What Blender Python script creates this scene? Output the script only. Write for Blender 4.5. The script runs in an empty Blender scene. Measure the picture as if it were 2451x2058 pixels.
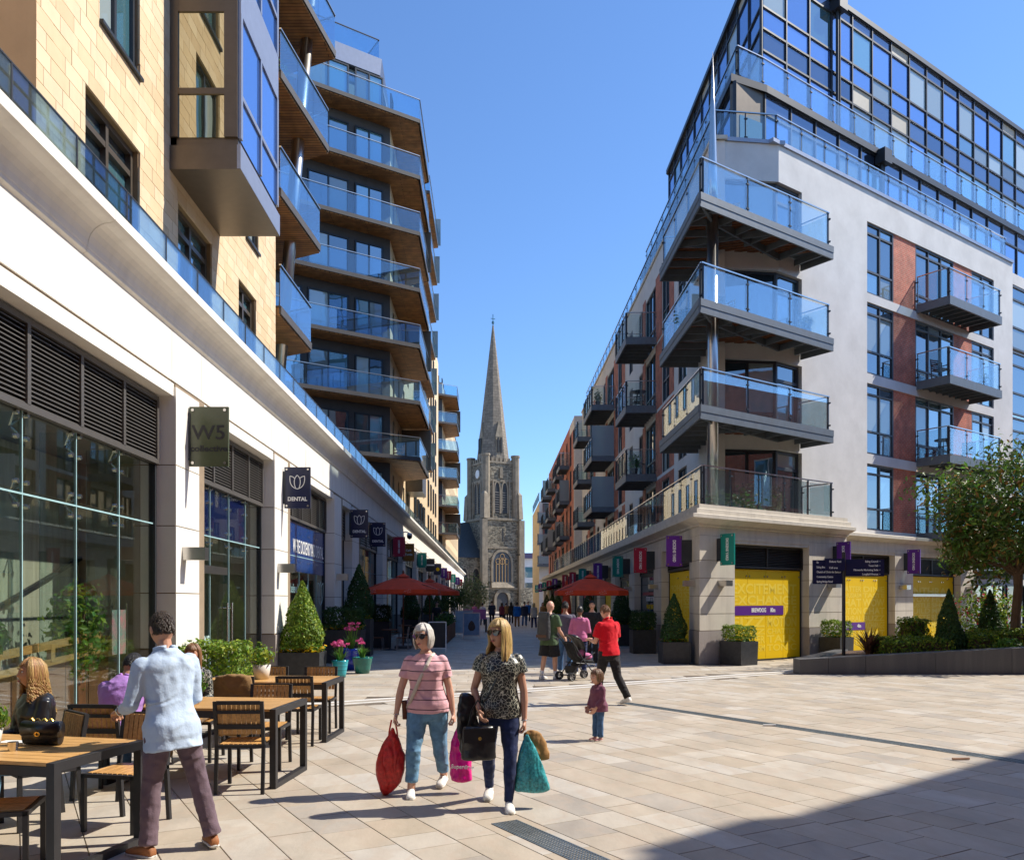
import bpy, bmesh, math, random
from mathutils import Vector, Matrix, noise
R=math.radians
random.seed(7)
S=bpy.context.scene
COL=S.collection
# ------------------------------------------------------------ camera, sky, sun, exposure
cam=bpy.data.objects.new('camera',bpy.data.cameras.new('camera')); COL.objects.link(cam)
cam.location=(0,0,1.78); cam.rotation_euler=(R(90),0,0)
cam.data.sensor_width=36; cam.data.lens=36*2000/2451
cam.data.shift_x=(1225.5-1178)/2451; cam.data.shift_y=(1438-1029)/2451
cam.data.clip_start=.1; cam.data.clip_end=5000
S.camera=cam
SUN_EL=46; SUN_DIR=Vector((.975,.222,0)).normalized()   # horizontal direction towards the sun
W=bpy.data.worlds.new('World'); S.world=W; W.use_nodes=True
nt=W.node_tree; bg=nt.nodes['Background']
sky=nt.nodes.new('ShaderNodeTexSky'); sky.sky_type='NISHITA'; sky.sun_disc=False
sky.sun_elevation=R(SUN_EL); sky.sun_rotation=math.atan2(SUN_DIR.x,SUN_DIR.y)
sky.altitude=0; sky.air_density=1.0; sky.dust_density=.1; sky.ozone_density=9.5
hsv=nt.nodes.new('ShaderNodeHueSaturation'); hsv.inputs['Saturation'].default_value=1.0; nt.links.new(sky.outputs[0],hsv.inputs['Color']); nt.links.new(hsv.outputs[0],bg.inputs[0]); bg.inputs[1].default_value=.15
sun=bpy.data.objects.new('sun',bpy.data.lights.new('sun','SUN')); COL.objects.link(sun)
sun.data.energy=4.6; sun.data.angle=R(.55); sun.data.color=(1,.93,.81)
sd=Vector((SUN_DIR.x*math.cos(R(SUN_EL)),SUN_DIR.y*math.cos(R(SUN_EL)),math.sin(R(SUN_EL))))
sun.rotation_euler=sd.to_track_quat('Z','Y').to_euler()
sun.location=(30,0,60)
S.view_settings.view_transform='Standard'; S.view_settings.look='None'
S.view_settings.exposure=.58; S.view_settings.gamma=1; S.view_settings.use_curve_mapping=False
S.render.engine='CYCLES'
cy=S.cycles; cy.use_denoising=True; cy.max_bounces=7; cy.diffuse_bounces=3; cy.glossy_bounces=4
cy.transparent_max_bounces=24; cy.transmission_bounces=4; cy.caustics_reflective=False; cy.caustics_refractive=False
cy.sample_clamp_indirect=6

# ------------------------------------------------------------ materials
MATS={}
def newmat(name):
    m=bpy.data.materials.new(name); m.use_nodes=True; MATS[name]=m
    return m,m.node_tree.nodes,m.node_tree.links,m.node_tree.nodes['Principled BSDF']
def mat(name,col,rough=.6,metal=0,var=.12,scale=6,bump=.15,bscale=None,spec=.5,detail=4,coords='pos',island=0,sheen=0,stretch=None,col2=None,coat=0,obr=0):
    """principled with noise-varied colour and fine relief"""
    m,N,L,P=newmat(name)
    P.inputs['Roughness'].default_value=rough; P.inputs['Metallic'].default_value=metal
    P.inputs['Specular IOR Level'].default_value=spec
    if sheen: P.inputs['Sheen Weight'].default_value=sheen
    if coat: P.inputs['Coat Weight'].default_value=coat
    if coords=='pos': src=N.new('ShaderNodeNewGeometry').outputs['Position']
    else: src=N.new('ShaderNodeTexCoord').outputs['Object']
    if stretch:
        mp=N.new('ShaderNodeMapping'); mp.inputs['Scale'].default_value=stretch; L.new(src,mp.inputs[0]); src=mp.outputs[0]
    n=N.new('ShaderNodeTexNoise'); n.inputs['Scale'].default_value=scale; n.inputs['Detail'].default_value=detail; n.inputs['Roughness'].default_value=.65
    L.new(src,n.inputs['Vector'])
    c=Vector(col[:3])
    lo=c*(1-var); hi=Vector([min(1,x) for x in (c*(1+var))])
    if col2: hi=Vector(col2)
    rp=N.new('ShaderNodeValToRGB'); rp.color_ramp.elements[0].position=.3; rp.color_ramp.elements[1].position=.7
    rp.color_ramp.elements[0].color=(*lo,1); rp.color_ramp.elements[1].color=(*hi,1)
    L.new(n.outputs['Fac'],rp.inputs[0]); out=rp.outputs[0]
    if island or obr:
        hs=N.new('ShaderNodeHueSaturation')
        if island: rnd=N.new('ShaderNodeNewGeometry').outputs['Random Per Island']
        else: rnd=N.new('ShaderNodeObjectInfo').outputs['Random']
        a=island or obr
        mr=N.new('ShaderNodeMapRange'); mr.inputs[3].default_value=1-a; mr.inputs[4].default_value=1+a
        L.new(rnd,mr.inputs[0]); L.new(mr.outputs[0],hs.inputs['Value'])
        if island:
            mr2=N.new('ShaderNodeMapRange'); mr2.inputs[3].default_value=.485; mr2.inputs[4].default_value=.525
            mm=N.new('ShaderNodeMath'); mm.operation='FRACT'; mu=N.new('ShaderNodeMath'); mu.operation='MULTIPLY'; mu.inputs[1].default_value=7.31
            L.new(rnd,mu.inputs[0]); L.new(mu.outputs[0],mm.inputs[0]); L.new(mm.outputs[0],mr2.inputs[0]); L.new(mr2.outputs[0],hs.inputs['Hue'])
        L.new(out,hs.inputs['Color']); out=hs.outputs[0]
    L.new(out,P.inputs['Base Color'])
    if bump:
        n2=N.new('ShaderNodeTexNoise'); n2.inputs['Scale'].default_value=bscale or scale*6; n2.inputs['Detail'].default_value=3
        L.new(src,n2.inputs['Vector'])
        b=N.new('ShaderNodeBump'); b.inputs['Strength'].default_value=bump; b.inputs['Distance'].default_value=.02
        L.new(n2.outputs['Fac'],b.inputs['Height']); L.new(b.outputs[0],P.inputs['Normal'])
    return m
def leafmat(name,col,var=.35,tr=.35):
    m=mat(name,col,rough=.5,var=.15,scale=3,bump=0,island=var,spec=.35)
    N=m.node_tree.nodes; L=m.node_tree.links; P=N['Principled BSDF']
    t=N.new('ShaderNodeBsdfTranslucent'); mx=N.new('ShaderNodeMixShader'); mx.inputs[0].default_value=tr
    L.new(P.inputs['Base Color'].links[0].from_socket,t.inputs[0])
    L.new(P.outputs[0],mx.inputs[1]); L.new(t.outputs[0],mx.inputs[2]); L.new(mx.outputs[0],N['Material Output'].inputs[0])
    return m
def glassmat(name,tint,refl=.12,edge=.6,rough=.0,dirt=0):
    """thin clear sheet: tinted transparency with a Fresnel reflection"""
    m,N,L,P=newmat(name); N.remove(P)
    t=N.new('ShaderNodeBsdfTransparent'); t.inputs[0].default_value=(*tint,1)
    g=N.new('ShaderNodeBsdfGlossy'); g.inputs['Roughness'].default_value=rough; g.inputs['Color'].default_value=(.95,.97,1,1)
    lw=N.new('ShaderNodeLayerWeight'); lw.inputs[0].default_value=.35
    mr=N.new('ShaderNodeMapRange'); mr.inputs[3].default_value=refl; mr.inputs[4].default_value=edge
    L.new(lw.outputs['Fresnel'],mr.inputs[0])
    mx=N.new('ShaderNodeMixShader'); L.new(mr.outputs[0],mx.inputs[0]); L.new(t.outputs[0],mx.inputs[1]); L.new(g.outputs[0],mx.inputs[2])
    out=mx.outputs[0]
    if dirt:
        d=N.new('ShaderNodeBsdfDiffuse'); d.inputs[0].default_value=(.5,.56,.6,1)
        m2=N.new('ShaderNodeMixShader'); m2.inputs[0].default_value=dirt; L.new(out,m2.inputs[1]); L.new(d.outputs[0],m2.inputs[2]); out=m2.outputs[0]
    L.new(out,N['Material Output'].inputs[0]); return m
def panemat(name,base,refl=.3,edge=.85,tint=(.85,.93,1),wob=.0):
    """glazing with a dim room behind it: dark body plus mirror-like reflection, slightly wavy"""
    m,N,L,P=newmat(name); N.remove(P)
    d=N.new('ShaderNodeBsdfDiffuse')
    g=N.new('ShaderNodeBsdfGlossy'); g.inputs['Roughness'].default_value=.015; g.inputs['Color'].default_value=(*tint,1)
    oi=N.new('ShaderNodeObjectInfo'); hs=N.new('ShaderNodeHueSaturation'); hs.inputs['Color'].default_value=(*base,1)
    mv=N.new('ShaderNodeMapRange'); mv.inputs[3].default_value=.35; mv.inputs[4].default_value=1.9; L.new(oi.outputs['Random'],mv.inputs[0]); L.new(mv.outputs[0],hs.inputs['Value']); L.new(hs.outputs[0],d.inputs[0])
    nz=N.new('ShaderNodeTexNoise'); nz.inputs['Scale'].default_value=1.3; nz.inputs['Detail'].default_value=1
    ge=N.new('ShaderNodeNewGeometry'); L.new(ge.outputs['Position'],nz.inputs['Vector'])
    bp=N.new('ShaderNodeBump'); bp.inputs['Strength'].default_value=.06+wob; bp.inputs['Distance'].default_value=.05; L.new(nz.outputs['Fac'],bp.inputs['Height']); L.new(bp.outputs[0],g.inputs['Normal'])
    lw=N.new('ShaderNodeLayerWeight'); lw.inputs[0].default_value=.4
    mr=N.new('ShaderNodeMapRange'); mr.inputs[3].default_value=refl; mr.inputs[4].default_value=edge; L.new(lw.outputs['Fresnel'],mr.inputs[0])
    mx=N.new('ShaderNodeMixShader'); L.new(mr.outputs[0],mx.inputs[0]); L.new(d.outputs[0],mx.inputs[1]); L.new(g.outputs[0],mx.inputs[2])
    L.new(mx.outputs[0],N['Material Output'].inputs[0]); return m
def brickmat(name,axis,c1,c2,mortar,bw=.225,bh=.075,ms=.01,rough=.75,bump=.5,off=.5,var=.3):
    """courses laid along a horizontal axis on an upright face (axis=(ax,ay)), or on the ground if axis is None"""
    m,N,L,P=newmat(name); P.inputs['Roughness'].default_value=rough
    ge=N.new('ShaderNodeNewGeometry')
    cb=N.new('ShaderNodeCombineXYZ')
    if axis is None:
        L.new(ge.outputs['Position'],cb.inputs[0]) if False else None
        vec=ge.outputs['Position']
    else:
        dt=N.new('ShaderNodeVectorMath'); dt.operation='DOT_PRODUCT'; dt.inputs[1].default_value=(axis[0],axis[1],0); L.new(ge.outputs['Position'],dt.inputs[0])
        sp=N.new('ShaderNodeSeparateXYZ'); L.new(ge.outputs['Position'],sp.inputs[0])
        L.new(dt.outputs['Value'],cb.inputs[0]); L.new(sp.outputs[2],cb.inputs[1]); vec=cb.outputs[0]
    b=N.new('ShaderNodeTexBrick'); b.offset=off; b.inputs['Scale'].default_value=1; b.inputs['Brick Width'].default_value=bw; b.inputs['Row Height'].default_value=bh
    b.inputs['Mortar Size'].default_value=ms; b.inputs['Mortar Smooth'].default_value=.2; b.inputs['Bias'].default_value=0
    b.inputs['Color1'].default_value=(*c1,1); b.inputs['Color2'].default_value=(*c2,1); b.inputs['Mortar'].default_value=(*mortar,1)
    L.new(vec,b.inputs['Vector'])
    nz=N.new('ShaderNodeTexNoise'); nz.inputs['Scale'].default_value=2.5; nz.inputs['Detail'].default_value=5; L.new(ge.outputs['Position'],nz.inputs['Vector'])
    mv=N.new('ShaderNodeMapRange'); mv.inputs[1].default_value=.3; mv.inputs[2].default_value=.7; mv.inputs[3].default_value=1-var; mv.inputs[4].default_value=1+var; L.new(nz.outputs['Fac'],mv.inputs[0])
    hs=N.new('ShaderNodeHueSaturation'); L.new(mv.outputs[0],hs.inputs['Value']); L.new(b.outputs['Color'],hs.inputs['Color']); L.new(hs.outputs[0],P.inputs['Base Color'])
    bp=N.new('ShaderNodeBump'); bp.invert=True; bp.inputs['Strength'].default_value=bump; bp.inputs['Distance'].default_value=.01
    L.new(b.outputs['Fac'],bp.inputs['Height']); L.new(bp.outputs[0],P.inputs['Normal'])
    return m
# frame of the right building's front: UF along it (away from the corner), NF outward
UF=Vector((.8173,.5762,0)); NF=Vector((.5762,-.8173,0))
M={}
M['lime']=mat('limestone_white',(.80,.765,.70),.7,var=.05,scale=1.3,bump=.08,bscale=60)
M['limeR']=mat('limestone_cream',(.62,.56,.46),.7,var=.08,scale=1.4,bump=.1,bscale=60)
M['groove']=mat('stone_joint',(.28,.21,.14),.9,bump=0)
M['granite']=mat('grey_granite',(.33,.29,.27),.55,var=.25,scale=90,bump=.1,bscale=150)
M['darkgranite']=mat('dark_granite',(.085,.085,.09),.5,var=.35,scale=60,bump=.12,bscale=120)
for i,c in enumerate([(.68,.51,.31),(.73,.57,.37),(.64,.47,.28),(.70,.54,.35)]): M['tile%d'%i]=mat('sandstone_tile_%d'%i,c,.75,var=.05,scale=3,bump=.06,bscale=50)
M['mortar']=mat('tile_joint',(.30,.20,.10),.9,bump=0)
M['plaster']=mat('grey_render',(.68,.665,.645),.85,var=.09,scale=.9,bump=.2,bscale=45,detail=7)
M['plasterW']=mat('white_render',(.70,.67,.64),.85,var=.05,scale=1,bump=.15,bscale=45)
M['brickF']=brickmat('red_brick_front',(UF.x,UF.y),(.47,.082,.04),(.54,.12,.06),(.45,.26,.17))
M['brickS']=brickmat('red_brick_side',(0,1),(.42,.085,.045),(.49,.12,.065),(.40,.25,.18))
M['dark']=mat('anthracite_metal',(.035,.04,.048),.42,metal=.3,var=.1,bump=0)
M['darkW']=mat('graphite_panel',(.06,.066,.078),.45,metal=.2,var=.1,bump=0)
M['brown']=mat('bronze_metal_panel',(.145,.115,.085),.38,metal=.55,var=.08,bump=0)
M['greyP']=mat('grey_metal_panel',(.34,.36,.42),.35,metal=.5,var=.06,bump=0)
M['slate']=mat('dark_cladding',(.07,.065,.065),.6,var=.15,scale=2,bump=.05)
M['steel']=mat('stainless_steel',(.62,.60,.57),.22,metal=1,var=.05,bump=0)
M['steelb']=mat('brushed_steel',(.55,.53,.50),.3,metal=1,var=.1,scale=3,bump=0)
M['deckgrey']=mat('painted_steel_deck',(.13,.155,.18),.5,metal=.2,var=.12,bump=.05)
M['soffit']=brickmat('larch_soffit_boards',None,(.50,.25,.085),(.36,.16,.055),(.05,.025,.01),bw=3.2,bh=.13,ms=.012,rough=.55,bump=.6,var=.35)
M['wood']=mat('oiled_teak',(.52,.27,.085),.42,var=.25,scale=5,bump=.1,stretch=(9,1.2,9),col2=(.66,.37,.13),obr=.16)
M['woodX']=mat('oiled_teak_top',(.55,.30,.10),.38,var=.22,scale=4,bump=.06,stretch=(1.2,12,9),col2=(.68,.39,.14),obr=.12)
M['woodD']=mat('reddish_timber',(.20,.075,.03),.55,var=.3,scale=5,bump=.1,stretch=(6,1,1))
M['louvre']=mat('grey_louvre',(.125,.115,.105),.45,metal=.4,var=.06,bump=0)
M['louvreD']=mat('dark_louvre',(.035,.032,.03),.5,metal=.2,var=.06,bump=0)
M['bal']=glassmat('balustrade_glass',(.86,.945,.965),.05,.5,dirt=.015)
M['balB']=glassmat('blue_balustrade_glass',(.68,.86,.95),.10,.6,dirt=.02)
M['frost']=glassmat('frosted_glass',(.40,.55,.55),.06,.4,rough=.3,dirt=.5)
M['pane']=panemat('window_glazing',(.03,.05,.065),.24,.85)
M['paneT']=panemat('teal_glazing',(.07,.17,.20),.34,.9)
M['curt']=panemat('curtained_glazing',(.26,.31,.31),.14,.7)
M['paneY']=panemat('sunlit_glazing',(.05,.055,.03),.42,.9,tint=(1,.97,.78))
M['blueP']=panemat('blue_glazing',(.05,.11,.30),.5,.95,tint=(.62,.76,1))
M['shop']=glassmat('shop_glass',(.92,.955,.93),.03,.22)
M['glassEdge']=mat('glass_edge',(.35,.55,.58),.15,var=.1,bump=0)
M['white']=mat('white_paint',(.80,.80,.78),.6,var=.03,bump=0)
M['black']=mat('matt_black',(.018,.018,.02),.55,var=.1,bump=0)
M['leather']=mat('black_leather',(.014,.013,.014),.28,var=.2,scale=30,bump=.25,bscale=14,coords='obj')
M['planter']=mat('slate_planter',(.03,.031,.034),.5,var=.3,scale=9,bump=.1)
M['soil']=mat('soil_mulch',(.09,.05,.03),.95,var=.4,scale=30,bump=.6)
M['leafC']=leafmat('box_topiary_leaf',(.14,.23,.02)); M['leafD']=leafmat('yew_leaf',(.045,.095,.02)); M['leafY']=leafmat('lime_leaf',(.30,.37,.035))
M['leafM']=leafmat('magnolia_leaf',(.10,.155,.03),tr=.3); M['leafB']=leafmat('magnolia_leaf_underside',(.28,.15,.04),tr=.2); M['leafG']=leafmat('fresh_leaf',(.11,.22,.03)); M['leafO']=leafmat('olive_leaf',(.16,.20,.09)); M['leafR']=leafmat('bronze_flax_leaf',(.11,.045,.03))
M['petal']=leafmat('pink_tulip_petal',(.62,.10,.30)); M['petalY']=leafmat('yellow_pansy_petal',(.75,.45,.01)); M['petalR']=leafmat('red_blossom',(.45,.03,.06))
M['bark']=mat('bark',(.14,.085,.05),.9,var=.3,scale=9,bump=.6,stretch=(3,3,.6))
M['yellow']=mat('yellow_vinyl',(.86,.56,.004),.55,var=.03,scale=1,bump=0,spec=.25)
M['yellowL']=mat('yellow_vinyl_lettering',(.90,.66,.05),.5,var=.02,scale=1,bump=0)
M['purple']=mat('purple_sign',(.105,.018,.24),.35,var=.03,bump=0); M['teal']=mat('teal_sign',(.0,.22,.175),.35,var=.03,bump=0)
M['crimson']=mat('crimson_sign',(.42,.012,.045),.35,var=.03,bump=0); M['orange']=mat('ochre_sign',(.36,.13,.005),.4,var=.05,bump=0)
M['navy']=mat('navy_sign',(.008,.013,.055),.3,var=.05,bump=0); M['olive']=mat('olive_sign',(.085,.10,.055),.25,var=.08,bump=0)
M['navyV']=mat('navy_window_vinyl',(.012,.02,.10),.12,var=.1,bump=0); M['blueV']=mat('blue_window_vinyl',(.006,.045,.20),.15,var=.05,bump=0)
M['silverD']=mat('frosted_lettering',(.45,.62,.58),.4,var=.05,bump=0)
M['rust']=mat('rust_canvas',(.78,.075,.02),.85,var=.12,scale=4,bump=.15,bscale=8,coords='obj')
M['con']=mat('board_marked_concrete',(.40,.38,.29),.85,var=.3,scale=2.5,bump=.25,stretch=(1,4,.4),bscale=12)
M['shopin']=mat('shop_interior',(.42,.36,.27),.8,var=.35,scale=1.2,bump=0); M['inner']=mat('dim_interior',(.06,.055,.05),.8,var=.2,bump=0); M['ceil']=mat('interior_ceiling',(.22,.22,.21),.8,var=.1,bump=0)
M['roof']=mat('slate_roof',(.06,.075,.085),.7,var=.2,scale=4,bump=.3); 
def stonemat(name,c1,c2,c3,scale):
    m,N,L,P=newmat(name); P.inputs['Roughness'].default_value=.9
    ge=N.new('ShaderNodeNewGeometry'); mp=N.new('ShaderNodeMapping'); mp.inputs['Scale'].default_value=(1,1,1.9); L.new(ge.outputs['Position'],mp.inputs[0])
    v=N.new('ShaderNodeTexVoronoi'); v.inputs['Scale'].default_value=scale; L.new(mp.outputs[0],v.inputs['Vector'])
    rp=N.new('ShaderNodeValToRGB'); e=rp.color_ramp.elements; e[0].color=(*c1,1); e[1].color=(*c3,1); x=e.new(.5); x.color=(*c2,1)
    sp=N.new('ShaderNodeSeparateColor'); L.new(v.outputs['Color'],sp.inputs[0]); L.new(sp.outputs[0],rp.inputs[0])
    n=N.new('ShaderNodeTexNoise'); n.inputs['Scale'].default_value=.35; n.inputs['Detail'].default_value=5; L.new(ge.outputs['Position'],n.inputs['Vector'])
    mr=N.new('ShaderNodeMapRange'); mr.inputs[1].default_value=.3; mr.inputs[2].default_value=.7; mr.inputs[3].default_value=.6; mr.inputs[4].default_value=1.25; L.new(n.outputs['Fac'],mr.inputs[0])
    hs=N.new('ShaderNodeHueSaturation'); L.new(mr.outputs[0],hs.inputs['Value']); L.new(rp.outputs[0],hs.inputs['Color']); L.new(hs.outputs[0],P.inputs['Base Color'])
    v2=N.new('ShaderNodeTexVoronoi'); v2.feature='DISTANCE_TO_EDGE'; v2.inputs['Scale'].default_value=scale; L.new(mp.outputs[0],v2.inputs['Vector'])
    m2=N.new('ShaderNodeMapRange'); m2.inputs[2].default_value=.12; L.new(v2.outputs['Distance'],m2.inputs[0])
    b=N.new('ShaderNodeBump'); b.inputs['Strength'].default_value=.8; b.inputs['Distance'].default_value=.06; L.new(m2.outputs[0],b.inputs['Height']); L.new(b.outputs[0],P.inputs['Normal'])
    return m
M['rag']=stonemat('kentish_ragstone',(.10,.09,.07),(.25,.215,.16),(.40,.35,.26),2.5)
M['ash']=mat('weathered_ashlar',(.29,.24,.175),.85,var=.25,scale=1.2,bump=.3,bscale=8)
M['spire']=brickmat('spire_ashlar',(1,.4),(.20,.17,.135),(.255,.215,.17),(.14,.115,.09),bw=1.1,bh=.5,ms=.03,rough=.9,var=.25)
PAVE=[]
for i,(c,c2) in enumerate([((.385,.34,.285),(.455,.40,.34)),((.37,.32,.26),(.44,.38,.315)),((.42,.375,.325),(.48,.435,.38)),((.365,.31,.245),(.43,.365,.295)),((.325,.29,.255),(.39,.35,.31)),((.39,.335,.275),(.45,.39,.325)),((.43,.395,.355),(.48,.445,.405))]):
    c=tuple(x*1.09 for x in c); c2=tuple(x*1.09 for x in c2); c=(c[0]*1.01,c[1],c[2]*.95); c2=(c2[0]*1.01,c2[1],c2[2]*.95)
    m=mat('sandstone_paving_%d'%i,c,.62,var=.14,scale=2.2,bump=.12,bscale=28,detail=8,col2=c2,spec=.35,stretch=(1,.45,1)); PAVE.append(m)
M['joint']=mat('paving_joint',(.16,.13,.10),.95,var=.3,bump=.2)
M['street']=brickmat('street_paving',None,(.40,.345,.28),(.47,.41,.34),(.20,.17,.14),bw=.9,bh=.45,ms=.008,rough=.65,bump=.3,var=.18)
def skin(n,c): return mat(n,c,.48,var=.06,scale=14,bump=.05,coords='obj')
M['skinF']=skin('fair_skin',(.62,.34,.235)); M['skinT']=skin('tanned_skin',(.50,.26,.17)); M['skinM']=skin('medium_skin',(.36,.18,.11)); M['skinD']=skin('brown_skin',(.20,.095,.055))
def cloth(n,c,var=.12,sc=9,b=.35):
    m=mat(n,c,.85,var=var,scale=sc,bump=b*.5,bscale=sc*14,coords='obj',sheen=.1,spec=.2)
    N=m.node_tree.nodes; L=m.node_tree.links; P=N['Principled BSDF']
    tc=N.new('ShaderNodeTexCoord'); mp=N.new('ShaderNodeMapping'); mp.inputs['Scale'].default_value=(1,1,1.5); mp.inputs['Rotation'].default_value=(.5,.6,0); L.new(tc.outputs['Object'],mp.inputs[0])
    n=N.new('ShaderNodeTexNoise'); n.noise_type='RIDGED_MULTIFRACTAL'; n.inputs['Scale'].default_value=5.5; n.inputs['Detail'].default_value=1.6; n.inputs['Distortion'].default_value=.7; L.new(mp.outputs[0],n.inputs['Vector'])
    bp=N.new('ShaderNodeBump'); bp.inputs['Strength'].default_value=.95; bp.inputs['Distance'].default_value=.032; L.new(n.outputs['Fac'],bp.inputs['Height'])
    L.new(P.inputs['Normal'].links[0].from_socket,bp.inputs['Normal']); L.new(bp.outputs[0],P.inputs['Normal'])
    return m

def weather(m,amount=.25,streak=True,spots=False,tint=(.16,.13,.10)):
    """rain streaks, grime patches and (for paving) gum spots laid over a material's colour"""
    N=m.node_tree.nodes; L=m.node_tree.links; P=N['Principled BSDF']; ge=N.new('ShaderNodeNewGeometry')
    src=P.inputs['Base Color'].links[0].from_socket
    mp=N.new('ShaderNodeMapping'); mp.inputs['Scale'].default_value=(2.2,2.2,.16) if streak else (.55,.55,.55); L.new(ge.outputs['Position'],mp.inputs[0])
    n=N.new('ShaderNodeTexNoise'); n.inputs['Scale'].default_value=1.6; n.inputs['Detail'].default_value=7; n.inputs['Roughness'].default_value=.62; L.new(mp.outputs[0],n.inputs['Vector'])
    mr=N.new('ShaderNodeMapRange'); mr.inputs[1].default_value=.48; mr.inputs[2].default_value=.78; mr.inputs[4].default_value=amount; L.new(n.outputs['Fac'],mr.inputs[0])
    mx=N.new('ShaderNodeMix'); mx.data_type='RGBA'; L.new(mr.outputs[0],mx.inputs[0]); L.new(src,mx.inputs[6]); mx.inputs[7].default_value=(*tint,1); out=mx.outputs[2]
    if spots:
        v=N.new('ShaderNodeTexVoronoi'); v.inputs['Scale'].default_value=1.9; L.new(ge.outputs['Position'],v.inputs['Vector'])
        wn=N.new('ShaderNodeSeparateColor'); L.new(v.outputs['Color'],wn.inputs[0])
        r=N.new('ShaderNodeMapRange'); r.inputs[3].default_value=.0; r.inputs[4].default_value=.045; L.new(wn.outputs[0],r.inputs[0])
        lt=N.new('ShaderNodeMath'); lt.operation='LESS_THAN'; L.new(v.outputs['Distance'],lt.inputs[0]); L.new(r.outputs[0],lt.inputs[1])
        mu=N.new('ShaderNodeMath'); mu.operation='MULTIPLY'; mu.inputs[1].default_value=.55; L.new(lt.outputs[0],mu.inputs[0])
        m3=N.new('ShaderNodeMix'); m3.data_type='RGBA'; L.new(mu.outputs[0],m3.inputs[0]); L.new(out,m3.inputs[6]); m3.inputs[7].default_value=(.10,.085,.075,1); out=m3.outputs[2]
        w=N.new('ShaderNodeTexWave'); w.inputs['Scale'].default_value=.9; w.inputs['Distortion'].default_value=14; w.inputs['Detail'].default_value=4; w.inputs['Detail Scale'].default_value=1.4; L.new(ge.outputs['Position'],w.inputs['Vector'])
        wr_=N.new('ShaderNodeMapRange'); wr_.inputs[1].default_value=.6; wr_.inputs[2].default_value=1; wr_.inputs[4].default_value=.32; L.new(w.outputs['Fac'],wr_.inputs[0])
        m4=N.new('ShaderNodeMix'); m4.data_type='RGBA'; L.new(wr_.outputs[0],m4.inputs[0]); L.new(out,m4.inputs[6]); m4.inputs[7].default_value=(.42,.33,.25,1); out=m4.outputs[2]
    L.new(out,P.inputs['Base Color'])
weather(M['lime'],.16); weather(M['limeR'],.3); weather(M['plaster'],.30,False,tint=(.40,.38,.36)); weather(M['plasterW'],.3,False,tint=(.36,.33,.30)); weather(M['granite'],.35); weather(M['darkgranite'],.4,tint=(.2,.19,.18)); weather(M['ash'],.6,tint=(.09,.08,.065)); weather(M['rag'],.55,tint=(.10,.085,.06)); weather(M['spire'],.6,tint=(.10,.085,.07)); weather(M['deckgrey'],.25)
for i in range(4): weather(M['tile%d'%i],.18,tint=(.40,.27,.13))
for m_ in PAVE: weather(m_,.30,False,True,tint=(.24,.195,.15))
# ------------------------------------------------------------ mesh helpers
def par(o,p):
    if p is not None:
        o.parent=p; o.matrix_parent_inverse=p.matrix_basis.inverted()
    return o
def tag(o,label=None,cat=None,group=None,kind=None):
    if label: o['label']=label
    if cat: o['category']=cat
    if group: o['group']=group
    if kind: o['kind']=kind
    return o
def thing(name,label,cat,loc=(0,0,0),rz=0,group=None):
    o=bpy.data.objects.new(name,None); COL.objects.link(o); o.location=loc; o.rotation_euler=(0,0,rz)
    o.empty_display_size=.2
    o.matrix_basis=Matrix.Translation(loc)@Matrix.Rotation(rz,4,'Z')
    return tag(o,label,cat,group)
class Fr:
    """a facade frame: s along, o outward, z up"""
    def __init__(s,org,u,n): s.o=Vector((org[0],org[1],0)); s.u=Vector((u[0],u[1],0)).normalized(); s.n=Vector((n[0],n[1],0)).normalized()
    def __call__(s,a,o,z): return s.o+s.u*a+s.n*o+Vector((0,0,z))
    def mat3(s): return Matrix((s.u,s.n,Vector((0,0,1)))).transposed()
WF=Fr((0,0),(1,0),(0,1))
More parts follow.
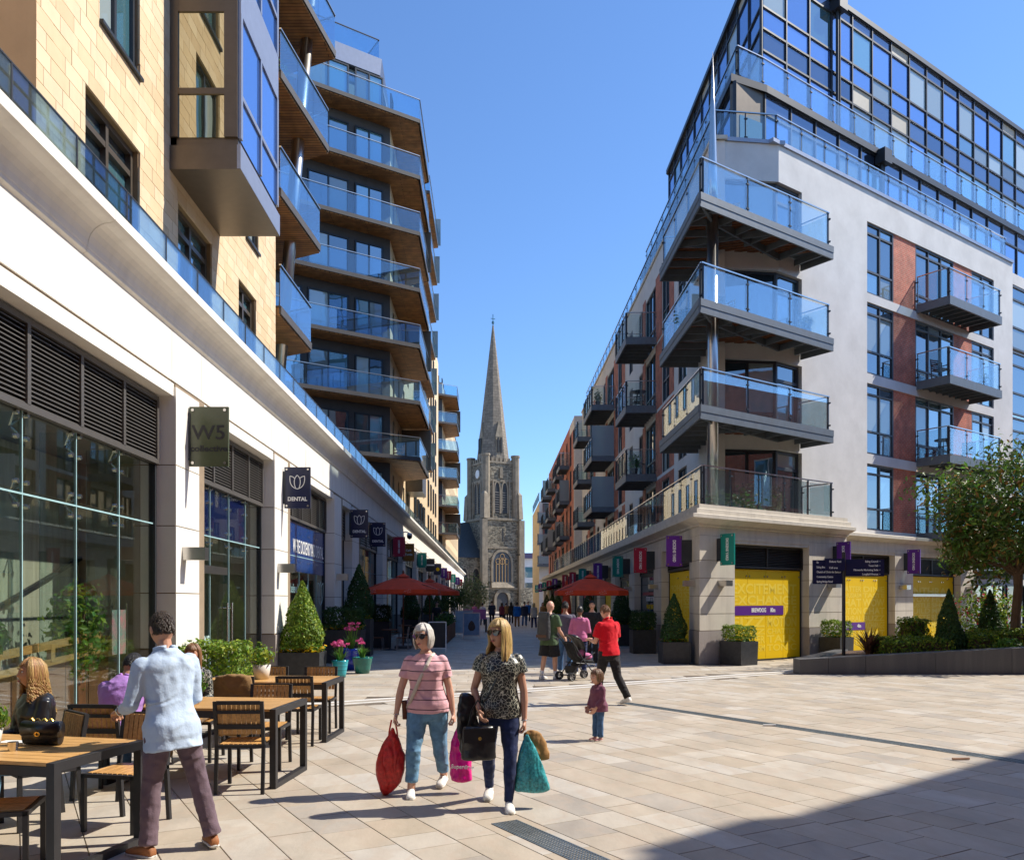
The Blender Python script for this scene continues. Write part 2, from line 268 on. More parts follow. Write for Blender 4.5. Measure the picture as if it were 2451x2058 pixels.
class MB:
    def __init__(s): s.v=[]; s.f=[]; s.m=[]; s.mi=0
    def add(s,vs,fs):
        b=len(s.v); s.v+= [tuple(v) for v in vs]; s.f+= [tuple(i+b for i in f) for f in fs]; s.m+=[s.mi]*len(fs); return s
    def hexa(s,p): return s.add(p,[(0,3,2,1),(4,5,6,7),(0,1,5,4),(1,2,6,5),(2,3,7,6),(3,0,4,7)])
    def box(s,x0,x1,y0,y1,z0,z1,F=None):
        g=(lambda a,b,c:(a,b,c)) if F is None else F
        return s.hexa([g(x0,y0,z0),g(x1,y0,z0),g(x1,y1,z0),g(x0,y1,z0),g(x0,y0,z1),g(x1,y0,z1),g(x1,y1,z1),g(x0,y1,z1)])
    def bar(s,a,b,w,h=None,up=(0,0,1)):
        a=Vector(a);b=Vector(b);d=(b-a); h=h or w
        if d.length<1e-6: return s
        d.normalize(); u=Vector(up)
        if abs(d.dot(u))>.98: u=Vector((1,0,0))
        x=d.cross(u).normalized()*w/2; y=x.cross(d).normalized()*h/2
        return s.hexa([a-x-y,a+x-y,a+x+y,a-x+y,b-x-y,b+x-y,b+x+y,b-x+y])
    def prism(s,poly,z0,z1):
        n=len(poly); vs=[(p[0],p[1],z0) for p in poly]+[(p[0],p[1],z1) for p in poly]
        fs=[tuple(range(n))[::-1],tuple(range(n,2*n))]+[(i,(i+1)%n,(i+1)%n+n,i+n) for i in range(n)]
        return s.add(vs,fs)
    def ext(s,prof,F,s0,s1):
        """closed profile of (o,z) extruded along the frame"""
        n=len(prof); vs=[F(s0,o,z) for o,z in prof]+[F(s1,o,z) for o,z in prof]
        fs=[tuple(range(n)),tuple(range(n,2*n))[::-1]]+[(i,i+n,(i+1)%n+n,(i+1)%n) for i in range(n)]
        return s.add(vs,fs)
    def tube(s,pts,r,n=8,cap=True,sq=None):
        pts=[Vector(p) for p in pts]; rs=r if isinstance(r,(list,tuple)) else [r]*len(pts)
        vs=[];x=None
        for i,p in enumerate(pts):
            d=(pts[min(i+1,len(pts)-1)]-pts[max(i-1,0)]); d=d.normalized() if d.length>1e-9 else Vector((0,0,1))
            if x is None:
                a=Vector((1,0,0)) if abs(d.x)<.9 else Vector((0,1,0)); x=(a-d*a.dot(d)).normalized()
            else: x=(x-d*x.dot(d)).normalized()
            y=d.cross(x); k=rs[i]
            for j in range(n):
                t=2*math.pi*j/n; vs.append(p+x*math.cos(t)*k+y*math.sin(t)*k*(sq or 1))
        fs=[]
        for i in range(len(pts)-1):
            for j in range(n): fs.append((i*n+j,i*n+(j+1)%n,(i+1)*n+(j+1)%n,(i+1)*n+j))
        if cap: fs.append(tuple(range(n))[::-1]); fs.append(tuple((len(pts)-1)*n+j for j in range(n)))
        return s.add(vs,fs)
    def lathe(s,prof,c=(0,0,0),n=16):
        vs=[];c=Vector(c)
        for r,z in prof:
            for j in range(n): t=2*math.pi*j/n; vs.append(c+Vector((r*math.cos(t),r*math.sin(t),z)))
        fs=[(i*n+j,i*n+(j+1)%n,(i+1)*n+(j+1)%n,(i+1)*n+j) for i in range(len(prof)-1) for j in range(n)]
        fs.append(tuple(range(n))[::-1]); fs.append(tuple((len(prof)-1)*n+j for j in range(n)))
        return s.add(vs,fs)
    def mesh(s,name,mats,smooth=False):
        me=bpy.data.meshes.new(name); me.from_pydata(s.v,[],s.f)
        for m in (mats if isinstance(mats,(list,tuple)) else [mats]): me.materials.append(m)
        if any(s.m): me.polygons.foreach_set('material_index',s.m)
        if smooth: me.polygons.foreach_set('use_smooth',[True]*len(me.polygons))
        me.update(); return me
    def build(s,name,mats,parent=None,smooth=False,at=None):
        me=s.mesh(name,mats,smooth)
        bm=bmesh.new(); bm.from_mesh(me); bmesh.ops.recalc_face_normals(bm,faces=bm.faces); bm.to_mesh(me); bm.free()
        o=bpy.data.objects.new(name,me); COL.objects.link(o)
        if at: o.matrix_basis=Matrix.Translation(at)
        return par(o,parent)
_UB={}
def ubox(material,bev=0):
    k=(material.name,bev)
    if k not in _UB:
        b=MB().box(-.5,.5,-.5,.5,-.5,.5); me=b.mesh('block_'+material.name,material); _UB[k]=me
    return _UB[k]
def pbox(name,m,parent,F,s0,s1,o0,o1,z0,z1):
    """one block part: shared unit mesh, placed and scaled in a facade frame"""
    o=bpy.data.objects.new(name,ubox(m)); COL.objects.link(o)
    c=F((s0+s1)/2,(o0+o1)/2,(z0+z1)/2)
    o.matrix_basis=Matrix.Translation(c)@F.mat3().to_4x4()@Matrix.Diagonal((max(abs(s1-s0),1e-4),max(abs(o1-o0),1e-4),max(abs(z1-z0),1e-4),1))
    return par(o,parent)
def link(o,parent=None): COL.objects.link(o); return par(o,parent)
def copy_tree(o,mtx,label=None,group=None,name=None):
    """copy a thing with parts and sub-parts; mtx is the new root matrix"""
    def rec(s,p):
        c=s.copy(); COL.objects.link(c)
        if p is not None: c.parent=p
        for ch in s.children: rec(ch,c)
        return c
    c=rec(o,None); c.matrix_basis=mtx
    if label: c['label']=label
    if group: c['group']=group
    return c
def text(name,body,m,parent,mtx,size,xs=1,align='CENTER',bold=0.0,ext=.002):
    cu=bpy.data.curves.new(name,'FONT'); cu.body=body; cu.size=size; cu.align_x=align; cu.align_y='CENTER'; cu.extrude=ext; cu.offset=bold; cu.resolution_u=3
    t=bpy.data.objects.new(name+'_tmp',cu); COL.objects.link(t)
    dg=bpy.context.evaluated_depsgraph_get(); me=bpy.data.meshes.new_from_object(t.evaluated_get(dg)); bpy.data.objects.remove(t)
    me.materials.clear(); me.materials.append(m)
    o=bpy.data.objects.new(name,me); COL.objects.link(o); o.matrix_basis=mtx@Matrix.Diagonal((xs,1,1,1)); return par(o,parent)
def facing(loc,right,up=(0,0,1)):
    r=Vector(right).normalized(); u=Vector(up).normalized(); n=r.cross(u).normalized()
    return Matrix.Translation(loc)@Matrix((r,u,n)).transposed().to_4x4()
# ------------------------------------------------------------ ground and paving
def sheet(name,poly,z,m,kind='structure'):
    b=MB(); b.add([(p[0],p[1],z) for p in poly],[tuple(range(len(poly)))]); return tag(b.build(name,m),kind=kind)
sheet('ground',[(-1500,-400),(1500,-400),(1500,2500),(-1500,2500)],-.06,M['street'])
paving=sheet('pavement',[(-60,-12),(60,-12),(60,175),(-60,175)],-.012,M['joint'])
PD=Vector((-.497,.868,0)); PC=Vector((.868,.497,0))      # plaza courses: along, across
WL0=Vector((.69,16.67,0)); WLD=Vector((.846,.533,0)); WLN=Vector((-.533,.846,0))
rnd=random.Random(3)
wts=[5,4,4,2.2,3,1.1,2.5]
slabs=[]   # (centre, half-along, half-across, dir, mat)
def course_field(dirA,dirC,a0,a1,c0,c1,w,lens,inside):
    c=c0
    while c<c1:
        wd=w[rnd.randrange(len(w))]; a=a0-rnd.random()
        while a<a1:
            l=rnd.choice(lens); ctr=dirA*(a+l/2)+dirC*(c+wd/2)
            if inside(ctr): slabs.append((ctr,l/2-.004,wd/2-.004,dirA,rnd.choices(range(7),wts)[0]))
            a+=l
        c+=wd
def view(p,m=.6):
    return p.y>2 and p.y*(-.64)-m<p.x<p.y*.66+m
course_field(PD,PC,-8,34,-8,26,[.36,.36,.42],[.36,.45,.52,.6,.75],lambda p:p.y<26 and p.x<22 and p.x>-5.2 and p.y>2.2 and (p-WL0).dot(WLN)<-.30 and view(p,1.5))
course_field(Vector((1,0,0)),Vector((0,1,0)),-5.4,17,10,68,[.45,.45,.6],[.6,.75,.9],lambda p:(p-WL0).dot(WLN)>.32 and p.x>-5.1 and (p.x<5.9 or (p-Vector((5.76,23.2,0))).dot(NF)>-.1) and p.y<68 and view(p,1))
vis=[s for s in slabs if -.62*s[0].y<s[0].x<.66*s[0].y and s[0].y>5.2]
vis.sort(key=lambda s:s[0].y)
near=set(id(s) for s in vis[:300])
rest=MB()
for s in slabs:
    ctr,la,lc,d,mi=s; dc=Vector((d.y,-d.x,0)); z=rnd.uniform(-.0012,.0012)
    if id(s) in near:
        k=('slab',mi)
        if k not in _UB:
            b=MB(); e=.06  # slightly eased top edge
            b.hexa([(-1,-1,-1),(1,-1,-1),(1,1,-1),(-1,1,-1),(-1,-1,.8),(1,-1,.8),(1,1,.8),(-1,1,.8)])
            b.f=b.f[:1]+b.f[2:]; b.m=b.m[:5]
            b.add([(-1,-1,.8),(1,-1,.8),(1,1,.8),(-1,1,.8),(-.993,-.993,1),(.993,-.993,1),(.993,.993,1),(-.993,.993,1)],[(4,5,6,7),(0,1,5,4),(1,2,6,5),(2,3,7,6),(3,0,4,7)])
            _UB[k]=b.mesh('paving_slab',PAVE[mi])
        o=bpy.data.objects.new('paving_slab',_UB[k]); COL.objects.link(o)
        o.matrix_basis=Matrix.Translation(ctr+Vector((0,0,-.01+z)))@Matrix((d,Vector((-d.y,d.x,0)),Vector((0,0,1)))).transposed().to_4x4()@Matrix.Diagonal((la,lc,.01,1)); par(o,paving)
    else:
        rest.mi=mi; p=[ctr+d*(a*la)+dc*(c*lc) for a,c in ((-1,-1),(1,-1),(1,1),(-1,1))]
        b=len(rest.v); rest.v+=[(q.x,q.y,z) for q in p]+[(q.x,q.y,-.011) for q in p]
        for f in ((0,1,2,3),(0,1,5,4),(1,2,6,5),(2,3,7,6),(3,0,4,7)): rest.f.append(tuple(i+b for i in f)); rest.m.append(mi)
tag(rest.build('paving_field',PAVE,paving),kind='stuff')
# far street surface beyond the modelled slabs
b=MB(); b.add([(-5.1,67.8,-.004),(6,67.8,-.004),(6,140,-.004),(-5.1,140,-.004)],[(0,1,2,3)]); tag(b.build('street',M['street']),kind='structure')
# the pale drainage channel that crosses the plaza
WFr=Fr((WL0.x,WL0.y),(WLD.x,WLD.y),(WLN.x,WLN.y))
chan=tag(MB().box(-7.2,9.2,-.3,.3,-.02,.002,WFr).build('channel_bed',PAVE[4]),kind='structure')
M['channel']=mat('white_channel_stone',(.78,.77,.74),.45,var=.04,bump=0)
for o0,w in ((.12,.11),(-.22,.075)):
    a=-7.2
    while a<9.1:
        pbox('channel_stone',M['channel'],chan,WFr,a,min(a+1.2,9.2)-.006,o0,o0+w,-.02,.007); a+=1.2
# slot and grating drains
def grating(name,p0,p1,w,label,cell):
    p0=Vector(p0);p1=Vector(p1); d=(p1-p0); L=d.length; d.normalize(); F=Fr(p0,(d.x,d.y),(d.y,-d.x))
    r=thing(name,label,'drain',p0)
    MB().box(0,L,0,w,-.04,-.004,F).build('sump',M['black'],r)
    b=MB()
    b.box(0,L,0,.012,-.01,.005,F).box(0,L,w-.012,w,-.01,.005,F)
    n=int(L/cell)
    for i in range(n+1):
        a=i*cell; b.box(a-.006 if i else 0,a+.006,.012,w-.012,-.01,.004,F)
    if cell<.06:
        for j in range(1,9): o=w*j/9; b.box(0,L,o-.004,o+.004,-.01,.0035,F)
    M.setdefault('iron',mat('galvanised_grating',(.17,.20,.215),.5,metal=.6,var=.25,scale=8,bump=0))
    b.build('grille',M['iron'],r)
grating('drain_grating',(.2,6.8,0),(1.65,4.3,0),.24,'short steel mesh drain grating set in the nearest paving','.' and .032)
grating('drain_channel',(2.35,14.75,0),(8.9,4.9,0),.22,'long slotted steel drain running diagonally across the plaza',.05)
# litter
tag(MB().box(-.09,.09,-.015,.015,0,.02).build('paper_scrap',M['white'],at=(3.95,11.9,0.004)),'small white paper scrap lying on the sunlit paving','litter')
_t=MB().tube([(-.1,0,.012),(.1,.02,.012)],.013,6); tag(_t.build('paper_tube',cloth('cardboard',(.35,.2,.13)),at=(5.25,9.35,.004)),'short brown paper tube lying at the edge of the shadow','litter')
# ------------------------------------------------------------ right-hand building (wedge plan)
C=Vector((5.76,23.2,0))
FR=Fr(C,(UF.x,UF.y),(NF.x,NF.y))            # ground floor, front
FS=Fr(C,(0,1),(-1,0))                        # ground floor, street side (s runs away from the camera)
FLO=[4.3,7.25,10.2,13.15,16.1]
rb=thing('apartment_building','grey rendered corner apartment building with pointed glass balconies over yellow shopfronts','building',C)
G=[] 
def opening_wall(F,o,th,s0,s1,z0,z1,ops,b):
    """wall slab outside the openings: strips between sorted openings"""
    ss=sorted(set([s0,s1]+[x for q in ops for x in (max(q[0],s0),min(q[1],s1)) if s0<=x<=s1]))
    for a,c in zip(ss,ss[1:]):
        if c-a<1e-4: continue
        m=(a+c)/2; zs=sorted([(q[2],q[3]) for q in ops if q[0]<m<q[1]]); z=z0
        for q0,q1 in zs:
            if q0>z+1e-4: b.box(a,c,o-th,o,z,q0,F)
            z=max(z,q1)
        if z<z1-1e-4: b.box(a,c,o-th,o,z,z1,F)
def window(F,s0,s1,z0,z1,o,parent,fm,pm,cols=2,rows=(1,),fw=.06,dep=.09,name='window',rec=.12,curtain=None,heads=None):
    """framed window: frame part with separate panes; o is the wall face, rec the recess"""
    b=MB(); y1=o-rec+dep; y0=o-rec
    b.box(s0,s1,y0,y1,z0,z0+fw,F).box(s0,s1,y0,y1,z1-fw,z1,F).box(s0,s0+fw,y0,y1,z0+fw,z1-fw,F).box(s1-fw,s1,y0,y1,z0+fw,z1-fw,F)
    cw=(s1-s0-fw)/cols; H=z1-z0-fw; tot=sum(rows); zz=z0+fw/2; zl=[]
    for r_ in rows: zl.append((zz,zz+H*r_/tot)); zz+=H*r_/tot
    for i in range(1,cols): x=s0+fw/2+cw*i; b.box(x-fw/2,x+fw/2,y0,y1-.004,z0+fw,z1-fw,F)
    for a,c in zl[1:]: b.box(s0+fw,s1-fw,y0,y1-.008,a-fw/2,a+fw/2,F)
    w=b.build(name,fm,parent)
    for i in range(cols):
        for k,(a,c) in enumerate(zl):
            m=pm[k] if isinstance(pm,list) else pm
            if callable(m): m=m()
            pbox('pane',m,w,F,s0+fw/2+cw*i+fw/2,s0+fw/2+cw*(i+1)-fw/2,y0+.02,y0+.035,a+fw/2,c-fw/2)
    return w
rw=random.Random(11)
def rp(): return rw.choice([M['pane'],M['pane'],M['paneT'],M['curt']])
def balustrade(pts,z0,h,parent,step=1.25,gm='bal',post=True,rail='steel',clips=True,gap=.04,name='balustrade'):
    """handrail mesh part with glass panels and posts as its sub-parts, following a polyline of (x,y)"""
    b=MB(); P3=[Vector((p[0],p[1],z0+h)) for p in pts]
    for a,c in zip(P3,P3[1:]): b.bar(a,c,.055,.035)
    r=b.build(name,M[rail],parent)
    for a,c in zip(P3,P3[1:]):
        d=c-a; L=d.length; d.normalize(); n=max(1,round(L/step)); F=Fr(a,(d.x,d.y),(d.y,-d.x)); l=L/n
        for i in range(n):
            pbox('glass_panel',M[gm],r,F,i*l+gap,(i+1)*l-gap,-.006,.006,z0+.06,z0+h-.07)
        if post:
            for i in range(n+1):
                q=MB(); x=i*l; q.box(x-.012,x+.012,-.07,-.012,z0-.02,z0+h-.02,F)
                if clips:
                    for zc in (z0+.18,z0+h-.2): q.box(x-.055,x+.055,-.02,.018,zc-.02,zc+.02,F)
                q.build('post',M['dark'],r)
    return r
# --- ground floor: piers of coursed stone, shopfronts between them
def pier(F,s0,s1,o,z1,parent,m,joints,base=.95,rev=.3):
    core=pbox('pier',M['groove'],parent,F,s0+.012,s1-.012,o-.75,o-.012,0,z1)
    pbox('plinth',M['granite'],core,F,s0-.01,s1+.01,o-.74,o+.02,0,base-.012)
    zz=[base]+joints+[z1]
    for a,c in zip(zz,zz[1:]): pbox('stone_block',m,core,F,s0,s1,o-.74,o,a+.008,c-.008)
    return core
JR=[1.42,1.92,2.42,2.92]
def louvre(F,s0,s1,o,z0,z1,parent,m,div,pitch=.05,fr=.05):
    b=MB(); b.box(s0,s1,o-.06,o+.02,z1-fr,z1,F).box(s0,s1,o-.06,o+.02,z0,z0+fr,F)
    for x in [s0]+div+[s1]:
        a=min(max(x-fr/2,s0),s1-fr); b.box(a,a+fr,o-.06,o+.024,z0+fr,z1-fr,F)
    p=b.build('louvre_panel',m,parent)
    q=MB(); z=z0+fr
    while z<z1-fr-.01:
        q.hexa([F(s0+.01,o-.05,z+pitch*.7),F(s1-.01,o-.05,z+pitch*.7),F(s1-.01,o+.0,z+.004),F(s0+.01,o+.0,z+.004),F(s0+.01,o-.05,z+pitch*.95),F(s1-.01,o-.05,z+pitch*.95),F(s1-.01,o+.0,z+pitch*.3),F(s0+.01,o+.0,z+pitch*.3)]); z+=pitch
    tag(q.build('louvre_slat',m,p),kind='stuff')
    pbox('louvre_back',M['black'],p,F,s0+.005,s1-.005,o-.12,o-.08,z0,z1)
    return p
WORDS=['EXCITEMENT','EXCHANGE','TALK','FIZZ','BUZZ','CHATTER','ENTHUSIASM','CHAT','MOTION','ENTHRAL','WOW','RUSTLE','BUILD','TASTE','MEET','JOY','DINE','SHOP','GATHER','UTTER','HUM','MINGLE','CHAT','TONIC']
rwd=random.Random(5)
def wordwall(F,s0,s1,z0,z1,o,parent,seq):
    """tone-on-tone lettering filling a vinyl"""
    M4=lambda s,z:facing(F(s,o,z),F.u)
    z=z1-.1; i=0; t=MB()
    lines=[]; W_=s1-s0-.3
    k=0
    while z>z0+.15:
        w=seq[k%len(seq)]; k+=1; h=rwd.choice([.18,.22,.3,.26,.34])
        if z-h<z0+.05: break
        lines.append((w,z-h/2,h)); z-=h+.02
    for w,zc,h in lines:
        left=s0+.12; W2=W_
        t=text('vinyl_word',w,M['yellowL'],parent,facing(F(left,o,zc),F.u),h*1.25,1,'LEFT',.006*h/.2,.0005)
        wid=max(.05,max(v.co.x for v in t.data.vertices)); 
        if wid<W2*.55:
            w2=seq[(k*7+3)%len(seq)]; k+=3
            t.matrix_basis=t.matrix_basis@Matrix.Diagonal((W2*.5/wid,1,1,1))
            t2=text('vinyl_word',w2,M['yellowL'],parent,facing(F(left+W2*.53,o,zc),F.u),h*1.25,1,'LEFT',.006*h/.2,.0005)
            wd=max(v.co.x for v in t2.data.vertices); t2.matrix_basis=t2.matrix_basis@Matrix.Diagonal((W2*.47/wd,1,1,1))
        else: t.matrix_basis=t.matrix_basis@Matrix.Diagonal((W2/wid,1,1,1))
def vinyl_front(F,s0,s1,o,parent,seq,n=4,zt=2.72):
    """full-height glazed front covered with yellow vinyl, in upright panes with patch fittings"""
    w=(s1-s0)/n
    fr=MB().box(s0-.03,s0,o-.06,o+.03,0,zt,F).box(s1,s1+.03,o-.06,o+.03,0,zt,F).box(s0-.03,s1+.03,o-.06,o+.025,-.02,.03,F).build('shopfront_frame',M['dark'],parent)
    for i in range(n):
        pbox('vinyl_panel',M['yellow'],fr,F,s0+i*w+.006,s0+(i+1)*w-.006,o-.012,o,.035,zt)
        for dx in (.07,w-.07):
            q=MB().tube([F(s0+i*w+dx,o,zt-.2),F(s0+i*w+dx,o+.02,zt-.2)],.024,8); q.build('patch_fitting',M['steel'],fr)
    wordwall(F,s0,s1,.05,zt-.32,o+.002,fr,seq)
    return fr
def podium_side(F,bays,parent,z1=3.95):
    pass
# front plane A: corner pier, bay 1, pier; plane B set back .8
def corner_pier():
    pl=lambda e:[tuple(Vector((C.x-e,C.y-e*1.6,0)))[:2],tuple(FR(1.5,e,0))[:2],tuple(FR(1.5,-.7,0))[:2],(C.x+.9,C.y+1.2),(C.x-e,C.y+1.2)]
    core=MB().prism(pl(-.014),0,3.62).build('pier',M['groove'],rb)
    MB().prism(pl(.02),0,.94).build('plinth',M['granite'],core)
    zz=[.95]+JR+[3.62]
    for a,c in zip(zz,zz[1:]): MB().prism(pl(0),a+.008,c-.008).build('stone_block',M['limeR'],core)
corner_pier()
pier(FR,5.08,7.05,0,3.62,rb,M['limeR'],JR)
vinyl_front(FR,1.58,5.0,-.28,rb,WORDS)
louvre(FR,1.5,5.08,-.24,2.75,3.42,rb,M['louvreD'],[3.3])
b=MB()
b.box(1.5,5.08,-.75,-.02,3.44,3.62,FR)          # lintel stepped architrave
b.box(1.5,5.08,-.1,.0,3.53,3.622,FR)
b.build('lintel',M['limeR'],rb)
FB=Fr(FR(0,-.8,0),(UF.x,UF.y),(NF.x,NF.y))
MB().box(7.05,7.35,-1.0,0,0,3.62,FB).build('return_wall',M['limeR'],rb)
for a,c in ((11.5,12.75),(16.35,17.6)): pier(FB,a,c,0,3.62,rb,M['limeR'],JR)
pier(FB,7.36,8.1,0,3.62,rb,M['limeR'],JR)
vinyl_front(FB,8.16,11.46,-.28,rb,WORDS[5:]+WORDS[:5])
vinyl_front(FB,12.8,16.3,-.28,rb,WORDS[9:]+WORDS[:9])
for a,c in ((8.1,11.5),(12.75,16.35)):
    louvre(FB,a,c,-.24,2.75,3.42,rb,M['louvreD'],[(a+c)/2])
    MB().box(a,c,-.75,-.02,3.44,3.62,FB).box(a,c,-.1,0,3.53,3.622,FB).build('lintel',M['limeR'],rb)
# third-bay door: horizontal push bar and little red poster
pbox('push_bar',M['steelb'],rb,FB,12.95,16.0,-.24,-.19,1.95,2.05)
pbox('red_notice',M['crimson'],rb,FB,15.5,16.05,-.275,-.27,.62,.85)
# purple distance arrows on the vinyls
def arrow(F,s0,s1,z0,z1,o,txt,parent,tip=True):
    pts=[(s0,(z0+z1)/2),(s0+.12,z1),(s1,z1),(s1,z0),(s0+.12,z0)] if tip else [(s0,z0),(s0,z1),(s1,z1),(s1,z0)]
    q=MB(); n=len(pts); q.add([F(s,o,z) for s,z in pts]+[F(s,o+.004,z) for s,z in pts],[tuple(range(n)),tuple(range(n,2*n))]+[(i,(i+1)%n,(i+1)%n+n,i+n) for i in range(n)])
    a=q.build('purple_arrow',M['purple'],parent)
    for t,f in txt: text('lettering',t,M['white'],a,facing(F(s0+(s1-s0)*f,o+.006,(z0+z1)/2),F.u),(z1-z0)*.62,.8,'CENTER',.006)
arrow(FR,1.75,4.15,1.36,1.64,-.272,[('BREWDOG',.5),('80m',.78)],rb)
arrow(FB,8.3,10.0,.76,1.03,-.272,[('BENETA',.38),('40m',.78)],rb,False)
# --- street side ground floor
def street_bay(s0,s1,kind):
    o=-.28
    if kind=='yellow': vinyl_front(FS,s0,s1,o,rb,WORDS[2:],3)
    else:
        fr=MB().box(s0-.03,s0,o-.06,o+.03,0,2.72,FS).box(s1,s1+.03,o-.06,o+.03,0,2.72,FS).box(s0,s1,o-.06,o+.028,2.70,2.75,FS).build('shopfront_frame',M['dark'],rb)
        n=max(2,int((s1-s0)/1.4)); w=(s1-s0)/n
        for i in range(n): pbox('shop_pane',M['pane'] if kind!='lit' else M['paneY'],fr,FS,s0+i*w+.01,s0+(i+1)*w-.01,o-.012,o,.03,2.7)
        if kind=='dark':
            fc=lambda z:facing(FS(s0+(s1-s0)/2,o+.004,z),(0,-1,0))
            text('shop_lettering',"IT DOESN'T GET MUCH",M['white'],fr,fc(1.85),.24,.75,'CENTER',.006); text('shop_lettering','WILDER THAN THIS',M['yellow'],fr,fc(1.55),.24,.8,'CENTER',.006)
            pbox('red_strip',M['crimson'],fr,FS,s0+.3,s1-.3,o,o+.003,2.0,2.12); pbox('door_pull',M['steel'],fr,FS,s0+.9,s0+.93,o+.02,o+.05,.8,1.9)
    louvre(FS,s0-.06,s1+.06,-.24,2.75,3.42,rb,M['louvreD'],[],pitch=.07)
    MB().box(s0-.06,s1+.06,-.75,-.02,3.44,3.62,FS).build('lintel',M['limeR'],rb)
kinds=['yellow','dark','lit','yellow','lit','dark','lit','yellow','lit','dark','lit']
s=1.3; i=0
while s<70:
    street_bay(s,s+3.9,kinds[i%len(kinds)]); pier(FS,s+3.96,s+5.3,0,3.62,rb,M['limeR'],JR); s+=5.36; i+=1
# entablature and cornice
profA=[(-1.3,3.62),(-.02,3.62),(-.02,3.86),(.05,3.88),(.05,3.93),(.1,3.97),(.32,4.06),(.32,4.16),(.14,4.2),(.14,4.33),(.02,4.36),(.02,4.48),(-1.3,4.48)]
def cornice_poly(path,prof,name,m,parent,inner):
    """mitred profile swept along a plan polyline; offsets measured to the outside"""
    n=len(path); P=[Vector((p[0],p[1],0)) for p in path]; nor=[]
    for a,c in zip(P,P[1:]):
        d=(c-a).normalized(); nor.append(Vector((d.y,-d.x,0)))
    rows=[]
    for i in range(n):
        if i==0: q=nor[0]; kf=1
        elif i==n-1: q=nor[-1]; kf=1
        else: q=(nor[i-1]+nor[i]).normalized(); kf=1/max(.35,q.dot(nor[i]))
        rows.append([P[i]+q*(o*(kf if o>-.5 else min(kf,1.2)))+Vector((0,0,z)) for o,z in prof])
    b=MB(); k=len(prof); b.v=[tuple(v) for r_ in rows for v in r_]
    for i in range(n-1):
        for j in range(k): b.f.append((i*k+j,i*k+(j+1)%k,(i+1)*k+(j+1)%k,(i+1)*k+j)); b.m.append(0)
    b.f.append(tuple(range(k))); b.f.append(tuple((n-1)*k+j for j in range(k))); b.m+=[0,0]
    return b.build(name,m,parent)
end=FR(7.15,0,0)
cornice_poly([(C.x,96),(C.x,C.y),(end.x,end.y)],profA,'cornice',M['limeR'],rb,None)
profB=[(-.6,3.62),(-.02,3.62),(-.02,3.9),(.08,3.95),(.22,4.02),(.22,4.12),(.06,4.16),(-.6,4.16)]
b=MB(); b.ext(profB,FB,7.15,17.7); b.build('cornice',M['limeR'],rb)
# --- upper walls: chamfer corner between (XW,26.6) and the front
XW=7.1
FU=Fr(FR(0,-1.2,0),(UF.x,UF.y),(NF.x,NF.y)); sch=5.2     # front upper wall starts at s=sch
cR=FU(sch,0,0); cL=Vector((XW,26.9,0))
cd=(cR-cL).normalized(); FC=Fr(cL,(cd.x,cd.y),(cd.y,-cd.x)); Lc=(cR-cL).length
WT=[(4.35,6.75),(7.1,9.65),(10.0,12.58),(12.9,15.48)]
CT=[(4.5,6.7),(7.3,9.6),(10.25,12.5),(13.2,15.4)]
ops=[]
for z0,z1 in CT: ops.append((sch-.01,sch+1.25,z0,z1))
colsF=[(10.35,12.2),(13.75,16.7),(18.2,20.05)]
for z0,z1 in WT:
    for a,c in colsF: ops.append((a,c,z0,z1))
    ops.append((12.2,13.75,z0,z1)); ops.append((16.7,18.2,z0,z1))
b=MB(); opening_wall(FU,0,.4,sch,21.4,4.2,16.6,ops,b)
b.box(21.4,21.8,-1.6,0,4.2,16.6,FU)
# chamfer wall
opening_wall(FC,0,.4,0,Lc,4.2,16.6,[(.25,Lc+.1,z0,z1) for z0,z1 in CT],b)
b.build('wall',M['plaster'],rb)
MB().box(sch-.35,21.8,-.45,.06,16.6,16.72,FU).box(0,Lc+.2,-.45,.06,16.602,16.722,FC).build('coping',M['greyP'],rb)
# street-side upper wall
FW=Fr((XW,0),(0,1),(-1,0))
opsS=[]
def street_cols(y0,y1):
    L=[];y=y0
    return L
SC=[(30.5,31.9),(33.4,34.9),(36.2,38.6),(39.3,40.4),(42.2,43.3),(45.6,47.0),(48.6,51.4),(52.2,53.4),(55.4,56.6),(58.5,60.5),(62,63.2)]
BRK=[(32.6,36.2),(38.6,39.3),(44.6,45.6),(47.0,48.6),(51.4,52.2),(57.4,58.5),(60.5,62)]
for z0,z1 in WT:
    for a,c in SC: opsS.append((a,c,z0 if (c-a)>1.3 else z0+.5,z1))
b=MB(); opening_wall(FW,0,.4,26.9,66,4.2,16.6,opsS,b); b.build('wall',M['plasterW'],rb)
for a,c in BRK:
    for z0,z1 in WT: 
        ws=[q for q in SC if a-.01<(q[0]+q[1])/2<c+.01]
        bb=MB(); opening_wall(FW,.02,.015,a,c,z0,z1+.2,[(q[0],q[1],z0-.1,z1) for q in ws],bb); bb.build('brick_panel',M['brickS'],rb)
for z0,z1 in WT:
    for a,c in SC: window(FW,a,c,z0 if (c-a)>1.3 else z0+.5,z1,0,rb,M['dark'],rp,cols=2 if c-a<2 else 3,rows=(1,2))
MB().box(26.8,66.1,-.45,.06,16.602,16.722,FW).build('coping',M['limeR'],rb)
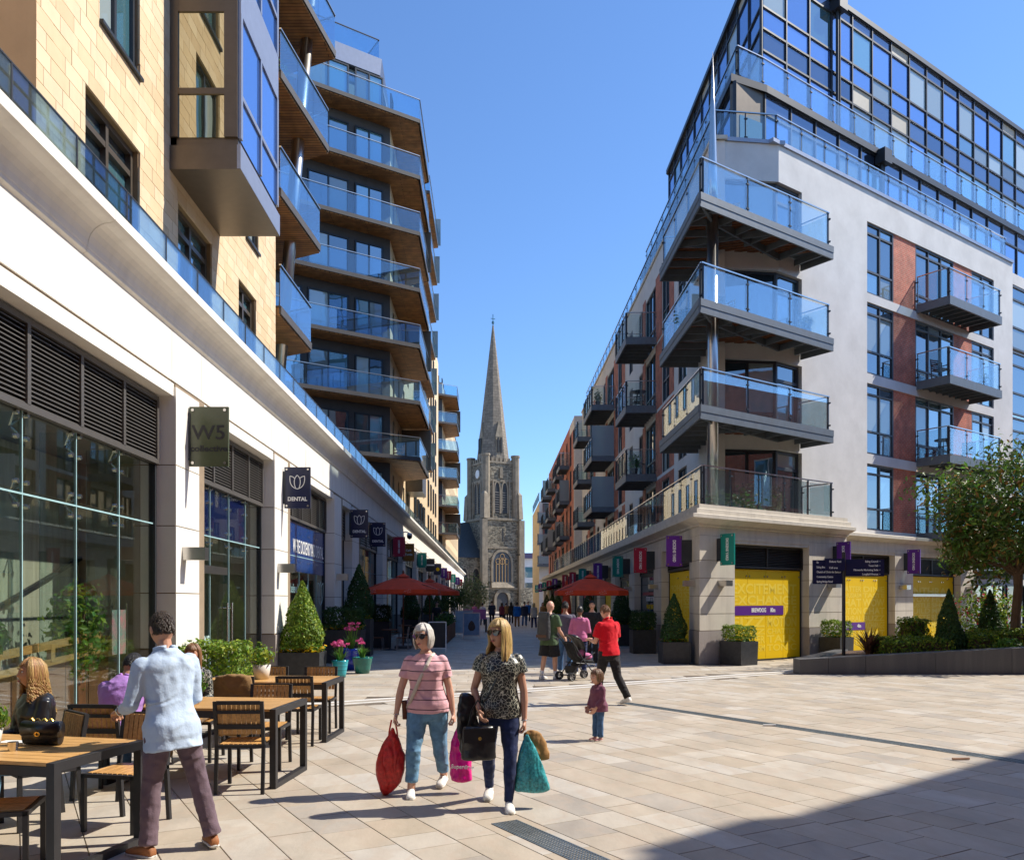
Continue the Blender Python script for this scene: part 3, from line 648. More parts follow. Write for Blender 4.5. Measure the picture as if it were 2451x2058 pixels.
# stepped-out further wing, brick and white render
FW2=Fr((6.5,0),(0,1),(-1,0))
SC2=[(68.5,70),(72,73.4),(75.5,78.2),(80,81.4),(84,86.8),(89,90.4),(92.5,94)]
ops2=[(a,c,z0,z1) for z0,z1 in WT for a,c in SC2]
b=MB(); opening_wall(FW2,0,.5,66.41,96,4.2,16.3,ops2,b); b.build('wall',M['brickS'],rb)
MB().box(66.0,66.4,-12,.01,4.2,16.4,FW2).box(66.4,70,-.3,.012,14.9+.6,16.35,FW2).build('end_wall',M['plasterW'],rb)
for z0,z1 in WT:
    for a,c in SC2: window(FW2,a,c,z0,z1,0,rb,M['dark'],rp,cols=2,rows=(1,2))
# front windows, brick panels between
for z0,z1 in WT:
    for j,(a,c) in enumerate(colsF):
        if j==1: window(FU,a,c,z0,z1,-.02,rb,M['darkW'],rp,cols=3,rows=(1,2.4,.42),fw=.07)
        else: window(FU,a,c,z0,z1,-.02,rb,M['darkW'],rp,cols=2,rows=(1,1.7,.42),fw=.07)
    for a,c in ((12.2,13.75),(16.7,18.2)): MB().box(a,c,-.3,-.05,z0,z1,FU).build('brick_panel',M['brickF'],rb)
# dark glazed bay at the far right of the front
for k in range(4):
    z0=4.2+2.95*k
    window(FU,21.82,29.0,z0+.05,z0+2.9,-.3,rb,M['darkW'],rp,cols=3,rows=(1,1.3,.6),fw=.08)
MB().box(21.8,36,-1.3,-.35,16.0,16.5,FU).box(29.0,36,-1.2,-.3,4.2,16,FU).build('wall',M['plaster'],rb)
# corner (chamfer) glazing, set back, with its return on the front
for z0,z1 in CT:
    window(FC,.25,Lc-.02,z0,z1,-.1,rb,M['dark'],[M['pane'],M['slate']] if False else rp,cols=2,rows=(1,3),fw=.08)
    window(FU,sch+.02,sch+1.25,z0,z1,-.1,rb,M['darkW'],rp,cols=1,rows=(3,1),fw=.1)
# inside backing so nothing shows through
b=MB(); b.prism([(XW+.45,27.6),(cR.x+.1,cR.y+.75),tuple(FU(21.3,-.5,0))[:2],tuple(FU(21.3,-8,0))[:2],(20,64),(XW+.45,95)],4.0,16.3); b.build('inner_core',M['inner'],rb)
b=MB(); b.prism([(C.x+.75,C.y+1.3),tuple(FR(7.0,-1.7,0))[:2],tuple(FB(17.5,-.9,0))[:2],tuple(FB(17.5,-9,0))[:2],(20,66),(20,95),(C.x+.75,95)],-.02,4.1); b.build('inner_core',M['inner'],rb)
# terrace balustrade along the cornice, round the corner
t0=FR(.35,-.1,0); t1=FR(6.6,-.1,0)
cB=(C.x+.14,C.y+.26)
balustrade([(C.x+.14,80),(C.x+.14,cB[1]),tuple(FR(6.5,-.12,0))[:2],tuple(FU(6.5,0,0))[:2]],4.47,1.12,rb,step=1.3)
# --- pointed corner balconies on a steel column
tip=Vector((C.x+.02,C.y+.05,0)); rr=FR(6.35,0,0); rb_=FU(6.35,0.02,0); ll=Vector((C.x+.02,28.7,0)); lb=Vector((XW-.02,28.7,0))
colp=Vector((6.48,24.55,0))
def deck(poly,z,parent,name,fm,th=.3,beams=None):
    b=MB(); b.prism(poly,z-.05,z); o=b.build(name,fm,parent)
    return o
for k in (1,2,3):
    z=FLO[k]
    poly=[tuple(p)[:2] for p in (tip,rr,rb_,cR+NF*.0,cL,lb,ll)]
    d=MB().prism(poly,z-.06,z-.02).build('balcony',M['deckgrey'],rb)
    q=MB()
    ed=[tip,rr,rb_]; 
    for a,c in ((lb,ll),(ll,tip),(tip,rr),(rr,rb_)):
        v=Vector((0,0,1)); q.bar(a+v*(z-.10),c+v*(z-.10),.08,.2); q.bar(a+v*(z-.30),c+v*(z-.30),.05,.2)
    q.build('edge_beam',M['deckgrey'],d)
    q=MB(); v=Vector((0,0,z-.2))
    for t in [.12,.26,.4,.54,.68,.82,.95]:
        a=tip.lerp(ll,t); c=tip.lerp(rr,t)
        q.bar(a+v,Vector((min(XW,a.x+1.3,C.x+(a.y-C.y)/.5762*.8173-.12),a.y,0))+v,.05,.2)
        q.bar(c+v,c-NF*min(1.18,(c.x-C.x-.12)/.5762)+v,.05,.2)
    q.bar(colp+v,cL+v,.07,.22); q.bar(colp+v,cR+v,.07,.22); q.bar(tip+v,colp+v,.07,.22); q.bar(tip.lerp(ll,.55)+v,tip.lerp(rr,.55)+v,.06,.2)
    tag(q.build('joist',M['deckgrey'],d),kind=None)
    q=MB()
    for t in range(26):
        f=(t+.5)/26; a=tip.lerp(ll,f); c=tip.lerp(rr,f)
        q.bar(a+Vector((.06,0,z-.085)),c+Vector((-.06,.02,z-.085)),.10,.03)
    tag(q.build('deck_board',M['woodD'],d),kind='stuff')
    ins=lambda p,x,y:(p.x+x,p.y+y)
    balustrade([ins(lb,-.05,-.1),ins(ll,.08,-.1),(tip.x+.09,tip.y+.2),tuple(rr-UF*.12-NF*.06)[:2],tuple(rb_-UF*.12)[:2]],z-.02,1.1,d,step=1.75)
cz=MB().lathe([(.16,4.3),(.16,13.2)],colp,20).build('column',M['steelb'],rb,smooth=True)
MB().lathe([(.15,13.1),(.14,14.2),(.075,16.2),(.004,17.9)],colp,16).build('needle',M['steel'],rb,smooth=True)
# --- rectangular projecting balconies
def rbalc(F,s0,s1,o1,z,parent,wall=0,h=1.08,screen=False,step=1.0,gm='bal'):
    d=MB().box(s0,s1,wall,o1,z-.06,z,F).build('balcony',M['deckgrey'],parent)
    q=MB()
    q.box(s0,s1,o1-.06,o1+.01,z-.3,z+.02,F).box(s0-.01,s0+.05,wall,o1-.06,z-.3,z+.02,F).box(s1-.05,s1+.01,wall,o1-.06,z-.3,z+.02,F)
    x=s0+.45
    while x<s1-.2: q.box(x,x+.05,wall,o1-.07,z-.24,z-.06,F); x+=.5
    q.build('edge_beam',M['deckgrey'],d)
    a,b_,c,e=F(s0+.04,wall,0),F(s0+.04,o1-.05,0),F(s1-.04,o1-.05,0),F(s1-.04,wall,0)
    balustrade([tuple(p)[:2] for p in (a,b_,c,e)],z,h,d,step=step,gm=gm)
    if screen: pbox('privacy_screen',M['frost'],d,F,s0-.03,s0-.01,wall+.05,o1,z,z+1.75)
    return d
for k in (1,2,3):
    rbalc(FU,13.75,17.9,1.25,FLO[k]-.02,rb,step=1.4)
rbalc(FU,13.75,17.9,1.25,FLO[0]+.05,rb,step=1.4)
for k in (1,2,3):
    rbalc(FW,36.0,39.0,1.34,FLO[k]-.02,rb)
    rbalc(FW,48.4,52.6,1.34,FLO[k]-.02,rb,screen=k<3)
    rbalc(FW2,76.0,79.0,.75,FLO[k]-.02,rb,screen=k<3)
    rbalc(FW2,84.5,87.5,.9,FLO[k]-.02,rb,screen=k==1)
    rbalc(FW2,70.2,73.2,.85,FLO[k]-.02,rb,screen=k==2)
    rbalc(FW2,91,94,1.0,FLO[k]-.02,rb,screen=k!=2)
    rbalc(FW,57.8,60.8,1.2,FLO[k]-.02,rb)
# --- glazed top storeys
balustrade([(XW+.12,64),(XW+.12,27.1),tuple(FU(sch+.1,-.15,0))[:2],tuple(FU(21.5,-.15,0))[:2]],16.7,.98,rb,step=1.35)
FL=Fr(FR(0,-2.5,0),(UF.x,UF.y),(NF.x,NF.y)); FT=Fr(FR(0,-3.3,0),(UF.x,UF.y),(NF.x,NF.y))
def curtain(F,s0,s1,zs,mats,parent,step=1.4,o=0):
    n=max(1,round((s1-s0)/step)); w=(s1-s0)/n
    b=MB()
    for i in range(n+1): x=s0+i*w; b.box(x-.03,x+.03,o-.06,o+.05,zs[0],zs[-1],F)
    for z in zs: b.box(s0,s1,o-.06,o+.045,z-.035,z+.035,F)
    fr=b.build('curtain_wall',M['dark'],parent)
    for i in range(n):
        for k,(a,c) in enumerate(zip(zs,zs[1:])):
            m=mats[k]; m=m() if callable(m) else m
            pbox('glazing_panel',m,fr,F,s0+i*w+.04,s0+(i+1)*w-.04,o-.03,o-.01,a+.035,c-.035)
def blu(): return rw.choice([M['blueP'],M['blueP'],M['blueP'],M['curt'],M['paneT']])
M['panelG']=panemat('blue_grey_spandrel',(.035,.05,.085),.22,.8,tint=(.7,.82,1)); M['panelC']=mat('cream_spandrel',(.42,.38,.30),.5,var=.05,bump=0)
def spd(): return rw.choice([M['panelG']]*9+[M['panelC']])
curtain(FL,6.2,37.0,[16.3,18.55,19.25],[blu,spd],rb,1.5)
curtain(FT,7.1,37.0,[19.5,21.55,22.34,23.13,24.6,25.1],[blu,spd,blu,blu,spd],rb,1.42)
gx=FT(7.1,0,0); FGs=Fr((gx.x,gx.y),(0,1),(-1,0))
curtain(FGs,.0,15.6,[19.5,21.55,22.34,23.13,24.6,25.1],[blu,spd,blu,blu,spd],rb,1.42)
lx=FL(6.2,0,0); chl=Vector((8.15,lx.y-.7,0)); dcl=(lx-chl).normalized(); FCl=Fr(chl,(dcl.x,dcl.y),(dcl.y,-dcl.x))
b=MB().box(0,(lx-chl).length,-.2,0,16.3,19.25,FCl).build('bronze_corner',M['brown'],rb)
pbox('glazing_panel',M['paneY'],b,FCl,.25,(lx-chl).length-.12,0,.012,16.8,18.2)
FLs=Fr((chl.x,chl.y),(0,1),(-1,0))
curtain(FLs,0,17,[16.3,18.55,19.25],[blu,spd],rb,1.5)
b=MB(); b.prism([tuple(chl+Vector((-.12,-.05,0)))[:2],tuple(lx+NF*.12)[:2],tuple(FL(37.1,.12,0))[:2],tuple(FL(37.1,-9,0))[:2],(22,62),(chl.x-.12,chl.y+17.1)],19.25,19.5); b.build('roof_terrace',M['dark'],rb)
b=MB(); b.prism([tuple(gx+Vector((-.15,-.2,0)))[:2],tuple(FT(37.1,.15,0))[:2],tuple(FT(37.1,-9,0))[:2],(22,60),(gx.x-.15,gx.y+15.7)],25.1,25.3); b.build('roof',M['dark'],rb)
b=MB(); b.prism([(gx.x+.4,gx.y+.6),tuple(FT(36.9,-.3,0))[:2],tuple(FT(36.9,-9,0))[:2],(22,44),(gx.x+.4,gx.y+15.5)],16.2,25.0); b.build('inner_core',M['inner'],rb)
balustrade([(chl.x+.12,chl.y+16.8),(chl.x+.12,chl.y+.1),tuple(lx+NF*-.05)[:2],tuple(FL(36.9,-.1,0))[:2]],19.52,1.0,rb,step=1.4)
for F_,s_,z0,z1 in ((FT,11.55,19.5,25.05),(FL,13.3,16.3,19.3)):
    q=MB().tube([F_(s_,.16,z0),F_(s_,.16,z1)],.06,10).tube([F_(s_+.16,.16,z0),F_(s_+.16,.16,z1)],.045,10); q.box(s_-.22,s_+.3,.02,.42,z1-.42,z1+.12,F_); q.build('downpipe',M['dark'],rb)
# canopy with slatted pergola beside the last bay
cp=thing('glass_canopy','dark steel pergola canopy with glass roof beside the last yellow shopfront','canopy',FB(18,0,0))
q=MB(); q.box(17.7,24,1.35,1.5,2.62,2.85,FB).box(17.7,24,-.1,.05,2.7,2.9,FB)
q.build('beam',M['dark'],cp)
for i in range(9): x=17.75+i*.72; pbox('rafter',M['dark'],cp,FB,x,x+.07,-.1,1.75,2.86,3.0)
pbox('glass_roof',M['bal'],cp,FB,17.7,23.8,-.1,1.9,3.06,3.08)
for x in (17.8,23.5): pbox('post',M['dark'],cp,FB,x,x+.1,1.36,1.46,0,2.62)
MB().box(17.6,24.5,-1.5,-.9,0,4.1,FB).build('wall',M['plasterW'],rb)
for i in range(3): window(FB,18.2+i*2,20.0+i*2,.05,2.5,-.76,rb,M['dark'],rp,cols=2,rows=(1,),fw=.06)
MB().box(17.6,24.5,-1.6,.1,4.1,4.3,FB).build('terrace_edge',M['limeR'],rb)
# ------------------------------------------------------------ left-hand shopping arcade (podium)
FA=Fr((-4.9,0),(0,1),(1,0))        # fascia face; s runs away from the camera, o towards the street
ar=thing('shopping_arcade','white stone shopping arcade with tall glazed shopfronts along the left of the street','building',(-4.9,3,0))
ZL0,ZL1=3.86,4.88
pil=[(12.78,14.09),(18.58,20.07),(25.63,27.1),(28.9,30.6),(36.9,38.6)]
y=45.2
while y<140: pil.append((y,y+1.6)); y+=8.2
JL=[1.05,1.9,2.93,3.86]
def pilaster(s0,s1):
    core=pbox('pilaster',M['groove'],ar,FA,s0+.012,s1-.012,-.5,.05,0,5.1)
    pbox('plinth',M['granite'],core,FA,s0-.01,s1+.01,-.48,.085,0,1.03)
    zz=JL+[5.06]
    for a,c in zip(zz,zz[1:]):
        pbox('stone_block',M['lime'],core,FA,s0+.0,s1-.30 if s1-s0>1.2 else s1,-.48,.065,a+.008,c-.008)
        if s1-s0>1.2: pbox('stone_block',M['lime'],core,FA,s1-.30,s1,-.48,.035,a+.008,c-.008)
for a,c in pil: pilaster(a,c)
# fascia panels between joints, moulded band, cornice
cuts=[3.0]+[x for p in pil for x in p]+[150]
for a,c in zip(cuts,cuts[1:]):
    pbox('fascia_panel',M['lime'],ar,FA,a+.006,c-.006,-.5,0.002,5.16,5.95)
    pbox('fascia_band',M['lime'],ar,FA,a+.004,c-.004,-.5,.03,ZL1+.03,5.10)
    pbox('fascia_shadow_gap',M['groove'],ar,FA,a,c,-.5,-.02,5.08,5.18)
prof=[(-.6,5.93),(.0,5.93),(.05,5.96),(.05,6.01)]
for i in range(7):
    t=i/6*math.pi/2; prof.append((.06+.26*(1-math.cos(t)),6.02+.28*math.sin(t)))
prof+=[(.36,6.31),(.40,6.33),(.40,6.46),(.33,6.47),(-.6,6.5)]
for a,c in zip(list(range(3,150,7)),list(range(10,157,7))):
    b=MB(); b.ext(prof,FA,a,c-.01); b.build('cornice',M['lime'],ar)
# terrace balustrade: frameless glass with dark edge posts
tb=MB().bar((-5.02,3,7.40),(-5.02,148,7.40),.02,.02).build('terrace_rail',M['black'],ar)
y=3.2
while y<146:
    pbox('glass_panel',M['balB'],tb,WF,-5.026,-5.014,y+.012,y+1.36,6.45,7.39); pbox('panel_joint',M['black'],tb,WF,-5.03,-5.01,y-.012,y+.012,6.45,7.40); y+=1.38
# --- shopfronts
def bay(s0,s1,kind,step=1.18):
    o=-.25
    n=max(1,round((s1-s0)/step)); w=(s1-s0)/n; div=[s0+i*w for i in range(1,n)]
    louvre(FA,s0,s1,o+.06,ZL0,ZL1,ar,M['louvre'],div,pitch=.052 if s0<26 else .1,fr=.07)
    fr=MB().box(s0,s0+.05,o-.06,o+.04,0,ZL0,FA).box(s1-.05,s1,o-.06,o+.04,0,ZL0,FA).box(s0,s1,o-.06,o+.04,-.02,.06,FA).build('shopfront_frame',M['dark'],ar)
    for i in range(n):
        for z0,z1 in ((.06,2.95),(2.96,ZL0)):
            pbox('shop_pane',M['shop'],fr,FA,s0+i*w+.006,s0+(i+1)*w-.006,o-.012,o,z0,z1)
    q=MB()
    for x in div: q.box(x-.008,x+.008,o-.02,o+.006,.06,ZL0,FA)
    q.box(s0,s1,o-.02,o+.008,2.945,2.965,FA); q.build('glass_joint',M['glassEdge'],fr)
    # glass fins and spider fittings
    if s0<26:
        for x in div:
            pbox('glass_fin',M['bal'],fr,FA,x-.01,x+.01,o-.45,o-.02,.06,ZL0)
            for zc in (2.955,ZL0-.16):
                q=MB(); c=FA(x,o-.14,zc)
                for dx in (-.1,.1):
                    for dz in (-.13,.13):
                        e=FA(x+dx,o-.03,zc+dz); q.tube([c,e],.012,6); q.tube([e,FA(x+dx,o+.018,zc+dz)],.028,8)
                q.build('spider_fitting',M['steel'],fr)
    return fr,div
b1,_=bay(3.2,12.72,'cafe'); b2,_=bay(14.15,18.52,'navy'); b3,_=bay(20.13,25.57,'dental')
bx=[]
for (a,c),(d,e) in zip(pil[2:],pil[3:]): bx.append((c+.06,d-.06))
for i,(a,c) in enumerate(bx):
    f,_=bay(a,c,'x',1.6)
    if i%3==1: pbox('poster_panel',M['orange'],f,FA,a+.3,c-.3,-.30,-.29,.3,3.4)
# interior of the arcade: back wall, floor, ceiling
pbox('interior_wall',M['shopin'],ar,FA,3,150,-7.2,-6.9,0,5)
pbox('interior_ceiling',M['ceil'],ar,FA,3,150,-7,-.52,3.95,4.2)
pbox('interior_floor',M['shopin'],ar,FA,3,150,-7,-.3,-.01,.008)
for yy in (13.2,19.3,26.4,29.7,45.8): pbox('interior_wall',M['shopin'],ar,FA,yy,yy+.3,-7,-.5,0,4)
# cafe interior: board-marked concrete wall, slanting rail, timber panelling
pbox('concrete_wall',M['con'],ar,FA,3.5,13.15,-1.9,-1.6,.0,3.93)
q=MB().bar(FA(8.0,-1.55,.7),FA(13.1,-1.55,2.45),.05,.05); q.build('stair_rail',M['black'],ar)
q=MB()
for i in range(10): 
    a=8.9+i*.18; 
q.bar(FA(7.4,-.75,1.02),FA(12.4,-.75,1.32),.05,.10); q.bar(FA(7.4,-.75,.8),FA(12.4,-.75,1.10),.05,.08)
for t in (0,.2,.42,.66,.86,1): q.bar(FA(7.4+5*t,-.75,.8+.3*t),FA(7.4+5*t,-.75,1.02+.3*t),.1,.06)
q.build('bench_rail',M['wood'],ar)
for i in range(8): pbox('timber_panel',M['woodD'],ar,FA,7.4+i*.63,8.0+i*.63,-.85,-.8,0,.82+.037*i)
# navy bay: vinyl above, door with long pulls
for i in range(3): pbox('window_vinyl',M['navyV'],b2,FA,14.2+i*1.1,15.28+i*1.1,-.275,-.27,2.97,3.84)
q=MB()
for x in (16.0,16.28): q.tube([FA(x,-.17,.75),FA(x,-.17,1.75)],.018,8); q.tube([FA(x,-.25,.85),FA(x,-.17,.85)],.012,6); q.tube([FA(x,-.25,1.65),FA(x,-.17,1.65)],.012,6)
q.build('door_pull',M['steel'],b2)
pbox('door_rail',M['steelb'],b2,FA,14.7,16.1,-.29,-.2,2.28,2.42)
fcL=lambda s,z,o=-.244:facing(FA(s,o,z),(0,1,0))
for t,z in (('DICKENS',1.05),('YARD',.82)): text('window_lettering',t,M['silverD'],b2,fcL(14.75,z),.26,.85,'CENTER',.005)
# dental bay
pbox('window_vinyl',M['blueV'],b3,FA,20.2,25.5,-.248,-.244,2.55,3.84)
t_=text('window_lettering',"WE'RE DICKENS YARD DENTAL",M['white'],b3,fcL(21.55,3.2,-.236),.5,1,'LEFT',.004)
t_.matrix_basis=t_.matrix_basis@Matrix.Diagonal((3.85/max(v.co.x for v in t_.data.vertices),1,1,1))
for t,z in (('believe looking and',2.1),('great starts with',1.68),('healthy',1.26)): text('window_lettering',t,M['silverD'],b3,fcL(22.3,z),.34,.75,'CENTER',.004)
for x in (23.6,23.9): MB().tube([FA(x,-.17,.5),FA(x,-.17,1.6)],.02,8).build('door_pull',M['steel'],b3)
def tulip_logo(loc,right,size,m,parent):
    q=MB(); Mx=facing(loc,right)
    def stroke(pts,w=.05):
        P=[Mx@Vector((x*size,y*size,0)) for x,y in pts]; nr=(Mx.to_3x3()@Vector((0,0,1)))
        for a,c in zip(P,P[1:]): q.bar(a,c,w*size,.006,up=nr)
    L=[]
    def bez(p0,p1,p2,n=7): return [((1-t)**2*p0[0]+2*t*(1-t)*p1[0]+t*t*p2[0],(1-t)**2*p0[1]+2*t*(1-t)*p1[1]+t*t*p2[1]) for t in [i/n for i in range(n+1)]]
    for sg in (-1,1):
        stroke(bez((sg*.5,.42),(sg*.56,-.35),(0,-.45))); stroke(bez((sg*.5,.42),(sg*.25,.38),(sg*.18,.25)))
        stroke(bez((0,.48),(sg*.34,.2),(sg*.12,-.38)))
    return q.build('flower_logo',m,parent)
tulip_logo(FA(25.0,-.235,2.0),(0,1,0),.75,M['silverD'],b3)
# lamps on the pilasters
for a,c in pil[:8]: pbox('wall_light',M['steelb'],ar,FA,a+.25,a+.43,.06,.42,2.42,2.62)
pbox('wall_plate',M['white'],ar,FA,39.5,39.8,.0,.02,3.9,4.2)
# --- projecting shop signs
def sign(name,label,Y,x0,x1,z0,z1,m,group,lines=(),logo=None,vert=None,F=None,lm='white'):
    """board held off the wall by a bracket box, fixed at four corner bolts; faces the camera end of the street"""
    if F is None: F=Fr((0,Y),(1,0),(0,-1))
    r=thing(name,label,'sign',F((x0+x1)/2,0,z0),0,group)
    pbox('board',m,r,F,x0,x1,-.05,0,z0,z1)
    wallside=x0 if F.n.y<-.9 and x0<0 else None
    q=MB()
    for x in (x0+.055,x1-.055):
        for z in (z0+.055,z1-.055): q.tube([F(x,0,z),F(x,.018,z)],.024,8)
    q.build('bolt',M['steel'],r)
    fx=lambda x,z:facing(F(x,.003,z),F.u)
    for t,x,z,s,xs in lines: text('lettering',t,M[lm],r,fx(x,z),s,xs,'CENTER',.004)
    if vert:
        text('lettering',vert,M['white'],r,facing(F((x0+x1)/2,.003,(z0+z1)/2),(0,0,-1),F.u),.12,.75,'CENTER',.004)
    return r,F
def lsign(Y,label,m,w=.6,h=.95,z=3.92,xr=-4.2,**k):
    r,F=sign('shop_sign',label,Y,xr-w,xr,z,z+h,m,'projecting signs on the arcade',**k)
    pbox('bracket',M['dark'],r,F,-4.84,xr-w+.02,-.06,.01,z+.1,z+h-.1); return r,F
r,F=lsign(13.3,'olive green projecting sign with dark lettering, nearest on the arcade',M['olive'],w=.62,lines=[('W5',-4.51,4.45,.32,1.1),('collective',-4.51,4.2,.13,1.2)],lm='black')
for Y,lb in ((19.3,'nearest navy dental sign with a white flower logo'),(28.3,'navy dental sign with a flower logo, middle of three'),(32.9,'farthest navy dental sign with a white flower logo')):
    r,F=lsign(Y,lb,M['navy'],lines=[('DENTAL',-4.5,4.13,.125,.95)])
    tulip_logo(F(-4.5,.006,4.52),(1,0,0),.34,M['white'],r)
lsign(40.3,'crimson projecting sign beyond the dental signs on the arcade',M['crimson'],vert='DICKENS YARD')
lsign(45.0,'ochre projecting sign under the dome camera',M['orange'],lines=[('Café',-4.5,4.5,.16,1),('Turtle',-4.5,4.28,.16,1)])
for Y,m,lb in ((53.5,'teal','teal projecting sign beyond the ochre one on the arcade'),(61,'black','black projecting sign with white stripe on the arcade'),(69,'navy','dark projecting sign with a yellow dot on the arcade'),(78,'purple','purple projecting sign far along the arcade'),(86,'crimson','small crimson projecting sign far along the arcade'),(96,'teal','small teal projecting sign far along the arcade'),(108,'purple','tiny purple projecting sign near the end of the arcade'),(118,'crimson','farthest tiny crimson projecting sign on the arcade')):
    r,F=lsign(Y,lb,M[m],vert='DICKENS YARD' if m in('teal','purple','crimson') else None)
    if m=='black': pbox('white_stripe',M['white'],r,F,-4.78,-4.22,0,.004,4.35,4.45)
    if m=='navy' : MB().tube([F(-4.5,0,4.4),F(-4.5,.004,4.4)],.15,12).build('yellow_dot',M['yellow'],r)
cm=thing('security_camera','dome security camera hanging from a white arm above the ochre sign','camera',(-4.6,44,4.95))
MB().tube([(-4.85,44,5.35),(-4.55,44,5.42),(-4.35,44,5.35)],.03,8).build('arm',M['white'],cm)
MB().lathe([(.02,5.36),(.12,5.34),(.15,5.22)],(-4.35,44,0),12).build('housing',M['white'],cm,smooth=True); MB().lathe([(.14,5.22),(.13,5.1),(.02,5.02)],(-4.35,44,0),12).build('dome',M['black'],cm,smooth=True)
# right-hand signs
def rsign(Y,m,lb,txt=True):
    F=Fr((0,Y),(1,0),(0,-1))
    r,F=sign('shop_sign',lb,Y,5.02,5.48,2.78,3.66,M[m],'projecting signs on the corner building',vert='DICKENS YARD' if txt else None,F=F)
    pbox('bracket',M['dark'],r,F,5.46,5.76,-.06,.01,2.9,3.54); return r
for Y,m,lb in ((24.1,'purple','largest purple street-side sign beside the corner pier'),(29.6,'crimson','nearest crimson sign on the shaded street side'),(34.9,'teal','nearest teal sign on the shaded street side'),(41.5,'purple','second purple sign along the shaded street side'),(48.5,'teal','teal sign above the right umbrella'),(54.5,'crimson','crimson sign left of the teal one over the right umbrella'),(60,'crimson','farther crimson sign over the right umbrella'),(70,'purple','small purple sign under the dark awning'),(77,'crimson','small crimson sign under the dark awning'),(84,'teal','small teal sign far down the right side'),(91,'purple','tiny purple sign at the far right end'),(98,'teal','tiny teal sign at the far right end')): rsign(Y,m,lb)
for s_,m,lb,FF in ((.72,'teal','teal sign on the sunlit front of the corner pier',FR),(6.35,'purple','purple sign above the fingerpost on the sunlit front',FR),(12.1,'purple','purple sign between the second and third yellow shopfronts',FB)):
    p=FF(s_,0,0); F=Fr(p,(NF.x,NF.y),(-UF.x,-UF.y))
    r,F=sign('shop_sign',lb,0,.12,.60,2.78,3.66,M[m],'projecting signs on the corner building',vert='DICKENS YARD',F=F)
    pbox('bracket',M['dark'],r,F,0,.14,-.06,.01,2.9,3.54)
# wall lights of the right building
for FF,ss in ((FR,(.9,6.2)),(FB,(11.9,16.9)),(FS,(.62,5.9,11.3,16.6))):
    for x in ss: pbox('wall_light',M['steelb'],rb,FF,x-.14,x+.14,.0,.3,2.2,2.36)
# ------------------------------------------------------------ left towers above the arcade
XT=-5.4
t1=thing('apartment_tower','sandstone-clad apartment block with bronze oriel window and raking steel column, nearest on the left','building',(XT,10,6.4))
FX=Fr((XT,0),(0,1),(1,0))
Z0=6.4; TH=.225; TL=.45; Y0,Y1=9.89,20.83
def snap(z): return Z0+round((z-Z0)/TH)*TH
O1=[(11.09,12.8,Z0,snap(8.7)),(14.36,16.1,Z0,snap(8.7)),(17.8,19.1,Z0,snap(8.75))]
for f in (0,1,2): O1+= [(11.5,12.8,snap(9.8)+f*13*TH,snap(11.8)+f*13*TH),(18.3,19.3,snap(9.8)+f*13*TH,snap(11.8)+f*13*TH)]
b=MB(); opening_wall(FX,-.03,.5,Y0+.03,Y1-.03,Z0-.2,20,O1,b); b.build('wall',M['mortar'],t1)
tiles=[]; rt=random.Random(2)
k=0; z=Z0
while z<17.4:
    off=(k%2)*TL/2+ (k%3)*.06
    s=Y0-off
    while s<Y1:
        a=max(s,Y0);c=min(s+TL,Y1)
        segs=[(a,c)]
        for q in O1:
            if q[2]-1e-3<z+TH/2<q[3]:
                n=[]
                for x,y in segs:
                    if q[1]<=x or q[0]>=y: n.append((x,y))
                    else:
                        if x<q[0]-.03: n.append((x,q[0]))
                        if y>q[1]+.03: n.append((q[1],y))
                segs=n
        if not (z>9.3 and s>14.1 and s+TL<16.4):
            for x,y in segs:
                if y-x>.03: tiles.append((x,y,z))
        s+=TL
    z+=TH; k+=1
def tvis(t):
    y=(t[0]+t[1])/2; top=1.78+1438/2000*y
    return t[2]<top and -XT/y<.60
seen=[t for t in tiles if tvis(t)]; seen.sort(key=lambda t:t[0]); nearT=set(seen[:300])
rest=MB()
for t in tiles:
    mi=rt.choices(range(4),[4,2,2,3])[0]
    if t in nearT: pbox('stone_tile',M['tile%d'%mi],t1,FX,t[0]+.004,t[1]-.004,-.03,rt.uniform(0,.004),t[2]+.004,t[2]+TH-.004)
    else:
        rest.mi=mi; rest.box(t[0]+.004,t[1]-.004,-.03,rt.uniform(0,.004),t[2]+.004,t[2]+TH-.004,FX)
tag(rest.build('stone_tile_field',[M['tile%d'%i] for i in range(4)],t1),kind='stuff')
b=MB(); b.prism([(XT-.003,Y0),(XT-4,Y0),(XT-4,Y0+.3),(XT-.04,Y0+.03)],Z0-.2,20).prism([(-8,2),(-7.6,2),(-7.6,10),(-8,10)],6,20); b.build('return_wall',M['tile2'],t1)
b=MB(); b.prism([(XT-.04,Y1-.002),(XT-4,Y1-.002),(XT-4,Y1-.3),(XT-.04,Y1-.3)],Z0-.2,20); b.build('return_wall',M['tile1'],t1)
for q in O1:
    if q[2]<Z0+.1: window(FX,q[0],q[1],q[2],q[3],0,t1,M['brown'],lambda:rw.choice([M['pane'],M['paneT']]),cols=2,rows=(3,.55),fw=.085,rec=.22,dep=.12)
    else:
        w=window(FX,q[0],q[1],q[2],q[3],0,t1,M['dark'],lambda:rw.choice([M['paneT'],M['curt']]),cols=2,rows=(1,),fw=.07,rec=.16)
        pbox('sill',M['dark'],w,FX,q[0]-.02,q[1]+.02,-.1,.06,q[2]-.05,q[2])
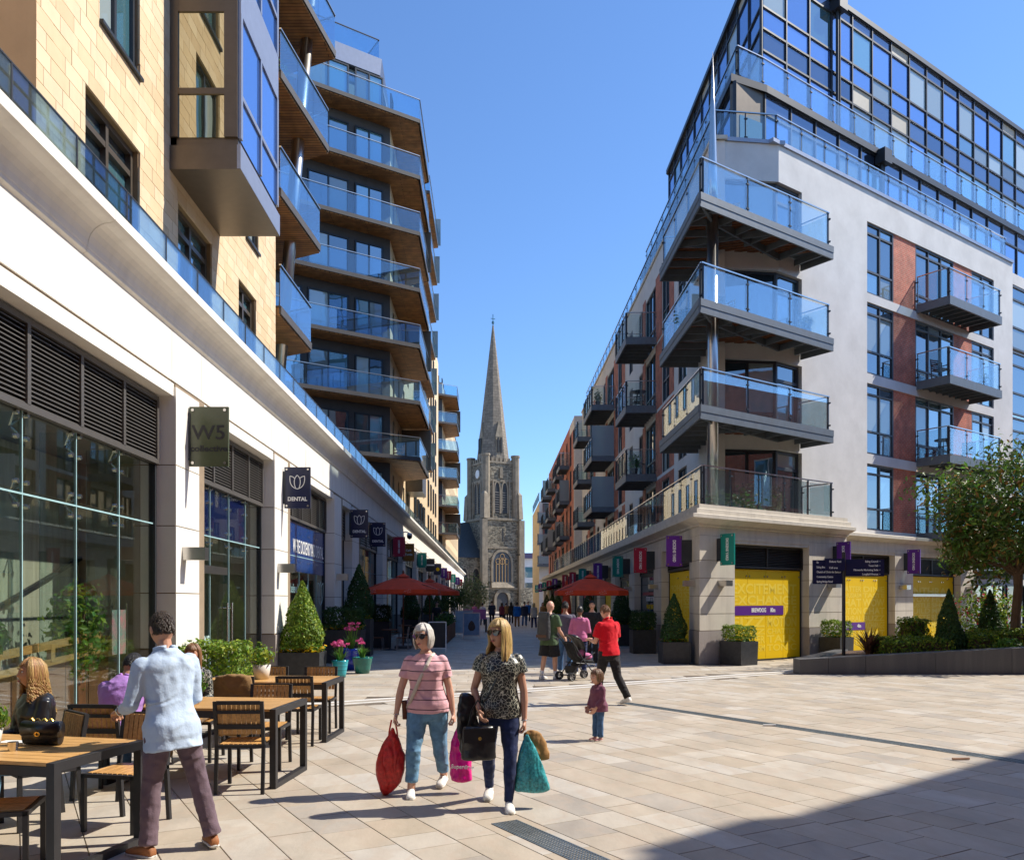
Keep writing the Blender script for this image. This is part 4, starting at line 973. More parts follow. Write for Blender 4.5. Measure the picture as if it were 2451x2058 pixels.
# bronze oriel: near face, front face, under-tray
XO=-4.27; oy0,oy1=14.04,16.5
FN=Fr((XT,oy0),(1,0),(0,-1)); FO=Fr((XO,0),(0,1),(1,0)); W_=XO-XT
ori=MB().box(XT,XO+.06,oy0-.06,oy1+.06,9.0,9.4).build('oriel',M['brown'],t1)
MB().box(XT,XO,oy0,oy1,9.4,9.55).box(XT,XO,oy0,oy0+.1,9.55,17).box(XT,XO,oy1-.1,oy1,9.55,17).box(XT,XT+.1,oy0,oy1,9.4,17).build('oriel_frame',M['brown'],ori)
for f in range(3):
    zb=9.55+f*2.95
    b=MB().box(XT+.0,XT+.14,oy0-.05,oy0-.001,zb,zb+2.95).box(XO-.22,XO+.0,oy0-.05,oy0-.001,zb,zb+2.95).box(XT+.14,XO-.22,oy0-.045,oy0-.001,zb+.72,zb+.82).box(XT+.14,XO-.22,oy0-.045,oy0-.001,zb+2.1,zb+2.95); b.build('oriel_mullion',M['brown'],ori)
    for a,c in ((zb,zb+.72),(zb+.82,zb+2.1)): pbox('pane',M['paneY'],ori,FN,.14,W_-.22,.005,.02,a,c)
    b=MB().box(oy0,oy1,.001,.05,zb+2.1,zb+2.95,FO).box(oy0,oy0+.1,.001,.055,zb,zb+2.1,FO).box(oy1-.1,oy1,.001,.055,zb,zb+2.1,FO).box(oy0+1.2,oy0+1.28,.001,.055,zb,zb+2.1,FO).box(oy0+.1,oy1-.1,.001,.05,zb+.7,zb+.78,FO); b.build('oriel_mullion',M['greyP'],ori)
    for a,c in ((oy0+.1,oy0+1.2),(oy0+1.28,oy1-.1)):
        for z0,z1 in ((zb,zb+.7),(zb+.78,zb+2.1)): pbox('pane',M['blueP'],ori,FO,a,c,.004,.018,z0,z1)
MB().box(XO+.001,XO+.062,oy0-.062,oy1+.062,9.01,9.41).build('oriel_edge',M['greyP'],ori)
# pointed balconies leaning out floor by floor, raking column
def wood_balcony(parent,poly,z,rails,th=.24,gm='balB',step=1.3,h=1.08):
    d=MB().prism(poly,z-.03,z).build('balcony',M['slate'],parent)
    c=Vector((sum(p[0] for p in poly)/len(poly),sum(p[1] for p in poly)/len(poly)))
    ins=[(p[0]+(c.x-p[0])*.025,p[1]+(c.y-p[1])*.025) for p in poly]
    MB().prism(ins,z-th,z-.031).build('soffit',M['soffit'],d)
    q=MB()
    for a,b_ in zip(rails,rails[1:]): q.bar((a[0],a[1],z-.1),(b_[0],b_[1],z-.1),.06,.2)
    q.build('edge_beam',M['slate'],d)
    balustrade(rails,z-.05,h,d,step=step,gm=gm,post=False,rail='steelb',gap=.006)
    return d
tips=[(9.15,-5.16,23.96),(12.1,-4.97,24.26),(15.05,-4.76,24.4),(18.0,-4.61,24.7)]
for z,x,yy in tips:
    wood_balcony(t1,[(-8,Y1+.02),(-5.28,Y1+.02),(x,yy),(-8,yy+1.6)],z,[(-5.30,Y1+.05),(x-.03,yy-.05),(-8,yy+1.5)])
q=MB().tube([(-6.05,23.2,6.4),(-5.15,24.0,20)],.17,16); q.build('raking_column',M['steelb'],t1,smooth=True)
# recessed dark wall behind the balconies
FK=Fr((-7.9,0),(0,1),(1,0))
MB().box(Y1,27,-.3,0,6.2,20,FK).build('rear_wall',M['slate'],t1)
for z in (6.4,9.2,12.15,15.1): window(FK,21.3,23.4,z,z+2.3,.14,t1,M['dark'],rp,cols=2,rows=(1,),fw=.07)
# --- second and fourth towers: prow-shaped wooden balconies over dark glazed fronts
def prow_tower(Yt,n,zb,label,wall_to,top,pent):
    r=thing('apartment_tower',label,'building',(XT,Yt,6.4))
    tx=-3.8
    dvec=Vector((-.832,-.555,0)); nv=Vector((.555,-.832,0))
    wc=Vector((XT,Yt+.4,0)); wl=wc+dvec*9
    FWd=Fr(wl,(-dvec.x,-dvec.y),(nv.x,nv.y)); L=9
    MB().box(0,L,-.3,0,6.3,top,FWd).build('front_wall',M['slate'],r)
    for k in range(-1,n):
        zf=zb+2.95*k
        for a,c in ((6.95,8.55),(4.4,6.6),(1.9,4.1)):
            w=window(FWd,a,c,zf+.05,zf+2.2,.13,r,M['dark'],lambda:rw.choice([M['paneT'],M['paneT'],M['curt'],M['pane']]),cols=2,rows=(1,),fw=.075,rec=.1)
    tip=Vector((tx,Yt,0)); left=tip+dvec*8.2
    for k in range(n):
        z=zb+2.95*k
        poly=[tuple(left)[:2],(tx,Yt),(tx,Yt+6.2),(XT-.2,Yt+7.4),(XT-.2,Yt+.6),tuple(wl)[:2]]
        wood_balcony(r,poly,z,[tuple(left)[:2],(tx,Yt),(tx,Yt+6.2),(XT,Yt+7.3)],step=1.45)
        if k>0: pbox('bronze_return',M['brown'],r,WF,XT,tx+.15,Yt+6.0,Yt+6.06,z-2.7,z-.3) if k%2 else None
    # street-facing stone wall with slot windows
    FSd=Fr((XT,0),(0,1),(1,0))
    ops=[]
    yy=Yt+1.6
    while yy<wall_to-1.5:
        for k in range(-1,n): ops.append((yy,yy+.85,zb+2.95*k+.25,zb+2.95*k+2.35))
        yy+=2.6
    b=MB(); opening_wall(FSd,0,.35,Yt+.42,wall_to,6.3,top,ops,b); b.build('wall',M['tile0'],r)
    for q in ops: window(FSd,*q,0,r,M['dark'],rp,cols=1,rows=(1,),fw=.06,rec=.15)
    MB().prism([(XT-.4,Yt+1.0),(XT-.4,wall_to),(-14,wall_to),(-14,Yt-4)],6.2,top).build('inner_core',M['inner'],r)
    if pent:
        z=zb+2.95*(n-1)
        pw=wc+dvec*.2+Vector((-.4,.3,0))
        FP=Fr(pw+dvec*8,(-dvec.x,-dvec.y),(nv.x,nv.y))
        b=MB(); b.box(0,8.0,-3.5,.25,z+2.5,z+3.4,FP); b.hexa([FP(7.9,.25,z+2.5),FP(8.4,.4,z),FP(8.4,-3,z),FP(7.9,-3,z+2.5),FP(8.0,.25,z+3.4),FP(8.5,.4,z),FP(8.5,-3,z),FP(8.0,-3,z+3.4)]); b.build('penthouse',M['greyP'],r)
        for i in range(4): window(FP,.3+i*1.9,2.1+i*1.9,z+.05,z+2.5,.05,r,M['dark'],lambda:rw.choice([M['paneT'],M['curt']]),cols=2,rows=(3,.5),fw=.07)
        e0,e1,e2=FP(0,.1,0),FP(7.9,.1,0),FP(7.9,-3,0)
        balustrade([tuple(p)[:2] for p in (e0,e1,e2)],z+3.4,1.05,r,step=1.6,gm='balB',post=False,rail='black',gap=.006)
    else:
        b=MB().prism([(XT-.8,Yt+1),(XT-.8,wall_to),(-12,wall_to),(-12,Yt-3)],top,top+2.2); b.build('penthouse',M['greyP'],r)
    return r
prow_tower(43.8,7,9.3,'tall apartment tower with stacked wood-soffit prow balconies, second on the left',56,27.4,True)
t3=thing('apartment_tower','slim sandstone apartment tower half hidden behind the stacked prow balconies','building',(XT,60,6.4))
b=MB().box(56,68,-8,0,6.3,30.2,FX); b.build('wall',M['tile0'],t3)
for k in range(8):
    z=7+2.95*k; lean=.035*(z-9)
    xo=-4.75+min(.55,lean*.7) if z>9 else -4.75
    if k>=1: wood_balcony(t3,[(XT+.02,57),(xo,57.2),(xo,66),(XT+.02,66.4)],z+2.2,[(XT+.02,57.05),(xo,57.2),(xo,66),(XT+.02,66.3)],step=2)
    if k>=1: pbox('privacy_screen',M['frost'],t3,WF,XT+.05,xo+.22,66.05,66.1,z+2.2,z+4.3)
    for a in (57.5,60,62.5,65): window(FX,a,a+1.2,z,z+2.1,.14,t3,M['dark'],rp,cols=1,rows=(1,),fw=.07)
balustrade([(XT+.3,56.3),(XT+.6,56.3),(XT+.6,66)],30.2,1.0,t3,step=2,gm='balB',post=False,rail='black')
MB().box(68,84,-9,-.02,6.3,25.6,FX).build('link_wall',M['tile0'],t3)
for k in range(6):
    for a in (70,73,76,79): window(FX,a,a+.9,6.8+2.95*k,9+2.95*k,.1,t3,M['dark'],rp,cols=1,rows=(1,),fw=.07)
prow_tower(90,6,9.1,'farthest left apartment tower with small wood-soffit prow balconies near the church',132,25.4,False)
# lower bronze oriel box near the towers' foot
MB().box(XT,-4.35,52.2,55,8.6,10.2).box(XT,-4.35,52.2,55,10.2,11.4).build('oriel',M['brown'],t3)
# ------------------------------------------------------------ church and far buildings
ch=thing('church','grey ragstone church with tall octagonal spire at the end of the street','church',(.15,150,0),R(27))
ch.matrix_basis=ch.matrix_basis@Matrix.Diagonal((.87,.87,1,1))
FCh=lambda x,y,z:ch.matrix_basis@Vector((x,y,z))      # local: front face towards -y
class LF:
    def __init__(s,rot=0): s.r=Matrix.Rotation(rot,3,'Z')
    def __call__(s,a,o,z):
        v=s.r@Vector((a,-o,z)); return FCh(v.x,v.y,v.z)
    def mat3(s):
        m=ch.matrix_basis.to_3x3()@s.r; return Matrix((m@Vector((1,0,0)),m@Vector((0,-1,0)),Vector((0,0,1)))).transposed()
def arch(cx,hw,z0,zs,zt,n=8):
    """pointed arch outline (s,z) counter-clockwise from bottom-left"""
    pts=[(cx-hw,z0),(cx+hw,z0)]
    for i in range(n+1): t=i/n; pts.append((cx+hw*math.cos(t*math.pi/2)**.8 if t<1 else cx,zs+(zt-zs)*math.sin(t*math.pi/2)))
    for i in range(n-1,-1,-1): t=i/n; pts.append((cx-hw*math.cos(t*math.pi/2)**.8,zs+(zt-zs)*math.sin(t*math.pi/2)))
    return pts
def archpart(F,name,m,parent,cx,hw,z0,zs,zt,o0,o1):
    p=arch(cx,hw,z0,zs,zt); n=len(p); b=MB(); b.add([F(s,o0,z) for s,z in p]+[F(s,o1,z) for s,z in p],[tuple(range(n)),tuple(range(n,2*n))]+[(i,(i+1)%n,(i+1)%n+n,i+n) for i in range(n)]); return b.build(name,m,parent)
def archring(F,name,m,parent,cx,hw,z0,zs,zt,w,o0,o1):
    p=arch(cx,hw,z0,zs,zt)[1:]; q=arch(cx,hw+w,z0,zs,zt+w)[1:]; p=p[:]+[(cx-hw,z0)]; q=q[:]+[(cx-hw-w,z0)]
    b=MB(); n=len(p); vs=[F(s,o,z) for L_ in (p,q) for o in (o0,o1) for s,z in L_]
    fs=[]
    for i in range(n-1):
        a=lambda k:k*n+i; c=lambda k:k*n+i+1
        fs+=[(a(1),c(1),c(3),a(3)),(a(0),c(0),c(1),a(1)),(a(2),c(2),c(3),a(3))]
    b.add(vs,fs); return b.build(name,m,parent)
f0=LF(0); fl=LF(-math.pi/2)
h=4.0
MB().box(-h,h,-h,h,0,16.2,f0).build('tower_base',M['rag'],ch)
MB().box(-3.45,3.45,-3.45,3.45,16.2,26.0,f0).build('belfry',M['rag'],ch)
for z,e in ((3.9,.22),(11.1,.2),(16.1,.3),(22.9,.15)): 
    g=h if z<16.15 else 3.45; MB().box(-g-e,g+e,-g-e,g+e,z-.15,z+.25,f0).build('string_course',M['ash'],ch)
for sx in (-1,1):
    for sy in (-1,1):
        x,y=sx*h,sy*h
        for k,(z0,z1,d) in enumerate(((0,3.8,1.0),(3.8,11,.75),(11,16,.5))):
            b=MB().box(x-.75+sx*.3,x+.75+sx*.3,y-.75+sy*.3,y+.75+sy*.3,z0,z1,f0) if k==0 else MB().box(x-.6+sx*.2,x+.6+sx*.2,y-.6+sy*.2,y+.6+sy*.2,z0,z1,f0)
            b.build('buttress',M['ash'] if k else M['rag'],ch)
        pp=[f0(sx*3.4,sy*3.4,z) for z in (16.3,27.2,27.6)]
        b=MB(); b.tube(pp[:2],.72,8); b.tube([pp[1],pp[1]+Vector((0,0,.35))],.82,8); b.build('corner_turret',M['ash'],ch)
        b=MB().tube([f0(sx*4,sy*4,16.2),f0(sx*3.9,sy*3.9,20.5),f0(sx*3.6,sy*3.6,21.5)],[.7,.6,.05],4); b.build('pinnacle',M['ash'],ch)
q=MB()
for f in (f0,fl,LF(math.pi),LF(math.pi/2)):
    q.box(-3.5,3.5,3.2,3.6,26.0,26.35,f)
    for i in range(7): q.box(-3.1+i*.95,-2.6+i*.95,3.25,3.55,26.35,27.0,f)
q.build('parapet',M['ash'],ch)
sp=MB(); r0=3.0
sp.tube([f0(0,0,26.0),f0(0,0,51.2)],[r0,.12],8); spire=sp.build('spire',M['spire'],ch)
q=MB()
import math as _m
for j in range(8):
    t=2*_m.pi*j/8
    pass
MB().tube([f0(0,0,51),f0(0,0,53.2)],.07,6).bar(f0(-.5,0,52.4),f0(.5,0,52.4),.1).bar(f0(-.3,0,51.7),f0(.3,0,51.7),.08).tube([f0(0,0,51.5),f0(0,0,51.9)],.22,8).build('weathervane',mat('verdigris_vane',(.05,.16,.22),.5,metal=.4),spire)
for f in (f0,fl):
    # belfry: paired lancets, clock / niche, stepped lucarne on the spire
    for cx in (-.85,.85):
        archring(f,'lancet_surround',M['ash'],ch,cx,.55,17.2,20.9,22.6,.28,3.4,3.62); archpart(f,'lancet',M['black'],ch,cx,.55,17.2,20.9,22.6,3.38,3.50)
        q=MB()
        for i in range(9): q.hexa([f(cx-.5,3.5,17.5+i*.42),f(cx+.5,3.5,17.5+i*.42),f(cx+.5,3.62,17.4+i*.42),f(cx-.5,3.62,17.4+i*.42),f(cx-.5,3.5,17.58+i*.42),f(cx+.5,3.5,17.58+i*.42),f(cx+.5,3.62,17.48+i*.42),f(cx-.5,3.62,17.48+i*.42)])
        q.build('belfry_louvre',M['slate'],ch)
    MB().box(-2.0,-1.7,3.45,3.75,16.4,23,f).box(1.7,2.0,3.45,3.75,16.4,23,f).build('belfry_pier',M['ash'],ch)
    b=MB(); b.hexa([f(-.75,1.6,26.4),f(.75,1.6,26.4),f(.75,3.1,26.4),f(-.75,3.1,26.4),f(-.75,1.2,31),f(.75,1.2,31),f(.75,2.75,31),f(-.75,2.75,31)]); b.add([f(-.85,2.8,30.8),f(.85,2.8,30.8),f(0,2.6,33.8),f(0,1.2,32.6)],[(0,1,2),(0,2,3),(1,3,2)]); b.build('lucarne',M['ash'],ch)
    for cx in (-.33,.33): archpart(f,'lucarne_light',M['black'],ch,cx,.22,28,30,30.7,2.9,3.12)
MB().tube([f0(0,3.45,24.4),f0(0,3.6,24.4)],.3,8).box(-.35,.35,3.4,3.75,23.4,25.2,f0).build('statue_niche',M['ash'],ch)
MB().tube([fl(0,3.45,24.3),fl(0,3.62,24.3)],.75,20).build('clock_dial',M['white'],ch)
# west window with tracery, doorway
archring(f0,'west_window_surround',M['ash'],ch,0,2.05,5.1,8.2,10.4,.45,3.9,4.2); ww=archpart(f0,'west_window',M['darkW'],ch,0,2.05,5.1,8.2,10.4,3.95,4.04)
q=MB()
for x in (-1.35,-.68,0,.68,1.35): q.box(x-.07,x+.07,4.0,4.14,5.1,8.6 if abs(x)>.9 else 9.4,f0)
for x in (-1.0,0,1.0):
    p=[f0(x+.5*math.cos(t),4.1,8.7+.5*math.sin(t)) for t in [i*math.pi/6 for i in range(13)]]; q.tube(p,.06,6,cap=False)
q.tube([f0(.45*math.cos(t),4.1,9.6+.45*math.sin(t)) for t in [i*math.pi/6 for i in range(13)]],.06,6,cap=False)
q.build('tracery',mat('warm_tracery',(.42,.27,.12),.8),ww)
q=MB(); q.hexa([f0(-2.6,4.0,4.1),f0(2.6,4.0,4.1),f0(2.6,4.6,4.1),f0(-2.6,4.6,4.1),f0(-2.4,4.0,5.1),f0(2.4,4.0,5.1),f0(2.4,4.1,5.1),f0(-2.4,4.1,5.1)]); q.build('window_sill',M['ash'],ch)
archring(f0,'door_surround',M['ash'],ch,0,1.35,0,1.9,3.3,.55,3.9,4.35); archpart(f0,'door',M['slate'],ch,0,1.35,0,1.9,3.3,3.95,4.06)
archpart(f0,'slit_light',M['black'],ch,.2,.14,12.3,14.2,14.6,3.98,4.03)
# nave and aisle to the left, roof, flying wall to the right
MB().box(-13,-4,-9,3.0,0,9.5,f0).build('nave',M['rag'],ch)
b=MB(); b.add([f0(-13.2,3.2,9.3),f0(-3.9,3.2,9.3),f0(-3.9,-3,15.8),f0(-13.2,-3,15.8),f0(-13.2,-9.2,9.3),f0(-3.9,-9.2,9.3)],[(0,1,2,3),(3,2,5,4),(0,3,4),(1,5,2)]); b.build('nave_roof',M['roof'],ch)
for x in (-11,-8,-5.4): archring(f0,'aisle_surround',M['ash'],ch,x,.7,3,6,7.4,.25,2.95,3.15); archpart(f0,'aisle_light',M['black'],ch,x,.7,3,6,7.4,2.95,3.04)
b=MB().box(4,9,-.6,.6,0,4.2,f0); b.build('churchyard_wall',M['rag'],ch); archpart(f0,'wall_arch',M['black'],ch,6.4,1.0,0,2,3.3,.58,.63)
# far right apartments and white civic block
fb=thing('apartment_building','cream apartment building with stacked glass balconies at the far right end of the street','building',(8,104,0))
FE=Fr((5.9,104),(1,0),(0,-1))
MB().box(0,9,-18,0,0,14.2,FE).build('wall',mat('buff_render',(.55,.42,.24),.8),fb)
MB().box(-.05,3,-.02,.02,0,14.2,FE).build('wall_panel',M['plasterW'],fb)
for k in range(3):
    z=6.3+2.7*k
    rbalc(FE,-.3,2.6,.8,z,fb,step=1.4,gm='frost'); window(FE,.4,2.2,z+.05,z+2.2,.15,fb,M['dark'],rp,cols=2)
balustrade([(5.8,104),(5.8,118)],14.2,1,fb,step=2.5); balustrade([(5.8,103.9),(9,103.9)],14.2,1,fb,step=1.6)
wb=thing('office_building','white modern block with blue window bands beyond the church','building',(20,240,0))
FQ=Fr((9,240),(1,0),(0,-1))
MB().box(0,22,-12,0,0,14,FQ).build('wall',M['plasterW'],wb)
MB().box(-.6,23,-13,.8,14,15.5,FQ).build('roof',mat('violet_roof',(.10,.08,.16),.6),wb)
for z in (4,8.5):
    for i in range(6): pbox('window',M['paneT'],wb,FQ,.5+i*3.6,3.5+i*3.6,0,.1,z,z+3)
# building across the plaza, outside the frame, whose shade reaches the near paving
sh=thing('office_building','brick block across the plaza behind the photographer casting the near shadow','building',(18,8,0))
ud=Vector((5.6,4.42,0)).normalized(); nd=Vector((-ud.y,ud.x,0)); HB=14.0
p0=Vector((.92,5.7,0))+SUN_DIR*(HB/math.tan(R(SUN_EL)))
FD=Fr(p0,(ud.x,ud.y),(nd.x,nd.y))
opD=[(a,a+1.6,z,z+1.9) for a in [x*3.2-27 for x in range(20)] for z in (1,4.2,7.4,10.6)]
b=MB(); opening_wall(FD,0,.4,-30,38,0,HB,opD,b); b.build('wall',M['brickS'],sh)
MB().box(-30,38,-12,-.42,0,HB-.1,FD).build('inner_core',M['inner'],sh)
MB().box(.6,2.0,-3,-.02,HB,HB+.45,FD).build('shadow_notch_block',M['plasterW'],sh)  # unseen block added on the roof edge to notch its cast shadow
for q in opD[::3]: window(FD,*q,0,sh,M['white'],rp,cols=2)
# ------------------------------------------------------------ planting
def leaves(pts,size,rn,flat=.0,asp=.55):
    """little two-triangle leaves at (position, normal)"""
    V=[];Fc=[]
    for p,n in pts:
        n=(Vector(n)+Vector((rn.uniform(-1,1),rn.uniform(-1,1),rn.uniform(-1,1)))*.75).normalized()
        a=n.cross(Vector((rn.uniform(-1,1),rn.uniform(-1,1),rn.uniform(-1,1)))).normalized(); b=n.cross(a)
        s=size*rn.uniform(.6,1.35); i=len(V); p=Vector(p)
        V+=[p-a*s,p+b*s*asp+n*s*.12,p+a*s,p-b*s*asp+n*s*.12]; Fc.append((i,i+1,i+2,i+3))
    return V,Fc
def leafmesh(name,pts,size,m,rn,asp=.55,pick=None):
    V,Fc=leaves(pts,size,rn,asp=asp); me=bpy.data.meshes.new(name); me.from_pydata([tuple(v) for v in V],[],Fc)
    ms=m if isinstance(m,list) else [m]
    for x in ms: me.materials.append(x)
    if len(ms)>1:
        w=pick or [1]*len(ms); me.polygons.foreach_set('material_index',[rn.choices(range(len(ms)),w)[0] for _ in Fc])
    me.update(); return me
def cone_pts(r,h,n,rn,belly=.2):
    P=[]
    for _ in range(n):
        u=rn.random(); t=1-math.sqrt(u) if rn.random()<.85 else rn.random(); 
        rad=r*(1-t)**.82*(1 if t>belly else .8+.2*t/belly); a=rn.uniform(0,2*math.pi); k=rn.uniform(.86,1.04)
        k+= .05*math.sin(a*3+t*9)+.22*noise.noise(Vector((math.cos(a)*1.3,math.sin(a)*1.3,t*3.2+r)))
        if rn.random()<.012: k+=rn.uniform(.05,.16)
        P.append(((rad*k*math.cos(a),rad*k*math.sin(a),t*h),(math.cos(a),math.sin(a),r/h)))
    return P
def box_pts(x,y,z,n,rn):
    P=[]
    A=[y*z,y*z,x*z,x*z,x*y*1.2]
    for _ in range(n):
        f=rn.choices(range(5),A)[0]; a,b=rn.uniform(-.5,.5),rn.uniform(-.5,.5); j=rn.uniform(-.05,.03)+.10*noise.noise(Vector((a*4,b*4,f*3.1)))+(rn.uniform(.03,.08) if rn.random()<.02 else 0)
        if f==0:p=((x/2+j,a*y,(b+.5)*z),(1,0,0))
        elif f==1:p=((-x/2-j,a*y,(b+.5)*z),(-1,0,0))
        elif f==2:p=((a*x,y/2+j,(b+.5)*z),(0,1,0))
        elif f==3:p=((a*x,-y/2-j,(b+.5)*z),(0,-1,0))
        else:p=((a*x,b*y,z+j),(0,0,1))
        P.append(p)
    return P
def blob_pts(rx,ry,rz,n,rn,fill=.35,lump=.18,seed=0):
    P=[]
    for _ in range(n):
        d=Vector((rn.gauss(0,1),rn.gauss(0,1),rn.gauss(0,1))).normalized()
        k=1+lump*noise.noise(d*2.3+Vector((seed,0,0)))*2
        k*=rn.uniform(1-fill,1)
        P.append(((d.x*rx*k,d.y*ry*k,d.z*rz*k),d))
    return P
rl=random.Random(21)
CONE=leafmesh('foliage',cone_pts(.46,1.35,3600,rl),.034,M['leafD'],rl)
CONEY=leafmesh('foliage',cone_pts(.50,1.35,5200,rl),.032,[M['leafC'],M['leafY']],rl,pick=[3,1])
CUBE=leafmesh('foliage',box_pts(.72,.72,.5,2600,rl),.03,[M['leafC'],M['leafY']],rl,pick=[2,1])
CUBED=leafmesh('foliage',box_pts(.72,.72,.5,2600,rl),.03,M['leafD'],rl)
SKIRT=leafmesh('bedding',[((rl.uniform(-.38,.38),rl.uniform(-.38,.38),rl.uniform(0,.12)),(0,0,1)) for _ in range(420)],.045,[M['leafG'],M['petalY']],rl,pick=[5,1])
SKIRTY=leafmesh('bedding',[((rl.uniform(-.42,.42),rl.uniform(-.42,.42),rl.uniform(0,.13)),(0,0,1)) for _ in range(420)],.045,[M['leafG'],M['petalY']],rl,pick=[2,2])
def meshobj(name,me,parent,mtx):
    o=bpy.data.objects.new(name,me); COL.objects.link(o); o.matrix_basis=mtx; return par(o,parent)
def potbox(parent,loc,rz,w,d,h):
    """tapering square planter with a lip and soil"""
    b=MB(); t=.03
    Mx=Matrix.Translation(loc)@Matrix.Rotation(rz,4,'Z')
    g=lambda x,y,z:Mx@Vector((x,y,z))
    k=.96
    b.hexa([g(-w/2*k,-d/2*k,0),g(w/2*k,-d/2*k,0),g(w/2*k,d/2*k,0),g(-w/2*k,d/2*k,0),g(-w/2,-d/2,h-.06),g(w/2,-d/2,h-.06),g(w/2,d/2,h-.06),g(-w/2,d/2,h-.06)])
    for x0,x1,y0,y1 in ((-w/2,w/2,-d/2,-d/2+t),(-w/2,w/2,d/2-t,d/2),(-w/2,-w/2+t,-d/2+t,d/2-t),(w/2-t,w/2,-d/2+t,d/2-t)):
        b.hexa([g(x0,y0,h-.06),g(x1,y0,h-.06),g(x1,y1,h-.06),g(x0,y1,h-.06),g(x0,y0,h),g(x1,y0,h),g(x1,y1,h),g(x0,y1,h)])
    return b.build('planter_box',M['planter'],parent)
def topiary(loc,kind,label,rz=0,w=.78,h=.78,sc=1,zs=1,skirt=SKIRT,wd=None,name='potted_topiary',group='topiary in dark square planters'):
    r=thing(name,label,'planter',loc,0,group)
    p=potbox(r,loc,rz,w,wd or w,h)
    b=MB().box(-w/2+.03,w/2-.03,-(wd or w)/2+.03,(wd or w)/2-.03,h-.1,h-.05); o=b.build('soil',M['soil'],r); o.matrix_basis=Matrix.Translation(loc)@Matrix.Rotation(rz,4,'Z')
    Mx=Matrix.Translation(Vector(loc)+Vector((0,0,h)))@Matrix.Rotation(rz,4,'Z')
    if skirt: meshobj('bedding_plant',skirt,r,Mx@Matrix.Diagonal((w/.85,(wd or w)/.85,1,1)))
    if kind in ('cone','coney'):
        MB().tube([Vector(loc)+Vector((0,0,h-.05)),Vector(loc)+Vector((0,0,h+.5))],.03,6).build('stem',M['bark'],r)
        meshobj('foliage',CONE if kind=='cone' else CONEY,r,Mx@Matrix.Translation((0,0,.1))@Matrix.Diagonal((sc,sc,sc,1)))
    else:
        meshobj('foliage',CUBED if kind=='cubed' else CUBE,r,Mx@Matrix.Translation((0,0,.08))@Matrix.Diagonal((sc*(w/.78),sc*((wd or w)/.78),zs,1)))
    return r
aF=math.atan2(UF.y,UF.x)
topiary((5.2,23.9,0),'cone','dark cone topiary in square planter beside the corner pier',0,.78,.62,.95)
p=FR(1.05,.5,0); topiary((p.x,p.y,0),'cube','clipped cube hedge in square planter left of the first yellow shopfront',aF,.74,.66,.95,zs=.66)
p=FR(5.75,.5,0); topiary((p.x,p.y,0),'cube','clipped cube hedge planter behind the fingerpost',aF,.74,.66,.95,zs=.8)
topiary((5.15,28.6,0),'cubed','low cube hedge in dark planter under the nearest crimson street-side sign',0,.8,.8)
topiary((5.15,33.4,0),'cone','cone topiary beyond the red-shirted man on the shaded side',0,.8,.85,1.05)
topiary((5.1,44,0),'cone','cone topiary behind the right umbrella',0,.8,.85,1.05)
for Y,lb in ((62,'small far cone topiary on the right side'),(68,'second small far cone topiary on the right side'),(75,'farthest small cone topiary on the right side')): topiary((4.9,Y,0),'cone',lb,0,.8,.85,1.05)
topiary((-4.35,19.15,0),'coney','bright lime-green cone topiary with yellow pansies in a wide planter',0,.95,.62,1.12,skirt=SKIRTY,wd=.8)
topiary((-4.3,24.3,0),'cubed','dark cube hedge in black planter beyond the tulip pots',0,1.1,.95,1.0,skirt=SKIRTY,wd=.9)
topiary((-4.35,27.3,0),'cone','tall dark cone topiary in planter beside the yellow shop window',0,.85,1.2,1.25)
topiary((-4.3,32,0),'cubed','shaded cube hedge planter near the cafe seating on the left',0,.8,1.0,1.0)
topiary((-3.9,40,0),'cone','dark cone topiary beneath the left umbrella',0,.8,.9,1.2)
for Y,lb in ((56,'small cone topiary far along the arcade'),(64,'second small cone topiary far along the arcade'),(73,'farthest small cone topiary along the arcade')): topiary((-4.2,Y,0),'cone',lb,0,.8,.9,1.1)
topiary((-4.35,13.2,0),'cube','long low bright green hedge in planter behind the cafe tables',0,.95,.5,1.0,skirt=None,wd=1.0)
